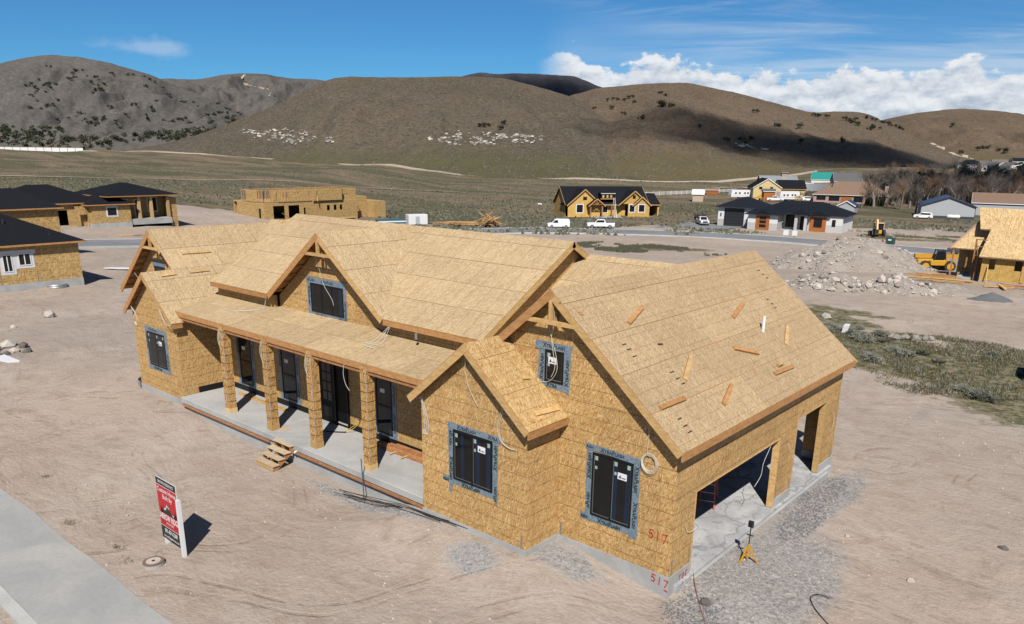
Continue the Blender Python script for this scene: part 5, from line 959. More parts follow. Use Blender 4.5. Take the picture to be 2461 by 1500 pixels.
MB().box(3.4, 3.55, .2, 2.6, 3.75, 6.1).build('wall', 'osb_far', h4); MB().box(19.05, 19.2, -.4, .6, 3.75, 6.1).build('wall', 'osb_far', h4)
def studwall(x0, y0, x1, y1, z0, z1, sp=.55, hor=True):
    L_ = math.hypot(x1-x0, y1-y0); n = int(L_/sp)
    for k in range(n+1): t = k/n; x, y = x0+(x1-x0)*t, y0+(y1-y0)*t; MB().box(x-.045, x+.045, y-.045, y+.045, z0, z1).build('stud', 'stud', h4)
    MB().beam((x0, y0, z1+.05), (x1, y1, z1+.05), .12, .1).build('top_plate', 'stud', h4); MB().beam((x0, y0, z0+.05), (x1, y1, z0+.05), .12, .1).build('bottom_plate', 'stud', h4)
studwall(.1, 8.4, .1, .2, 3.75, 6.0, .8); studwall(.1, .2, 3.4, .2, 3.75, 6.0, .5); studwall(3.4, 3, 19, 3, 3.75, 6.0, .6); studwall(11.5, 6.5, 23.4, 6.5, 3.75, 6.05, .7); studwall(8, .4, 8, 8, 3.75, 6.0, .7); studwall(23.4, .8, 23.4, 9, 3.75, 6.05, .6); studwall(3, 8.2, 22, 8.2, 3.75, 6.0, .9)
MB().box(.0, .12, 2.7, 6.4, 3.75, 6.0).build('wall', 'osb_far', h4)
MB().box(25.2, 29.3, 4, 12, -1.2, 4.0).build('wall', 'osb_far', h4); MB().box(29.4, 32.8, 1.5, 9, -1.2, 3.0).build('wall', 'osb_far', h4); MB().box(23.5, 33., .5, 12, -1.6, -1.0).build('foundation', 'concrete', h4); MB().box(23.4, 25.3, 5, 5.15, -1, 3.6).build('wall', 'osb_far', h4)
MB().beam((3.4, -1.0, 1.6), (6.0, .1, .2), .09, .09).build('brace', 'stud', h4); MB().beam((12.3, -.9, 3.6), (12.8, -.4, 4.6), .2, .3).build('beam_end', 'fascia', h4)
# yellow-sheathed house by the street, centre
h5 = thing('yellow_house', 'yellow sheathed house with black gabled roof and timber porch beyond the street', 'house', (-112.7, 145.1, -4.0), R(53))
OY = 'osb_yellow'
gridwall(h5, 0, 8.4, 0, 3.3, 0, OY); gridwall(h5, 16, 21.8, 0, 3.3, 0, OY); gridwall(h5, 8.4, 16, 0, 3.3, 2.2, OY, [(8.6, 9.0, .3, 2.8)]); gridwall(h5, 21.8, 25, 0, 3.2, 1.5, OY, [(22.1, 24.6, .05, 2.7)]); sides(h5, 0, 25, 2.4, 13, 0, 3.3, OY); MB().box(.0, 25, 0.2, 13, -.6, -.01).build('foundation', 'concrete', h5)
gab(h5, 0, 21.8, 1.5, 13, 3.3, 7.3, 'shingle_black', 'x', wall=OY); gab(h5, 0, 8.6, 0, 6, 3.25, 6.9, 'shingle_black', 'y', wall=OY); gab(h5, 13.8, 21.8, 0.6, 6, 3.25, 6.5, 'shingle_black', 'y', wall=OY); gab(h5, 17.4, 21.8, 0, 4, 3.2, 5.1, 'shingle_black', 'y', wall=OY); gab(h5, 21.6, 25, 1.5, 11, 3.2, 5.6, 'shingle_black', 'x', wall=OY)
gab(h5, 5.2, 8.9, -1.6, 3, 3.2, 4.7, 'shingle_black', 'y', fmat='fascia')
for x in (5.5, 8.6): MB().box(x-.14, x+.14, -1.6, -1.3, 0.1, 3.2).build('porch_post', 'lumber_red', h5)
for a, b in (((7.05, 3.3), (7.05, 4.5)), ((7.05, 3.3), (6.2, 3.9)), ((7.05, 3.3), (7.9, 3.9)), ((5.4, 3.2), (8.7, 3.2))): MB().beam((a[0], -1.75, a[1]), (b[0], -1.75, b[1]), .14, .16).build('truss_timber', 'lumber_red', h5)
for x in (12.0, 12.9): MB().box(x-.12, x+.12, 1.0, 1.24, 0.1, 3.2).build('porch_post', 'lumber_red', h5)
MB().box(5.2, 14., -1.6, 2.2, -.3, .12).build('porch_slab', 'concrete', h5)
gridwall(h5, 5.6, 8.5, .1, 3.2, .05, OY, [(6.1, 8.2, .1, 2.8)], name='entry_wall')
for x0, x1, z0, z1, y in ((2.3, 3.9, 1.2, 3.05, 0), (16.4, 17.7, 1.3, 3., .0), (18.9, 20.4, 1.3, 3., 0)): win_y(h5, x0, x1, z0, z1, y, 2, 'black_frame', .22, 'white')
win_y(h5, 9.6, 11.2, 1.0, 2.9, 2.2, 2, 'black_frame', .18, 'white'); win_y(h5, 3.9, 4.9, 4.2, 5.0, -.0, 1, 'black_frame', .0); win_y(h5, 17.3, 18.1, 4.5, 5.4, .6, 1, 'black_frame', .0); win_y(h5, 6.2, 8.1, .2, 2.75, .1, 2, 'black_frame')
dm = MB().box(9., 12.6, 1.2, 3.6, 4.4, 5.7).build('dormer', 'shingle_black', h5); MB().box(8.9, 12.7, 1.1, 1.19, 4.35, 4.5).build('dormer_sill', 'rake', dm); MB().box(8.9, 12.7, .9, 3.6, 5.7, 5.85).build('dormer_roof', 'shingle_black', dm); MB().box(8.85, 12.75, .86, .9, 5.68, 5.84).build('dormer_fascia', 'wrap_white', dm)
for x in (9.6, 10.7, 11.7): MB().box(x-.25, x+.25, 1.15, 1.19, 4.7, 5.4).build('dormer_board', 'rake', dm)
ld = thing('extension_ladder', 'white extension ladder leaning on the yellow house eave', 'ladder', (-103.6, 152.6, -4.0), R(53))
for x in (-.22, .22): MB().beam((x, -.9, 0), (x, .9, 4.9), .06, .06).build('rail', 'white', ld)
for k in range(12): t = (k+.7)/12.5; MB().beam((-.22, -.9+1.8*t, 4.9*t), (.22, -.9+1.8*t, 4.9*t), .05, .04).build('rung', 'white', ld)
# modern white and cedar house
h6 = thing('modern_house', 'modern low hip-roofed house in white stucco with orange cedar panels and tall black garage door', 'house', (-75.4, 152.6, -4.0), R(8))
def twotone(x0, x1, y, zt, zs=1.5, holes=()):
    gridwall(h6, x0, x1, zs, zt, y, 'stucco_white', [h for h in holes if h[3] > zs]); gridwall(h6, x0, x1, -.3, zs-.02, y-.03, 'stone_white', [(h[0], h[1], h[2], min(h[3], zs)) for h in holes if h[2] < zs], .18)
twotone(0, 8.4, 0, 4.2, 1.5, [(1.4, 6.0, -.3, 4.05)]); dr = MB().box(1.4, 6., .10, .16, 0, 4.05).build('garage_door', 'black_frame', h6)
for k in range(6): MB().box(1.42, 5.98, .085, .098, .05+k*.67, .66+k*.67).build('door_panel', 'sign_black', dr)
for x in (.7, 7.2): MB().box(x-.12, x+.12, -.12, -.0, 2.2, 2.9).build('wall_lamp', 'dark_metal', h6)
sides(h6, 0, 8.4, 0, 12, 0, 4.2, 'stucco_white'); twotone(8.4, 14.8, -5., 3.3); sides(h6, 8.4, 14.8, -5, 6, 0, 3.3, 'stone_white'); twotone(14.8, 20.4, -.2, 3.6); twotone(20.2, 27.3, -1.4, 3.4); sides(h6, 20.2, 27.3, -1.4, 10, 0, 3.4, 'stucco_white'); MB().box(8.4, 27.3, 9.8, 10, 0, 3.4).build('wall', 'stucco_white', h6)
c1_ = MB().box(10.2, 13.1, -5.14, -5.06, -.05, 3.1).build('cedar_panel', 'cedar', h6); c2_ = MB().box(20.7, 24.0, -1.54, -1.46, -.05, 3.1).build('cedar_panel', 'cedar', h6)
for z in (.65, 1.5, 2.3): MB().box(11.0, 12.4, -5.17, -5.145, z, z+.6).build('window', 'glass_far', c1_)
win_y(h6, 21.5, 23.2, 1.0, 2.8, -1.55, 2, 'black_frame'); win_y(h6, 25.2, 25.9, 1.3, 2.7, -1.46, 1, 'black_frame'); win_y(h6, 15.3, 17.8, .6, 3.2, -.25, 3, 'black_frame', rows=2); win_y(h6, 18.4, 19.8, .2, 3.0, -.25, 2, 'black_frame')
for x in (18.0, 20.0): MB().box(x-.28, x+.28, -2.6, -2.1, -.1, 3.4).build('porch_column', 'stone_white', h6)
MB().box(14.9, 20.3, -2.8, -.3, -.2, .2).build('porch_slab', 'concrete', h6)
FB = 'dark_metal'
hip(h6, 0, 8.4, 0, 12, 4.3, .42, 'shingle_blue', .7, fmat=FB); hip(h6, 8.4, 14.8, -5, 4, 3.4, .40, 'shingle_blue', .7, fmat=FB); hip(h6, 8.2, 27.3, -1., 10, 3.5, .40, 'shingle_blue', .7, fmat=FB); hip(h6, 16.5, 20.8, -2.6, 6, 3.7, .42, 'shingle_blue', .6, fmat=FB); hip(h6, 20.4, 24.4, -1.6, 4, 3.45, .4, 'shingle_blue', .5, fmat=FB)
for x0, x1, y, z in ((10.0, 13.4, -5.75, 3.42), (20.3, 24.6, -2.2, 3.46), (17.2, 21.0, -3.3, 3.72)): MB().prism([(x0, y, z), (x1, y, z), ((x0+x1)/2, y, z+1.0)], (0, 2.2, 0)).build('gablet', 'shingle_blue', h6)
for k in range(6): MB().box(14+.9*k, 14.3+.9*k, 3.2, 3.5, 5.3, 5.55).build('roof_vent', 'dark_metal', h6)
# house going up at the right edge
h7 = thing('neighbour_house', 'half-built strand board house with big bare roof at the right edge', 'house', (-6.55, 70.6, 0), 0)
gridwall(h7, 0, 16, .12, 2.5, 0, 'osb_yellow', [(.6, 1.15, 1.2, 2.2), (2.75, 3.5, 1.25, 2.2)]); MB().box(0, .15, .16, 9, .1, 2.5).build('wall', 'osb_far', h7); MB().box(0.2, 16, 9, 9.15, .1, 5).build('wall', 'osb_far', h7); MB().box(-.03, 16, -.03, 9, -.5, .11).build('foundation', 'concrete', h7)
P_ = 'osb_far_pale'
MB().prism([(-.25, -.5, 2.42), (16, -.5, 2.42), (16, 3.0, 4.9), (-.25, 3.0, 4.9)], (0, .06, -.12)).build('roof', P_, h7); MB().prism([(-1.2, 3.0, 4.75), (16, 3.0, 4.75), (16, 5.2, 6.65), (-2.0, 5.2, 6.7)], (0, .06, -.12)).build('roof', P_, h7)
MB().prism([(-3.5, 2.7, 2.75), (-.3, 2.7, 2.75), (-.3, 5.0, 5.6), (-1.3, 5.0, 5.7)], (0, .06, -.12)).build('roof', P_, h7); MB().beam((-3.55, 2.65, 2.7), (-1.35, 4.95, 5.7), .08, .25).build('rake_board', 'brick_far', h7)
for k, x in enumerate((.75, 1.15, 1.6, 2.0, 2.5)): MB().beam((x, 3.2, 4.85), (x+.0, 4.4, 5.95), .05, .16).build('rafter', 'stud', h7)
for a, b, c, d in ((-3.2, 2.9, .0, 2.7), (-1.0, 1.2, .0, 3.9), (-.6, .8, .2, 2.4), (-2.0, 3.4, 0, 2.7)): MB().box(a-.07, a+.07, b-.07, b+.07, c-.6, d).build('post', 'lumber_red', h7)
for z in (3.2, 3.85, 1.4, 2.3): MB().beam((-1.0, 1.2, z), (0., 1.0, z), .05, .09).build('rail', 'lumber_red', h7)
MB().beam((-1., 1.2, 3.8), (-.2, .7, .3), .05, .08).build('brace', 'lumber_red', h7); MB().beam((-.3, .9, 3.2), (-.9, 1.1, .2), .05, .08).build('brace', 'lumber_red', h7)
MB().box(-3.0, -.2, 4.6, 4.75, -.3, 2.7).build('wall', 'osb_far', h7); MB().box(-2.2, -.1, 1.0, 4.5, -.6, .15).build('slab', 'concrete', h7)
MB().beam((.75, -.6, 0), (.55, -.02, 1.6), .07, .1).build('brace', 'rake', h7); MB().beam((.75, -.6, 0.), (1.1, -1.3, -.02), .07, .07).build('brace', 'fascia', h7); MB().box(3.4, 3.6, -.06, -.02, .2, 2.3).build('stud', 'stud', h7)
# ---- back row
def simple_house(name, label, loc, rz, w_, d_, hw, wallm, roofm, kind='hip', pitch=.4, wins=(), cat='house', found=None, zr=None, group=None):
    t = thing(name, label, cat, loc, rz, group); gridwall(t, 0, w_, -.3, hw, 0, wallm); sides(t, 0, w_, 0, d_, -.3, hw, wallm)
    if kind == 'hip': hip(t, 0, w_, 0, d_, hw+.08, pitch, roofm, .5, fmat='white')
    elif kind == 'gy': gab(t, 0, w_, 0, d_, hw, hw+w_/2*pitch, roofm, 'y', .3, .3, fmat='white' if not found else found, wall=wallm)
    else: gab(t, 0, w_, 0, d_, hw, hw+d_/2*pitch, roofm, 'x', .3, .3, fmat='white' if not found else found, wall=wallm)
    for x0, x1, z0, z1 in wins: win_y(t, x0, x1, z0, z1, -.0, 2, 'dark_metal')
    return t
t = simple_house('metal_building', 'grey metal workshop with blue roof and navy wainscot', (-49.2, 218.5, -4), R(17), 12.8, 14, 3.4, 'siding_grey', 'metal_blue', 'gy', .36, found='dark_metal')
MB().box(-.02, 12.82, -.04, -.005, -.2, .7).build('wainscot', 'navy', t); MB().box(12.8, 12.835, -.02, 14, -.2, .7).build('wainscot', 'navy', t); MB().box(12.8, 12.85, 4, 5.2, 0, 2.3).build('side_door', 'white', t); MB().box(12.75, 12.86, -.05, .1, 0, 3.4).build('corner_trim', 'dark_metal', t)
t = simple_house('brick_ranch', 'long brick ranch house with brown hip roof among bare trees', (-96, 265.5, -4), R(17), 24, 14, 2.8, 'brick_far', 'shingle_brown', 'hip', .58, [(1, 4, 1, 2.4), (5, 8.5, .8, 2.4), (13, 16, .6, 2.3), (17, 19, 1, 2.3)])
MB().box(9, 12.5, -.08, -.03, .0, 2.4).build('entry', 'cedar', t); MB().box(5.4, 5.7, 3.4, 3.7, 5.6, 6.6).build('vent_pipe', 'dark_metal', t); MB().box(22.5, 23.6, 5, 6, 3.4, 6.0).build('chimney', 'brick_far', t)
t = simple_house('cream_house', 'cream house with black gable roof and a long silver metal roof behind', (-119.5, 268, -4), R(35), 10, 12, 4.4, 'siding_cream', 'shingle_black', 'gy', .62, [(2, 3.2, 3.6, 4.5), (6, 7, 3.6, 4.5)])
MB().box(10, 19.5, 3, 12, -.3, 4.0).build('wall', 'siding_cream', t); gab(t, 10, 19.5, 3, 12, 4., 6.9, 'shingle_black', 'x', wall='siding_cream'); gab(t, 5, 18.5, 10, 22, 5.2, 8.2, 'metal_silver', 'x'); cu_ = MB().box(13, 15, 15., 17., 7.6, 9.3).build('cupola', 'brick_far', t); MB().prism([(12.6, 14.6, 9.3), (15.4, 14.6, 9.3), (15.4, 17.4, 9.3), (12.6, 17.4, 9.3)], (0, 0, .15)).build('cupola_roof', 'metal_silver', cu_)
simple_house('cream_shed', 'small cream garden shed with white metal roof', (-127, 236, -4), R(28), 3.6, 5.5, 2.6, 'siding_tan', 'white', 'x', .5, cat='shed')
simple_house('grey_shed', 'small pale grey shed with dark blue roof beside the brick ranch', (-69.5, 213.5, -4), R(10), 4.4, 6, 2.6, 'siding_grey', 'metal_blue', 'gy', .55, cat='shed')
t = simple_house('teal_barn', 'small white barn with bright teal metal roof below the hill', (-165.5, 446, -4), R(18), 12, 10, 3.2, 'stucco_white', 'metal_teal', 'x', .75, cat='barn')
simple_house('slate_house', 'dark slate-roofed house behind the brown ranch roof', (-146, 428, -4), R(30), 14, 12, 3., 'siding_grey', 'shingle_grey', 'x', .7)
simple_house('timber_hut', 'small rusty-roofed animal shelter behind the white fence', (-150, 290, -4), R(30), 5, 4, 1.8, 'cedar', 'shingle_brown', 'x', .3, cat='shed')
simple_house('timber_lean_to', 'small dark-roofed timber lean-to beside the yellow trailer', (-113, 262.8, -4), R(35), 4, 4, 3.4, 'cedar', 'shingle_grey', 'x', .35, cat='shed')
simple_house('tan_house', 'long grey-brown gabled house behind the blue-roofed workshop', (-42, 243, -4), R(12), 20, 10, 3.6, 'siding_grey', 'shingle_brown', 'x', .5)
# hillside village at the far right
for i, (u, D_, z_, w_, d_, wm, rm, kd, lb) in enumerate(((2318, 520, 0, 15, 10, 'stucco_white', 'shingle_black', 'hip', 'leftmost village house, dark hip roof over white walls'), (2378, 500, 0, 13, 10, 'stucco_white', 'shingle_grey', 'x', 'grey-roofed village house with white walls, second from left'), (2408, 560, 1, 9, 9, 'siding_cream', 'shingle_brown', 'x', 'tan village house highest behind the white ones'), (2413, 480, 0, 7, 9, 'white', 'shingle_grey', 'gy', 'white village house with its gable facing out'), (2447, 470, 0, 8, 9, 'white', 'shingle_grey', 'gy', 'white gabled village house at the right edge'), (2452, 560, 2.5, 9, 8, 'white', 'shingle_black', 'x', 'white village house highest at the right edge'), (2432, 400, -6, 16, 10, 'siding_grey', 'shingle_black', 'x', 'dark-roofed village house below the white ones'))):
    q_ = (u-1230.5)/1878.27*.937*D_; X_, Y_ = XY(D_, q_); simple_house('village_house', lb, (X_, Y_, gz(X_, Y_)+z_), R(20+(i*37 % 30)), w_, d_, 3.6, wm, rm, kd, .55, [(1, 2.5, 1, 2.5), (w_-3, w_-1.5, 1, 2.5)], group='village on the hillside')
# ---- fences
def fence(name, pts, label, h=1.3, mat='white', sp=2.4, rails=3):
    t = thing(name, label, 'fence', (pts[0][0], pts[0][1], gz(*pts[0]))); b = Vector(t.location)
    for a, c in zip(pts[:-1], pts[1:]):
        L_ = math.hypot(c[0]-a[0], c[1]-a[1]); n = max(1, int(L_/sp))
        for k in range(n+1): x, y = a[0]+(c[0]-a[0])*k/n, a[1]+(c[1]-a[1])*k/n; q = Vector((x, y, gz(x, y)))-b; MB().box(q.x-.08, q.x+.08, q.y-.08, q.y+.08, q.z-.2, q.z+h+.12).build('post', mat, t)
        for r in range(rails): z = h*(r+.6)/rails; MB().beam(Vector((a[0], a[1], gz(*a)+z))-b, Vector((c[0], c[1], gz(*c)+z))-b, .06, h*.16).build('rail', mat, t)
    return t
fence('rail_fence', [(-172.4, 217), (-169, 224), (-166, 232)], 'short white rail fence left of the yellow house'); fence('rail_fence', [(-160, 245), (-156.9, 269), (-153.3, 297), (-152, 322)], 'long white rail fence across the fields behind the yellow house', 1.3, 'white', 3.5)
t = thing('vinyl_fence', 'solid white privacy fence right of the cream house', 'fence', (-138.5, 345.7, -4)); MB().beam((0, 0, 1.6), (14, 26, 1.6), .15, 3.6).build('fence_panel', 'white', t); MB().beam((14, 26, 1.6), (40, 32, 1.6), .15, 3.6).build('fence_panel', 'white', t)
t = thing('ranch_wall', 'long white wall with brown coping at the foot of the left hill', 'wall', (-700, 420, gz(-700, 420)))
a_ = XY(905, -600); b_ = XY(905, -478)
for k in range(14):
    p = Vector((a_[0]+(b_[0]-a_[0])*k/14, a_[1]+(b_[1]-a_[1])*k/14, 0)); q = Vector((a_[0]+(b_[0]-a_[0])*(k+.94)/14, a_[1]+(b_[1]-a_[1])*(k+.94)/14, 0)); z = gz(p.x, p.y)+1.2-t.location.z; off = Vector((t.location.x, t.location.y, 0)); MB().beam(p-off+Vector((0, 0, z)), q-off+Vector((0, 0, z)), .4, 4.6).build('wall_panel', 'white', t); MB().beam(p-off+Vector((0, 0, z+2.5)), q-off+Vector((0, 0, z+2.5)), .7, .5).build('coping', 'shingle_brown', t)
# ------------------------------------------------------------------ vehicles
def wheel(root, x, y, r=.36, w_=.24, rim='rim'):
    t = MB().cyl((x, y-w_/2, r), (x, y+w_/2, r), r, n=18).build('wheel', 'tyre', root); s3 = 1 if y > 0 else -1
    MB().cyl((x, y+s3*w_/2, r), (x, y+s3*(w_/2+.012), r), r*.62, n=14).build('rim', rim, t); return t
def body(root, prof, w_, belt, roof_w, mat, name='body', ztop=None):
    """side profile (x,z) given bottom-left going round; narrows above the belt line"""
    zt = max(z for _, z in prof); hw = lambda z: w_/2 if z <= belt else w_/2-(w_-roof_w)/2*(z-belt)/(zt-belt)
    m_ = MB(); n = len(prof); A = [(x, -hw(z), z) for x, z in prof]; B = [(x, hw(z), z) for x, z in prof]; i = 0
    m_.v = A+B; m_.f = [tuple(range(n)), tuple(range(2*n-1, n-1, -1))]+[(k, n+k, n+(k+1) % n, (k+1) % n) for k in range(n)]
    return bevel(m_.build(name, mat, root), .05, 2), hw
def side_glass(root, pts, hw, name='side_window'):
    for s3 in (-1, 1): MB().prism([(x, s3*(hw(z)+.004), z) for x, z in (pts if s3 < 0 else pts[::-1])], (0, s3*.006, 0)).build(name, 'glass_far', root)
def cargo_van(loc, rz, label):
    t = thing('cargo_van', label, 'van', loc, rz)
    _, hw = body(t, [(-2.35, .28), (2.3, .28), (2.38, .62), (2.25, .95), (1.55, 1.12), (.85, 1.80), (.3, 1.90), (-2.2, 1.88), (-2.37, 1.5)], 1.85, 1.0, 1.6, 'car_white')
    side_glass(t, [(.2, 1.12), (1.35, 1.14), (.82, 1.66), (.2, 1.70)], hw); MB().prism([(1.56, -.72, 1.16), (1.56, .72, 1.16), (.92, .68, 1.77), (.92, -.68, 1.77)], (.02, 0, .02)).build('windscreen', 'glass_far', t)
    for x in (-1.55, 1.5):
        for y in (-.84, .84): wheel(t, x, y, .33, .22)
    for y in (-.7, .7): MB().box(2.30, 2.37, y-.14, y+.14, .72, .90).build('headlight', 'sticker_white', t)
    MB().box(2.36, 2.44, -.8, .8, .32, .55).build('bumper', 'dark_metal', t); MB().box(-.05, -.03, -.935, -.925, .5, 1.75).build('door_seam', 'dark_metal', t)
    return t
def pickup(loc, rz, label, mat='car_white', rack=False, name='pickup_truck'):
    t = thing(name, label, 'pickup truck', loc, rz)
    _, hw = body(t, [(-2.9, .45), (2.85, .45), (2.95, .75), (2.9, 1.12), (1.45, 1.22), (.75, 1.88), (-.75, 1.90), (-1.0, 1.22), (-2.95, 1.22)], 1.98, 1.2, 1.6, mat)
    side_glass(t, [(-.7, 1.28), (1.25, 1.28), (.72, 1.76), (-.66, 1.78)], hw); MB().prism([(1.44, -.75, 1.27), (1.44, .75, 1.27), (.82, .70, 1.83), (.82, -.70, 1.83)], (.02, 0, .02)).build('windscreen', 'glass_far', t)
    MB().box(-2.85, -1.1, -.82, .82, 1.18, 1.226).build('bed', 'dark_metal', t)
    for x in (-1.9, 1.9):
        for y in (-.88, .88): wheel(t, x, y, .40, .27)
    for y in (-.75, .75): MB().box(2.90, 2.98, y-.16, y+.16, .85, 1.05).build('headlight', 'sticker_white', t)
    MB().box(2.91, 2.99, -.55, .55, .72, 1.05).build('grille', 'dark_metal', t); MB().box(2.92, 3.05, -.92, .92, .45, .68).build('bumper', 'grey_metal', t)
    if rack:
        for y in (-.85, .85): MB().beam((-2.8, y, 1.65), (-.9, y, 1.65), .06, .06).build('rack_rail', 'grey_metal', t)
        for x in (-2.8, -1.85, -.95): MB().beam((x, -.85, 1.65), (x, .85, 1.65), .05, .05).build('rack_bar', 'grey_metal', t); MB().beam((x, -.85, 1.2), (x, -.85, 1.65), .05, .05).build('rack_post', 'grey_metal', t); MB().beam((x, .85, 1.2), (x, .85, 1.65), .05, .05).build('rack_post', 'grey_metal', t)
    return t
def suv(loc, rz, label, mat='car_white'):
    t = thing('parked_suv', label, 'car', loc, rz)
    _, hw = body(t, [(-2.3, .35), (2.25, .35), (2.35, .7), (2.2, 1.0), (1.2, 1.12), (.55, 1.65), (-.4, 1.72), (-1.9, 1.62), (-2.3, 1.05)], 1.85, 1.08, 1.45, mat)
    side_glass(t, [(-1.7, 1.15), (1.05, 1.15), (.5, 1.56), (-1.6, 1.54)], hw); MB().prism([(1.2, -.7, 1.17), (1.2, .7, 1.17), (.62, .62, 1.61), (.62, -.62, 1.61)], (.02, 0, .02)).build('windscreen', 'glass_far', t)
    for x in (-1.4, 1.4):
        for y in (-.84, .84): wheel(t, x, y, .35, .22)
    return t
cargo_van((-95.4, 118.9, gz(-95.4, 118.9)+.12), R(222), 'white cargo van parked at the far kerb before the yellow house')
pickup((-88.7, 125.0, gz(-88.7, 125)+.12), R(220), 'white pickup with a ladder rack parked before the yellow house', rack=True)
pickup((-78.6, 151.5, -4), R(-50), 'white pickup facing the street on the gravel drive of the modern house')
tr = thing('brush_trailer', 'dark trailer heaped with brush behind the white pickup', 'trailer', (-81.3, 155.6, -4), R(-50)); MB().box(-2.2, 2.2, -1., 1., .5, .7).build('deck', 'dark_metal', tr); q = random.Random(4); m_ = MB()
for _ in range(70): p = Vector((q.uniform(-2, 2), q.uniform(-.9, .9), q.uniform(.8, 2.2))); d = Vector((q.gauss(0, 1), q.gauss(0, .6), q.gauss(0, .4))).normalized()*q.uniform(.5, 1.1); m_.beam(p-d, p+d, .12, .12)
m_.build('brush_load', 'bark', tr)
for x in (-.5, .4):
    for y in (-1., 1.): wheel(tr, x, y, .35, .2)
MB().box(-2.3, -2.2, -1., 1., .7, 2.0).build('gate', 'dark_metal', tr)
pickup((-19., 128.6, gz(-19, 128.6)+.15), R(182), 'dark grey pickup parked on the street behind the half-built house', 'car_grey', name='pickup_truck')
pickup((-108, 261, -4), R(215), 'white pickup parked before the cream house'); suv((-100, 271.5, -4), R(40), 'white car parked at the left end of the brick ranch'); suv((-47.6, 215.0, -4), R(197), 'white car parked before the grey metal workshop')
suv((-164, 440, -4), R(10), 'small white car left of the teal-roofed barn')
# recreational trailers
def camper(loc, rz, label, L_=8.8, h=3.1, fifth=False):
    t = thing('camper_trailer', label, 'camper', loc, rz); pr = [(-L_/2, .6), (L_/2-.2, .6), (L_/2, 1.2), (L_/2-.3, h), (-L_/2+.1, h+.05), (-L_/2-.05, 1.4)]
    if fifth: pr = [(-L_/2, .6), (L_/2-2.4, .6), (L_/2-2.2, 1.6), (L_/2, 1.7), (L_/2, h-.3), (L_/2-.6, h+.1), (-L_/2+.1, h+.1)]
    _, hw = body(t, pr, 2.4, 99, 2.4, 'car_white')
    for x in (-L_*.3, -L_*.12, L_*.12, L_*.26): 
        for s3 in (-1, 1): MB().box(x-.35, x+.35, min(s3*1.2, s3*1.225), max(s3*1.2, s3*1.225), 1.7, 2.3).build('window', 'glass_far', t)
    for s3 in (-1, 1): MB().box(-L_*.45, L_*.4, min(s3*1.2, s3*1.215), max(s3*1.2, s3*1.215), 1.2, 1.3).build('stripe', 'siding_grey', t)
    for x in (-.5, .4):
        for y in (-1.05, 1.05): wheel(t, x, y, .36, .2)
    return t
camper((-124.7, 268.8, -4), R(53), 'white camper trailer parked left of the cream house'); camper((-106.6, 269, -4), R(60), 'white fifth-wheel trailer parked right of the cream house', 8.5, 3.2, True)
yt = thing('equipment_trailer', 'flat yellow equipment trailer parked between the campers', 'trailer', (-114, 264, -4), R(50)); MB().box(-3, 3, -1.1, 1.1, .7, .95).build('deck', 'cat_yellow', yt); MB().beam((-2, 0, 1.0), (1.5, 0, 2.6), .4, .5).build('boom', 'cat_yellow', yt)
for x in (-.5, .5):
    for y in (-1., 1.): wheel(yt, x, y, .4, .25)
for k in range(1): pass
# utility trailer and white box beyond the main ridge
tt = thing('teal_trailer', 'long teal flatbed trailer beyond the main roof ridge', 'trailer', (-118.6, 92.0, gz(-118.6, 92)), R(66)); MB().box(-3, 3, -1.0, 1.0, .7, 1.5).build('bed', 'trailer_teal', tt); MB().box(-3, 3, -1.02, -1.0, 1.0, 1.25).build('stripe', 'sticker_white', tt)
for x in (-1., 0):
    for y in (-1., 1.): wheel(tt, x, y, .38, .22)
wt = thing('white_trailer', 'white enclosed box trailer beyond the main roof ridge', 'trailer', (-116.6, 97.4, gz(-116.6, 97.4)), R(66)); bevel(MB().box(-2.1, 2.1, -1.1, 1.1, .5, 2.6).build('box', 'white_paint', wt), .08); MB().box(-.6, .3, -1.13, -1.101, .7, 2.2).build('side_door', 'siding_grey', wt); MB().box(2.1, 3.3, -.1, .1, .5, .65).build('tongue', 'dark_metal', wt)
for x in (-.5, .4):
    for y in (-1.1, 1.1): wheel(wt, x, y, .35, .2)
# telehandler
th = thing('telehandler', 'yellow telehandler with black cab and boom reaching towards the half-built house', 'telehandler', (-13.6, 83.0, gz(-13.6, 83)+.02), R(36))
for x in (-1.25, 1.45):
    for y in (-.95, .95): w_ = wheel(th, x, y, .60, .42, 'cat_yellow')
bevel(MB().prism([(-2.1, -.55, .55), (2.0, -.55, .55), (2.2, -.55, 1.0), (.9, -.55, 1.35), (-1.9, -.55, 1.30)], (0, 1.1, 0)).build('chassis', 'cat_yellow', th), .05); bevel(MB().box(-2.05, -.9, -.9, -.1, .6, 1.25).build('counterweight', 'cat_yellow', th), .08); bevel(MB().box(-.7, 1.1, -.98, -.56, .62, 1.25).build('engine_cover', 'cat_yellow', th), .08)
MB().beam((-2.15, .05, 1.62), (2.6, .05, 1.62), .42, .42).build('boom', 'cat_yellow', th); MB().beam((2.6, .05, 1.60), (4.0, .05, 1.52), .32, .32).build('boom_extension', 'cat_yellow', th); MB().beam((4.0, .05, 1.6), (4.2, .05, .7), .3, .25).build('boom_head', 'cat_yellow', th)
cb = MB()
for x, x2 in ((-.35, -.05), (.95, .75)):
    for y in (-.9, -.25): cb.beam((x, y, 1.25), (x2, y, 2.35), .09, .09)
cb.box(-.15, .85, -.95, -.2, 2.33, 2.42).build('cab_frame', 'dark_metal', th); MB().prism([(-.3, -.93, 1.35), (.92, -.93, 1.35), (.74, -.93, 2.3), (-.05, -.93, 2.3)], (0, .01, 0)).build('cab_window', 'glass_far', th)
fk = MB().box(4.15, 4.3, -.6, .7, .35, 1.1).build('fork_carriage', 'dark_metal', th)
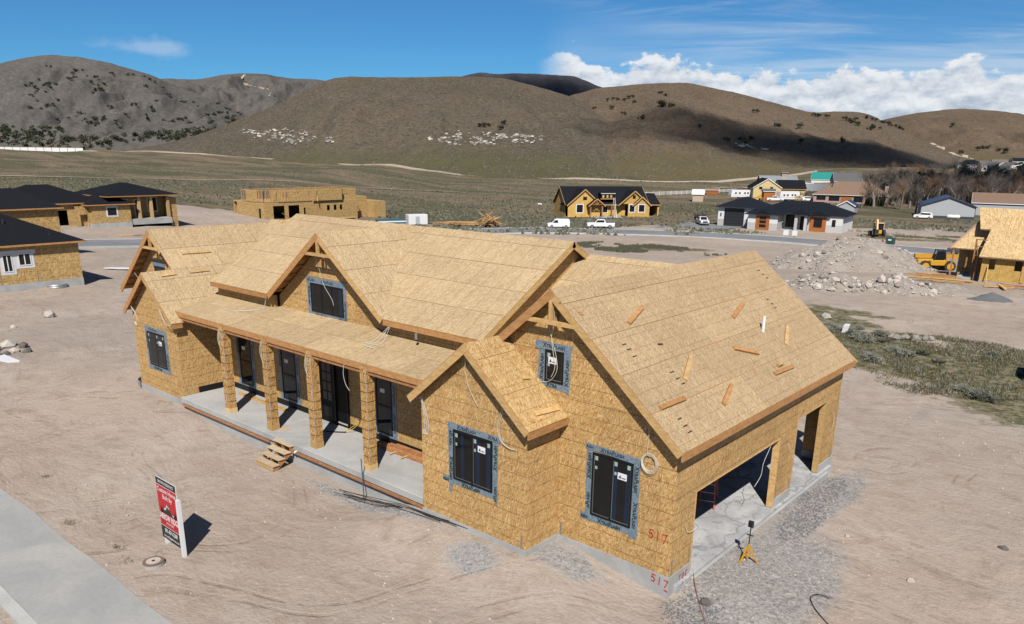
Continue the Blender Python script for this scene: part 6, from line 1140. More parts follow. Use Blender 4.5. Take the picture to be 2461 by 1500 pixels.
for y in (-.4, .45): MB().box(4.3, 5.5, y-.07, y+.07, .35, .42).build('fork_tine', 'dark_metal', th)
for s3 in (-1, 1): MB().beam((2.1, s3*.45, .8), (2.75, s3*.75, .1), .14, .14).build('stabiliser', 'cat_yellow', th)
# backhoe digger
ex = thing('backhoe_digger', 'yellow digger with raised boom standing beyond the street', 'digger', (-41., 154.8, -4.0), R(-60))
for x, r in ((-1.2, .45), (1.2, .75)):
    for y in (-.95, .95): wheel(ex, x, y, r, .4, 'white' if r > .5 else 'cat_yellow')
bevel(MB().box(-2.0, 1.6, -.5, .5, .6, 1.35).build('chassis', 'cat_yellow', ex), .08); cbx = MB()
for x in (-.1, 1.3):
    for y in (-.8, .8): cbx.beam((x, y, 1.3), (x, y, 2.7), .1, .1)
cbx.box(-.25, 1.45, -.9, .9, 2.65, 2.78).build('cab', 'siding_cream', ex); MB().box(0, 1.2, -.75, .75, 1.35, 2.6).build('cab_window', 'glass_far', ex)
MB().beam((1.6, -.6, .9), (2.6, -.9, 3.5), .4, .45).build('boom', 'cat_yellow', ex); MB().beam((2.6, -.9, 3.5), (3.3, -.9, 1.6), .3, .35).build('dipper_arm', 'cat_yellow', ex); MB().prism([(3.1, -1.2, 1.6), (3.6, -1.2, 1.5), (3.5, -1.2, .8), (3.0, -1.2, .9)], (0, .6, 0)).build('bucket', 'dark_metal', ex); MB().prism([(-2.4, -1.1, .3), (-3.1, -1.1, .25), (-2.9, -1.1, .9), (-2.4, -1.1, .9)], (0, 2.2, 0)).build('loader_bucket', 'dark_metal', ex)
# street things
fh = thing('fire_hydrant', 'red fire hydrant at the far kerb beside the green utility box', 'hydrant', (-35.3, 139.3, -4)); MB().cyl((0, 0, 0), (0, 0, .75), .14, n=10).build('barrel', 'hydrant_red', fh); MB().cyl((0, 0, .75), (0, 0, .95), .17, .05, n=10).build('bonnet', 'hydrant_red', fh); MB().cyl((-.26, 0, .55), (.26, 0, .55), .07, n=8).build('outlet', 'hydrant_red', fh)
ub = thing('utility_box', 'dark green transformer box by the far kerb', 'utility box', (-34.2, 140.2, -4)); bevel(MB().box(-.7, .7, -.6, .6, 0, 1.3).build('cabinet', 'utility_green', ub), .08); MB().box(-.3, .3, -.62, -.601, .75, 1.0).build('warning_label', 'sticker_white', ub)
for x, y, lb in ((-53.3, 138.2, 'left white notice board standing before the modern house'), (-51.7, 138.6, 'right white notice board standing before the modern house')):
    nb_ = thing('notice_board', lb, 'sign', (x, y, -4), R(8)); MB().box(-.5, .5, 0, .05, .4, 1.4).build('board', 'white', nb_); MB().box(-.03, .03, .05, .1, 0, 1.4).build('post', 'dark_metal', nb_)
pt = thing('propane_tank', 'white propane tank beside the grey metal workshop', 'tank', (-40.6, 216.0, -4), R(17)); m_ = MB()
m_.tube([(-1.6, 0, .9), (-1.5, 0, .9), (-1.2, 0, .9), (1.2, 0, .9), (1.5, 0, .9), (1.6, 0, .9)], [.05, .35, .5, .5, .35, .05], 14).build('shell', 'white', pt, True)
for x in (-.8, .8): MB().box(x-.1, x+.1, -.3, .3, 0, .5).build('saddle', 'dark_metal', pt)
MB().cyl((0, 0, 1.38), (0, 0, 1.55), .15, n=8).build('valve_dome', 'grey_metal', pt)
# post by the street on the left
tag(MB().box(-101., -100.6, 9.8, 10.1, -.4, 3.6).build('white_post_board', 'white'), 'white upright board beside the street at the left', 'board')
# ------------------------------------------------------------------ heaps
def heap(name, cx, cy, rx, ry, h, mat, label, seed, rot=0., n=64, rough=.22, cat='heap', sharp=1.3):
    U = np.linspace(-1.25, 1.25, n); A, B = np.meshgrid(U, U, indexing='ij'); rr = np.sqrt(A*A+B*B); c, s = math.cos(rot), math.sin(rot)
    X = cx+A*rx*c-B*ry*s; Y = cy+A*rx*s+B*ry*c; nz = fbm(A*2.3+seed, B*2.3+seed*3, 5, .6)
    Z = gzv(X, Y)-.25+(h+.25)*np.clip(1-(rr*(1+.55*(nz-.5)))**sharp, -.1, 1)*(1-rough+rough*2*fbm(A*4+seed, B*4, 4, .6))
    cov = np.stack([np.full_like(X, .8), nz, nz, np.ones_like(X)], -1); o = link(bpy.data.objects.new(name, grid_mesh(name, X, Y, Z, mat, cov))); return tag(o, label, cat), (X, Y, Z)
sp1, g1 = heap('spoil_heap', -21.5, 80.5, 10.0, 7.2, 3.2, 'spoil_dirt', 'large pale excavated dirt heap before the street', 3.1, .72, 90, .3, sharp=1.9)
sp2, g2 = heap('rubble_heap', -15.6, 56.0, 5.2, 2.9, 1.3, 'spoil_dirt', 'low rubble heap strewn with pale rocks, left part beside the garage roof', 5.2, .4, 60, .4)
sp3, g3 = heap('rubble_heap', -10.6, 58.0, 3.9, 2.6, 1.35, 'spoil_dirt', 'low rubble heap with pale boulders at its foot, right part', 7.7, .4, 60, .4)
heap('rubble_heap', -7.2, 60.6, 3.4, 2.2, .8, 'spoil_dirt', 'smallest rubble heap at the right end of the row', 9.1, .5, 40, .5)
heap('gravel_heap', -3.3, 59.2, 2.2, 1.2, .6, 'gravel_dark', 'flat heap of dark grey gravel on bare dirt near the right edge', 2.2, .45, 40, .3)
q = random.Random(21)
def heap_rocks(G, n, r0, r1, lab, grp, zone=lambda a, b: True, stuff_n=500):
    X, Y, Z = G; N = X.shape[0]; k = 0
    while k < n:
        i, j = q.randrange(N), q.randrange(N)
        if Z[i, j] < gz(X[i, j], Y[i, j])-.05 or not zone(i/N, j/N): continue
        r = q.uniform(r0, r1)*q.choice((.7, 1., 1.)); o = MB().lump((0, 0, 0), r, q).build('boulder', q.choice(('rock_pale', 'rock_white', 'rock_pale'))); o.location = (X[i, j]+q.uniform(-.1, .1), Y[i, j], Z[i, j]+r*.25); tag(o, lab, 'rock', grp); k += 1
    m_ = MB()
    for _ in range(stuff_n):
        i, j = q.randrange(N), q.randrange(N)
        if Z[i, j] < gz(X[i, j], Y[i, j])-.05: continue
        m_.lump((X[i, j]+q.uniform(-.2, .2), Y[i, j]+q.uniform(-.2, .2), Z[i, j]+.02), q.uniform(.05, .16), q)
    o = m_.build('heap_stones', 'rock_pale'); tag(o, 'small stones covering '+grp[len('boulders on '):], 'stones', kind='stuff')
heap_rocks(g2, 46, .18, .42, 'pale boulder on the left rubble heap', 'boulders on the left rubble heap'); heap_rocks(g3, 40, .18, .55, 'pale boulder on the right rubble heap', 'boulders on the right rubble heap'); heap_rocks(g1, 40, .16, .42, 'pale boulder on the large dirt heap', 'boulders on the large dirt heap', stuff_n=1300)
for k, (x, y) in enumerate([(-31.5+.55*i+q.uniform(-.3, .3), 84.5+.15*i+q.uniform(-.8, .8)) for i in range(9)]): o = boulder(x, y, q.uniform(.25, .5), 'pale boulder at the left foot of the large dirt heap'); o['group'] = 'boulders at the left foot of the dirt heap'
for k in range(12): o = boulder(-5.6+.22*k+q.uniform(-.2, .2), 38.2+.06*k+q.uniform(-.4, .4), q.uniform(.15, .34), 'pale rock in the low row above the sagebrush strip', mat='rock_white'); o['group'] = 'rock row above the sagebrush strip'
for k in range(16): o = boulder(-49+.95*k+q.uniform(-.3, .3), 162+q.uniform(-1.2, 1.2)-.12*k, q.uniform(.3, .7), 'pale boulder in the row around the yellow digger', mat='rock_white'); o['group'] = 'boulders around the digger'
tag(MB().prism([(-8.2, 37.2, .0), (-7.8, 37.1, .0), (-8.0, 38.0, .0), (-8.3, 37.9, .0)], (.05, .1, .5)).build('white_bag', 'tarp_white'), 'white plastic bag caught in the sagebrush', 'bag'); o = MB().lump((0, 0, .4), .9, q, .5).build('white_bag', 'tarp_white'); o.location = (-146, 175, -4); tag(o, 'white plastic lump lying in the grass left of the yellow house', 'bag')
# lumber piles
def lumber_pile(name, cx, cy, n, L_, ang, spread, hgt, label, grp, mat='lumber', tilt=.15):
    z0 = gz(cx, cy)
    for k in range(n):
        a = ang+q.gauss(0, spread); l = L_*q.uniform(.6, 1.); t = q.gauss(0, tilt); d = Vector((math.cos(a)*math.cos(t), math.sin(a)*math.cos(t), math.sin(t)))*l/2; c = Vector((q.gauss(0, L_*.16), q.gauss(0, .9), .08+abs(d.z)+q.random()*hgt)); c = Matrix.Rotation(ang, 3, 'Z') @ c
        o = MB().beam(-d, d, q.choice((.12, .2, .28)), .07).build(name, q.choice((mat, 'rake', 'lumber_red'))); o.location = (cx+c.x, cy+c.y, z0+c.z); tag(o, label, 'board', grp)
lumber_pile('loose_board', -114, 106.5, 26, 8.5, .72, .10, .8, 'long board in the spread pile across the street left of the white van', 'long boards in the street-side pile', tilt=.02); lumber_pile('scrap_board', -106.6, 109.2, 34, 4.6, .7, .7, 1.2, 'tangled board in the peaked scrap pile left of the white van', 'boards in the peaked scrap pile', 'rake', .35)
lumber_pile('stacked_board', -20.0, 76.6, 18, 5.6, .86, .05, .45, 'pale board in the stack at the foot of the large dirt heap', 'boards at the foot of the dirt heap', 'rake', .02); lumber_pile('stacked_board', -9.0, 68.3, 12, 5.0, .15, .03, .3, 'pale board in the stack before the half-built house', 'boards before the half-built house', 'rake', .01); lumber_pile('loose_board', -10.2, 72.0, 10, 4.0, .1, .2, .12, 'loose board scattered between telehandler and half-built house', 'boards scattered by the telehandler', 'lumber_red', .01); lumber_pile('loose_board', -3.8, 67.5, 8, 3.2, -.3, .5, .15, 'loose board at the corner of the half-built house', 'boards by the half-built house corner', 'lumber_red', .02); lumber_pile('loose_board', -114, 36.2, 4, 4.5, 1.2, .1, .05, 'thin board lying on the dirt before the porch house', 'boards before the porch house', 'lumber', .01); lumber_pile('loose_board', -120, 55, 5, 4.5, .9, .1, .05, 'thin board lying right of the porch house', 'boards right of the porch house', 'lumber_red', .01)
dw = XY(0, 0)
tag(strip('gravel_drive', [(-76, 137), (-77, 146), (-77, 156)], 15, 'asphalt', .05), kind='structure')
# ------------------------------------------------------------------ tracks over the steppe
def hill_z(key, X_, Y_):
    return None
TR = [XY(1083, -740), XY(1000, -560), XY(905, -480), XY(765, -330), XY(730, -222), XY(632, -110), XY(545, -10), XY(520, 71), XY(535, 150), XY(560, 205)]
strip('dirt_track', TR, 8., 'dirt_road', .9, step=8, thick=2.5)
strip('dirt_track', [XY(330, -20), XY(300, -150), XY(320, -260)], 2.2, 'dirt_road', .4, step=6); strip('dirt_track', [XY(430, 205), XY(400, 130), XY(372, 90)], 6, 'dirt_road', .4, step=6)
def sampler(key):
    X, Y, Z, U = HILLS[key][1]; return X, Y, Z
def hill_path(name, key, ij, w_, mat='dirt_road'):
    X, Y, Z = sampler(key); n, m = X.shape; P = []
    for (a, b), (c, d) in zip(ij[:-1], ij[1:]):
        for k in range(12): t = k/12; i = (a+(c-a)*t)*(n-1); j = (b+(d-b)*t)*89; P.append((i, j))
    m_ = MB(); pts = []
    for i, j in P:
        i0, j0 = int(i), int(min(j, m-2)); pts.append(Vector((X[i0, j0], Y[i0, j0], Z[i0, j0]+.9)))
    for k in range(3): pts = [pts[0]]+[(pts[i-1]+pts[i]*2+pts[i+1])/4 for i in range(1, len(pts)-1)]+[pts[-1]]
    for a, b in zip(pts[:-1], pts[1:]):
        d = (b-a); s3 = Vector((d.y, -d.x, 0)); 
        if s3.length < 1e-3: continue
        s3 = s3.normalized()*w_/2; m_.poly([a-s3, b-s3, b+s3, a+s3])
    return tag(m_.build(name, mat), kind='structure')
# ------------------------------------------------------------------ plants
def leaf_cloud(m_, q, c, r, n, size, shell=.55, squash=1.):
    for _ in range(n):
        d = Vector((q.gauss(0, 1), q.gauss(0, 1), q.gauss(0, 1))).normalized(); p = c+Vector((d.x, d.y, d.z*squash))*r*(shell+(1-shell)*q.random()); a = Vector((q.gauss(0, 1), q.gauss(0, 1), q.gauss(0, 1))).normalized()*size*q.uniform(.5, 1.2); b = a.cross(d).normalized()*size*q.uniform(.4, 1.)
        m_.poly([p-a*.5, p+b*.5, p+a*.5, p-b*.5])
def make_juniper(seed):
    q = random.Random(seed); t = bpy.data.objects.new('juniper', None); m_ = MB()
    for k in range(7): leaf_cloud(m_, q, Vector((q.gauss(0, .28), q.gauss(0, .28), .35+.5*q.random()-.0)), q.uniform(.28, .5), 26, .24, .5, .9)
    return m_.mesh('crown', 'juniper'), MB().cyl((0, 0, -.2), (0, 0, .4), .06, .04, 5).mesh('trunk', 'bark')
JUN = [make_juniper(k) for k in range(4)]
def juniper(x, y, z, s, label, grp, seed=0, sub=True):
    q = random.Random(seed); cr, tk = JUN[seed % 4]; t = thing('juniper', label, 'tree', (x, y, z), q.uniform(0, 6.28), grp); t.scale = (s*q.uniform(.85, 1.15), s*q.uniform(.85, 1.15), s*q.uniform(.8, 1.1))
    link(bpy.data.objects.new('crown', cr), t)
    if sub: link(bpy.data.objects.new('trunk', tk), t)
    return t
q = random.Random(5)
X, Y, Z = sampler('left'); n_, m_n = X.shape; cnt = 0
while cnt < 250:
    i = int(n_*q.uniform(.05, .97)); j = int(105*q.uniform(.12, .97)); cl_ = fbm(np.array(i*.045), np.array(j*.06+4), 3)
    ui = i/n_
    if cl_ < .50+.10*abs(ui-.55)-.03*(ui > .4): continue
    juniper(X[i, j], Y[i, j], Z[i, j], q.uniform(2.8, 6.0), 'dark juniper dotting the grey hill on the left', 'junipers on the left hill', cnt, False); cnt += 1
def hill_junipers(key, spots, lab, grp, s0, s1):
    X, Y, Z = sampler(key); n, m = X.shape
    for k, (u, v) in enumerate(spots):
        # nearest surface vertex along this bearing / rise
        i = int(u*(n-1)); j = int(v*(m-14)); juniper(X[i, j], Y[i, j], Z[i, j]-.2, q.uniform(s0, s1), lab, grp, k+7)

# survey bearings (lateral/depth, rise/depth) of things standing on the hills
MJ = [(-0.0422, 0.0294), (-0.0372, 0.0294), (-0.0307, 0.0305), (-0.013, 0.0321), (-0.0195, 0.0263)]
RJ = [(0.11, 0.0606), (0.1174, 0.0621), (0.1234, 0.0621), (0.1299, 0.0608), (0.1348, 0.0632), (0.1408, 0.0638), (0.1411, 0.0586), (0.0954, 0.0515), (0.1155, 0.0508), (0.1309, 0.0434), (0.1512, 0.0403), (0.1728, 0.0688), (0.1795, 0.0661), (0.1728, 0.0552), (0.1788, 0.0549), (0.1867, 0.0554), (0.2223, 0.0312), (0.2579, 0.0163), (0.275, 0.0175), (0.2856, 0.0181), (0.2812, 0.0118), (0.3467, 0.0146), (0.3971, 0.0166), (0.3166, 0.0343), (0.346, 0.0328), (0.2884, 0.0491), (0.3589, 0.0462), (0.364, 0.0453), (0.3752, 0.0445), (0.3971, 0.042), (0.4023, 0.0406), (0.4051, 0.0387), (0.4098, 0.0412), (0.413, 0.036), (0.4287, 0.0319), (0.4243, 0.0447), (0.4297, 0.0424), (0.4349, 0.041), (0.4401, 0.0401), (0.4453, 0.0388), (0.4505, 0.0379), (0.4534, 0.0355), (0.4584, 0.0356), (0.4638, 0.0333), (0.469, 0.0324), (0.4414, 0.0316), (0.4335, 0.0339)]
FJ = [(0.5299, 0.0379), (0.5639, 0.0095), (0.5698, 0.0106), (0.5762, 0.0116), (0.5895, 0.0084), (0.5974, 0.0071), (0.5444, 0.0054)]
T2 = [(-0.3231, 0.085), (-0.332, 0.0752), (-0.2913, 0.0673), (-0.2998, 0.0546)]
TF = [(0.5068, 0.017), (0.519, 0.0109), (0.5397, 0.0034), (0.5636, -0.0021)]
TREES = [(0.432, -0.0604), (0.4474, -0.0592), (0.463, -0.06), (0.473, -0.0573), (0.4815, -0.0623), (0.4915, -0.0596), (0.5005, -0.0671), (0.5121, -0.0594), (0.5304, -0.0541), (0.5453, -0.0564), (0.5552, -0.0538), (0.5682, -0.0546), (0.5814, -0.056), (0.5923, -0.0583), (0.6018, -0.0542), (0.6129, -0.0581), (0.6222, -0.0529), (0.6307, -0.0563), (0.4504, -0.0451), (0.476, -0.0437), (0.5015, -0.0419), (0.5225, -0.0441), (0.5478, -0.0418), (0.5713, -0.0435), (0.5917, -0.0423), (0.6125, -0.043), (0.6274, -0.0403), (0.4592, -0.035), (0.4845, -0.0327), (0.5154, -0.0333), (0.5408, -0.0315), (0.5667, -0.0326)]

def site(key, bq, be):
    X, Y, Z = sampler(key); D, Q = DQ(X, Y); e = (Q/D-bq)**2+((Z-11.4)/D-be)**2; e = e.copy(); e[:, -14:] = 9; i, j = np.unravel_index(np.argmin(e), e.shape); return float(X[i, j]), float(Y[i, j]), float(Z[i, j])
for k, b in enumerate(MJ): juniper(*site('mid', *b), q.uniform(3.2, 4.4), 'dark juniper above the right white rock outcrop', 'junipers above the outcrop', k)
for k, b in enumerate(RJ): juniper(*site('right', *b), q.uniform(3.2, 5.6), 'dark juniper '+('on the left shoulder of the right-hand hill' if b[0] < .155 else 'in the group near the top of the right-hand hill' if b[0] < .2 else 'in or beside the cloud shadow on the right-hand hill' if b[0] < .35 or b[1] < .02 else 'in the dark cluster along the right end of the right-hand hill'), 'junipers on the right hill', k)
for k, b in enumerate(FJ): juniper(*site('fr', *b), q.uniform(5, 8), 'dark juniper on the farthest right hill', 'junipers on the far right hill', k)
def sited_path(key, pts, w_):
    P = []
    for a, b in zip(pts[:-1], pts[1:]):
        for k in range(10): t = k/10; P.append(Vector(site(key, a[0]+(b[0]-a[0])*t, a[1]+(b[1]-a[1])*t))+Vector((0, 0, .5)))
    for _ in range(2): P = [P[0]]+[(P[i-1]+P[i]*2+P[i+1])/4 for i in range(1, len(P)-1)]+[P[-1]]
    m_ = MB()
    for a, b in zip(P[:-1], P[1:]):
        d = b-a
        if d.length < .1: continue
        s3 = Vector((.76, .65, 0))*w_/2 if abs(d.normalized().dot(Vector((.76, .65, 0)))) < .7 else Vector((0, 0, 1))*w_/2; m_.poly([a-s3, b-s3, b+s3, a+s3])
    return tag(m_.build('hill_track', 'dirt_road'), kind='structure')
sited_path('left2', T2, 6.); sited_path('fr', TF, 6.)
# pale rock outcrops on the middle hill, slab by slab
def outcrop(a0, a1, e0, e1, n, label, seed, key='mid', r0=.6, r1=2.3):
    qq = random.Random(seed); X, Y, Z = sampler(key); D, Q = DQ(X, Y); A = Q/D; E = (Z-11.4)/D; ii, jj = np.where((A > a0) & (A < a1) & (E > e0) & (E < e1)); idx = [k for k in range(len(ii)) if jj[k] < X.shape[1]-14]
    c = Vector((float(X[ii[idx[len(idx)//2]], jj[idx[len(idx)//2]]]), float(Y[ii[idx[len(idx)//2]], jj[idx[len(idx)//2]]]), float(Z[ii[idx[len(idx)//2]], jj[idx[len(idx)//2]]]))); t = thing('rock_outcrop', label, 'outcrop', c); am, em = (a0+a1)/2, (e0+e1)/2; k = 0
    for _ in range(4000):
        if k >= n: break
        w = qq.choice(idx); i, j = ii[w], jj[w]; u = (A[i, j]-am)/(a1-a0)*2; v = (E[i, j]-em)/(e1-e0)*2; v = v+.35*u*(1 if seed % 2 else -.4)
        if abs(v)+.5*abs(u)**3 > .25+.5*qq.random() or vn_gate(A[i, j], E[i, j], seed): continue
        m_ = MB().lump((0, 0, 0), qq.uniform(r0, r1), qq, .35); o = m_.build('rock_slab', qq.choice(('rock_white', 'rock_white', 'rock_pale')), t); o.location = Vector((float(X[i, j])+qq.uniform(-2, 2), float(Y[i, j])+qq.uniform(-2, 2), float(Z[i, j])-.2))-c; o.rotation_euler = (.38, qq.uniform(-.3, .3), .7); k += 1
def vn_gate(a, e, seed): return float(vnoise(np.array(a*160+seed*5), np.array(e*420))) < .50
outcrop(-.335, -.215, .004, .029, 230, 'white rock outcrop on the left flank of the middle hill', 3); outcrop(-.105, .035, .004, .030, 260, 'white rock outcrop at the foot of the middle hill', 4)
outcrop(.255, .31, .006, .016, 24, 'small grey rock outcrop in the shaded right hill', 5, 'right', 1.2, 3.)
# scattered brush and stones on the slopes
_u, _v = np.meshgrid(np.arange(400), np.arange(400), indexing='ij'); GATE = fbm(_u*.035, _v*.05+2, 5, .6)
def hill_scatter(name, key, n, r0, r1, mat, seed, label, vmax=.98):
    qq = random.Random(seed); X, Y, Z = sampler(key); N, M_ = X.shape; m_ = MB()
    for _ in range(n):
        i = qq.randrange(N-1); j = int((M_-15)*(qq.random()**.9)*vmax); a, b = qq.random(), qq.random()
        if GATE[(i*3+seed*7) % 400, (j*3) % 400] < .49 and qq.random() < .8: continue
        p = Vector((X[i, j]*(1-a)+X[i+1, j]*a, Y[i, j]*(1-a)+Y[i+1, j]*a, Z[i, j]*(1-a)+Z[i+1, j]*a)); p2 = Vector((X[i, j+1], Y[i, j+1], Z[i, j+1]))-Vector((X[i, j], Y[i, j], Z[i, j])); p = p+p2*b; r = qq.uniform(r0, r1); k = len(m_.v)
        m_.v += [tuple(p+Vector((r*math.cos(t), r*math.sin(t), -r*.3))) for t in (qq.uniform(0, 1), 2.1, 4.2)]+[tuple(p+Vector((qq.uniform(-.3, .3)*r, qq.uniform(-.3, .3)*r, r*qq.uniform(.5, .9))))]; m_.f += [(k, k+1, k+3), (k+1, k+2, k+3), (k+2, k, k+3)]
    return tag(m_.build(name, mat), label, 'brush', kind='stuff')
hill_scatter('hill_stones', 'mid', 17000, .35, 1.1, 'rock_hill', 31, 'dark stones scattered over the middle hill'); hill_scatter('hill_sagebrush', 'mid', 16000, .4, .9, 'brush_hill', 32, 'grey sagebrush scattered over the middle hill'); hill_scatter('hill_stones', 'right', 9000, .45, 1.3, 'rock_hill', 33, 'dark stones scattered over the right hill'); hill_scatter('hill_sagebrush', 'right', 16000, .4, 1.0, 'brush_hill', 34, 'grey sagebrush scattered over the right hill')
# sagebrush on the flats
def flat_scatter(name, n, gen, r0, r1, mat, seed, label):
    qq = random.Random(seed); m_ = MB()
    for _ in range(n):
        x, y = gen(qq); D, Q = DQ(x, y); r = qq.uniform(r0, r1); z = gzf(x, y); k = len(m_.v); a0 = qq.uniform(0, 2)
        m_.v += [(x+r*math.cos(t+a0), y+r*math.sin(t+a0), z-.1) for t in (0, 2.1, 4.2)]+[(x+qq.uniform(-.3, .3)*r, y+qq.uniform(-.3, .3)*r, z+r*qq.uniform(.6, 1.1))]; m_.f += [(k, k+1, k+3), (k+1, k+2, k+3), (k+2, k, k+3)]
    return tag(m_.build(name, mat), label, 'brush', kind='stuff')
def flat_gen(qq):
    while True:
        D = 185*math.exp(qq.random()*1.15); Q = D*qq.uniform(-.68, .42)
        if float(fbm(np.array(D*.012+3), np.array(Q*.006), 3)) > .47 or qq.random() < .12: return XY(D, Q)
flat_scatter('steppe_sagebrush', 14000, flat_gen, .18, .5, 'sage_dark', 41, 'grey sagebrush covering the flats before the hills'); flat_scatter('steppe_brush', 6000, flat_gen, .2, .5, 'brush_dark', 42, 'dark low brush on the flats before the hills')
# juniper wood at the foot of the left hill
qq = random.Random(8); m_ = MB(); X, Y, Z = sampler('left'); D, Q = DQ(X, Y); A = Q/D; E = (Z-11.4)/D
lo = np.interp(A, [-.63, -.571, -.57, -.497, -.496, -.37], [.000, .000, -.004, -.003, .004, .012]); hi = np.interp(A, [-.63, -.567, -.566, -.497, -.496, -.37], [.022, .024, .010, .012, .0125, .0235])
ii, jj = np.where((E > lo) & (E < hi) & (A < -.365)); ok = [k for k in range(len(ii)) if jj[k] < 105]
for _ in range(420):
    k = qq.choice(ok); i, j = ii[k], jj[k]; leaf_cloud(m_, qq, Vector((float(X[i, j])+qq.uniform(-5, 5), float(Y[i, j])+qq.uniform(-8, 8), float(Z[i, j])+qq.uniform(1.5, 3.5))), qq.uniform(3, 5.5), 30, 2.4, .4, .7)
tag(m_.build('juniper_wood', 'juniper'), 'dark juniper wood along the foot of the left hill', 'wood', kind='stuff')
# bare trees
def make_tree(seed, h, mat, twig):
    qq = random.Random(seed); T_ = MB(); C_ = MB()
    def br(p, d, L_, r, lv):
        n = 3; pts = [p]; rr = [r]; dd = d.copy()
        for k in range(n): dd = (dd+Vector((qq.gauss(0, .10), qq.gauss(0, .10), .05))).normalized(); pts.append(pts[-1]+dd*L_/n); rr.append(r*(1-.55*(k+1)/n))
        (T_ if lv < 2 else C_).tube(pts, rr, 5 if lv < 1 else 3)
        if lv >= 5: return
        for _ in range((6, 5, 4, 3, 2)[lv]):
            t = qq.uniform(.35, 1.) if lv else qq.uniform(.45, 1.); b = pts[min(int(t*n), n)]; a = qq.uniform(.35, .8); side = dd.orthogonal().normalized(); side.rotate(Matrix.Rotation(qq.uniform(0, 6.28), 3, dd)); br(b, (dd*math.cos(a)+side*math.sin(a)+Vector((0, 0, .15))).normalized(), L_*qq.uniform(.55, .8), r*.45*qq.uniform(.8, 1.1), lv+1)
    br(Vector((0, 0, -.2)), Vector((0, 0, 1)), h*.36, h*.022, 0)
    return T_.mesh('trunk', mat), C_.mesh('crown', twig)
BT = [make_tree(50+k, 10, 'bark_pale' if k % 2 else 'bark', ('twig_warm', 'bark', 'bark', 'twig_warm')[k % 4]) for k in range(4)]
def make_ever(seed):
    qq = random.Random(seed); C_ = MB()
    for k in range(22): t = k/22; leaf_cloud(C_, qq, Vector((qq.gauss(0, .12), qq.gauss(0, .12), .12+.85*t)), .30*(1-t)+.06, 34, .11, .45, .6)
    return MB().cyl((0, 0, -.05), (0, 0, .9), .03, .008, 6).mesh('trunk', 'bark'), C_.mesh('crown', 'evergreen')
EV = [make_ever(k) for k in range(3)]
def tree(tk_cr, x, y, s, label, grp, name='bare_tree', rz=0.):
    t = thing(name, label, 'tree', (x, y, gz(x, y)), rz, grp); t.scale = (s, s, s*q.uniform(.85, 1.15)); link(bpy.data.objects.new('trunk', tk_cr[0]), t); link(bpy.data.objects.new('crown', tk_cr[1]), t); return t
def grove_zone(x, y):
    D, Q = DQ(x, y); b = Q/D; return ('right behind the brick ranch house' if b < .47 else 'between the brick ranch and the blue-roofed workshop' if b < .51 else 'behind the blue-roofed workshop' if b < .57 else 'behind the half-built house at the right edge')+(', front row' if D < 310 else ', deeper in')
for k, (bq, be) in enumerate(TREES):
    D = min(15.4/abs(be), 420); x, y = XY(D, bq*D); warm = k % 4 in (0, 3)
    tree(BT[k % 4], x, y, q.uniform(1.3, 2.0), ('warm brown-twigged' if warm else 'grey-twigged')+' bare tree '+grove_zone(x, y), 'bare trees in the grove', 'bare_tree', q.uniform(0, 6))
for k in range(60):
    D = q.uniform(255, 420); b = q.uniform(.43, .67); x, y = XY(D, b*D); tree(BT[(k*3) % 4], x, y, q.uniform(1.2, 2.0), ('warm brown-twigged' if (k*3) % 4 in (0, 3) else 'grey-twigged')+' bare tree '+grove_zone(x, y), 'bare trees in the grove', 'bare_tree', q.uniform(0, 6))
for k in range(30):
    D = q.uniform(290, 430); b = q.uniform(.49, .67); x, y = XY(D, b*D); tree(EV[k % 3], x, y, q.uniform(6, 11), 'dark evergreen tree '+grove_zone(x, y), 'evergreens in the grove', 'evergreen_tree', q.uniform(0, 6))
for bq, D, s3, lb in ((.398, 300, 6, 'ochre shrub behind the brick ranch roof'), (.404, 305, 5, 'second ochre shrub behind the brick ranch roof, to the right')):
    x, y = XY(D, bq*D); qq = random.Random(int(D)); m_ = MB(); 
    for k in range(8): leaf_cloud(m_, qq, Vector((qq.gauss(0, .25), qq.gauss(0, .25), .6+.3*qq.random())), .4, 26, .2, .4)
    o = thing('ochre_shrub', lb, 'shrub', (x, y, gz(x, y))); o.scale = (s3, s3, s3); m_.build('crown', 'shrub_ochre', o); MB().cyl((0, 0, -.1), (0, 0, .6), .05, n=5).build('trunk', 'bark', o)
for bq, D, lb in ((.345, 330, 'small bare tree left of the white privacy fence'), (.352, 300, 'bare tree before the white privacy fence'), (.358, 296, 'bare tree at the left end of the brick ranch')): x, y = XY(D, bq*D); tree(BT[1], x, y, .6, lb, None)
def blades(name, n, gen, h0, h1, mat, seed, label, w_=.03, lean=.35):
    qq = random.Random(seed); m_ = MB()
    for _ in range(n):
        x, y = gen(qq); z = gz(x, y)-.03
        for _b in range(5):
            h = qq.uniform(h0, h1); a = qq.uniform(0, 6.28); dx_, dy_ = math.cos(a), math.sin(a); l = qq.uniform(0, lean)*h; bx, by = x+qq.gauss(0, .07), y+qq.gauss(0, .07); k = len(m_.v)
            m_.v += [(bx-dy_*w_, by+dx_*w_, z), (bx+dy_*w_, by-dx_*w_, z), (bx+dx_*l, by+dy_*l, z+h)]; m_.f.append((k, k+1, k+2))
    return tag(m_.build(name, mat), label, 'grass', kind='stuff')
def thicket_gen(qq):
    while True:
        D = qq.uniform(262, 425); b = qq.uniform(.435, .675)
        if float(fbm(np.array(D*.03), np.array(b*40.), 3)) > .44: return XY(D, b*D)
blades('bare_thicket', 1500, thicket_gen, 2.2, 6.5, 'twig_dark', 71, 'tangled bare undergrowth filling the grove at the right', .16, .3); blades('bare_thicket', 700, thicket_gen, 2., 6., 'evergreen', 72, 'dark evergreen undergrowth filling the grove at the right', .3, .4)
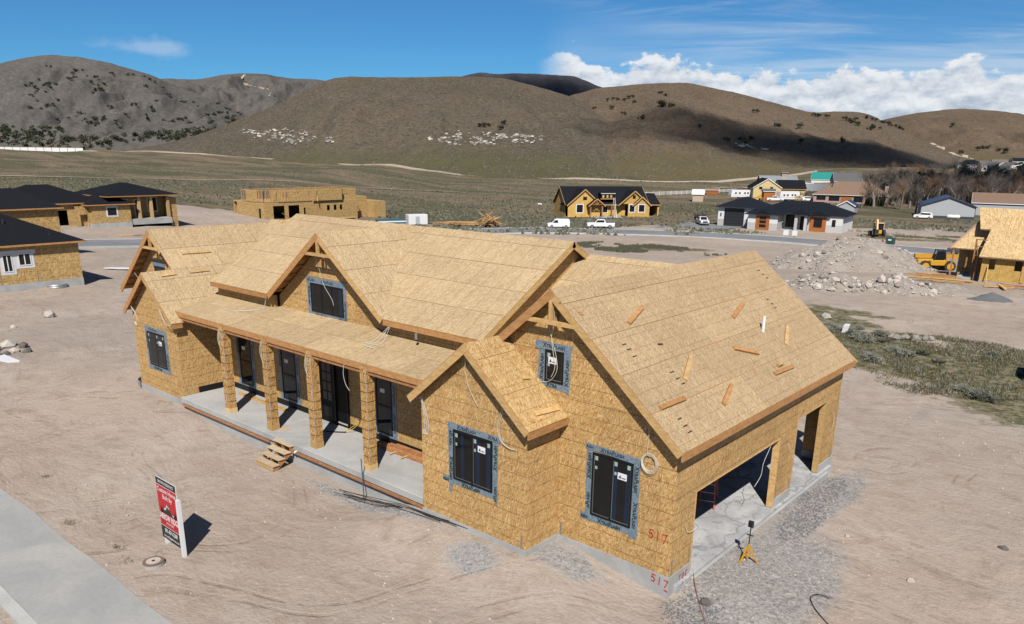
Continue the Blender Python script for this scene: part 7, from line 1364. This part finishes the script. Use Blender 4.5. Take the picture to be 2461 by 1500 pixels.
def side_gen(qq):
    while True:
        D = qq.uniform(158, 205); b = qq.uniform(-.1, .66); x, y = XY(D, b*D)
        if float(fbm(np.array(x*.07), np.array(y*.07), 3)) > .47 and not (-82 < x < -44 and 143 < y < 172) and not (-116 < x < -94 and 142 < y < 175): return x, y
flat_scatter('roadside_sagebrush', 2600, side_gen, .25, .75, 'sage_dark', 73, 'grey sagebrush band beyond the street-side houses')
def strip_gen(qq):
    while True:
        x = qq.uniform(-14, 12); y = qq.uniform(23, 44); e = math.hypot((x+1)/16, (y-33.5-.06*x)/7.5)
        if e+.8*(float(fbm(np.array(x*.25), np.array(y*.25), 3))-.5) < .86 and (float(fbm(np.array(x*.55+7), np.array(y*.8), 3)) > .50 or qq.random() < .15): return x, y
blades('grass_strip', 5200, strip_gen, .04, .16, 'grass', 61, 'olive grass growing in the strip right of the garage roof'); blades('dry_strip', 1800, strip_gen, .05, .2, 'dry_stalk', 65, 'dry brown stalks growing among the grass strip', .02); blades('sage_strip', 2000, strip_gen, .06, .24, 'sage', 62, 'low grey sage growing among the grass strip', .025)
def patch_gen(cx, cy, rx, ry):
    def f(qq):
        while True:
            a = qq.uniform(0, 6.28); t = math.sqrt(qq.random()); x, y = cx+rx*t*math.cos(a), cy+ry*t*math.sin(a)
            if float(fbm(np.array(x*.22), np.array(y*.22), 3)) > .50: return x, y
    return f
blades('sage_patch', 2400, patch_gen(-61, 99, 14, 7), .15, .5, 'sage_dark', 66, 'grey brush growing beyond the main ridge towards the street', .06); blades('grass_patch', 2200, patch_gen(-61, 99, 14, 7), .1, .35, 'grass', 63, 'green weeds growing beyond the main ridge towards the street', .05); blades('grass_patch', 1800, patch_gen(-28, 156, 16, 4), .1, .35, 'grass', 64, 'green weeds growing right of the digger', .06)
def make_sage(seed):
    qq = random.Random(seed); m_ = MB()
    for _ in range(170):
        a = qq.uniform(0, 6.28); t = qq.random()**.6*1.2; d = Vector((math.sin(t)*math.cos(a), math.sin(t)*math.sin(a), math.cos(t)*.9)); L_ = qq.uniform(.45, 1.); p = d*L_; s3 = d.orthogonal().normalized()*.035; b = Vector((qq.gauss(0, .05), qq.gauss(0, .05), 0)); m_.poly([b-s3, b+s3, p+s3*.5, p-s3*.5])
        for _k in range(3): c = p+Vector((qq.gauss(0, .05), qq.gauss(0, .05), qq.gauss(0, .05))); v1 = Vector((qq.gauss(0, 1), qq.gauss(0, 1), qq.gauss(0, 1))).normalized()*.07; v2 = v1.orthogonal().normalized()*.05; m_.poly([c-v1, c+v2, c+v1])
    return m_.mesh('foliage', 'sage')
SG = [make_sage(k) for k in range(3)]
k = 0
for x, y, s3 in [(-9.6, 38.6, .8), (-9.0, 38.0, .9), (-8.3, 38.2, .75), (-7.3, 36.9, .9), (-6.6, 36.2, 1.1), (-6.0, 35.5, 1.0), (-5.2, 36.3, .8), (-5.9, 38.2, .95), (-3.9, 34.0, .9), (-3.0, 33.3, .9), (-2.4, 34.4, .75), (-4.6, 31.2, .9), (-4.1, 30.6, .95), (2.0, 26.9, .95), (2.7, 26.6, .8), (1.2, 27.8, .7), (-7.7, 39.3, .7), (-1.2, 33.0, .7), (.8, 37.2, .7), (-9.0, 37.0, .7)]:
    o = link(bpy.data.objects.new('sagebrush', SG[k % 3])); o.location = (x, y, gz(x, y)-.05); o.scale = (s3*.8, s3*.8, s3*.58); o.rotation_euler = (0, 0, k*1.7); tag(o, 'grey sagebrush bush in the strip right of the garage roof', 'shrub', 'sagebrush bushes in the strip'); k += 1
# weeds near the sidewalk
for x, y, lb in ((-20.9, -8.0, 'dry weed tuft at the left edge by the sidewalk'), (-16.4, -8.9, 'small green weed tuft by the sidewalk edge'), (-12.3, -8.0, 'green weed tuft behind the utility cover'), (-13.6, -8.6, 'weed tuft left of the sign'), (-12.6, -8.75, 'dry weed tuft beside the utility cover')):
    qq = random.Random(int(-x*10)); m_ = MB()
    for _ in range(70): a = qq.uniform(0, 6.28); h = qq.uniform(.03, .13); bx, by = qq.gauss(0, .14), qq.gauss(0, .09); m_.poly([(bx-.012, by, 0), (bx+.012, by, 0), (bx+math.cos(a)*h, by+math.sin(a)*h, h)])
    o = m_.build('weed_tuft', 'dry_stalk' if 'dry' in lb else 'grass'); o.location = (x, y, gz(x, y)); tag(o, lb, 'weed')
# ------------------------------------------------------------------ clouds that shade the far slopes
def cloudmat():
    m, g, b = newmat('cloud'); tc = g.n('ShaderNodeTexCoord').outputs['Object']; n = g.noise(tc, 1.6, 5, .6); x, y, z = g.sep(tc); rr = g.m('SQRT', g.m('ADD', g.m('MULTIPLY', x, x), g.m('MULTIPLY', y, y)))
    al = g.sst(g.m('ADD', rr, g.m('MULTIPLY', g.m('SUBTRACT', n, .5), .9)), 1.1, .15); al = g.m('MULTIPLY', al, .86); b.inputs['Base Color'].default_value = (.85, .86, .88, 1); b.inputs['Roughness'].default_value = 1.; g.set(b.inputs['Alpha'], al)
cloudmat()
def cloud(key_pt, h, rx, ry, rz, name='cloud'):
    x, y, z = key_pt; k = (h-z)/sd.z; c = Vector((x, y, z))+sd*k; q2 = random.Random(int(x)); m_ = MB(); N, M2 = 28, 14; V_ = []
    for i in range(M2+1):
        ph = math.pi*i/M2
        for j in range(N): th_ = 2*math.pi*j/N; r = 1+.12*math.sin(3*th_+i)+q2.uniform(-.05, .05); V_.append((r*math.sin(ph)*math.cos(th_), r*math.sin(ph)*math.sin(th_), math.cos(ph)*(.9 if ph < 1.57 else .35)))
    m_.v = V_; m_.f = [(i*N+j, i*N+(j+1) % N, (i+1)*N+(j+1) % N, (i+1)*N+j) for i in range(M2) for j in range(N)]
    o = m_.build(name, 'cloud', None, True); o.location = c; o.scale = (rx, ry, min(rx, ry)*.35); o.rotation_euler = (0, 0, rz); return tag(o, kind='structure')
CP = site('right', .375, .006); cloud((CP[0], CP[1], CP[2]), 900, 250, 125, R(24)); CP = site('dark', .03, .055); cloud(CP, 1500, 620, 520, R(40)); CX = XY(345, 205); cloud((CX[0], CX[1], 4), 900, 115, 58, R(40))
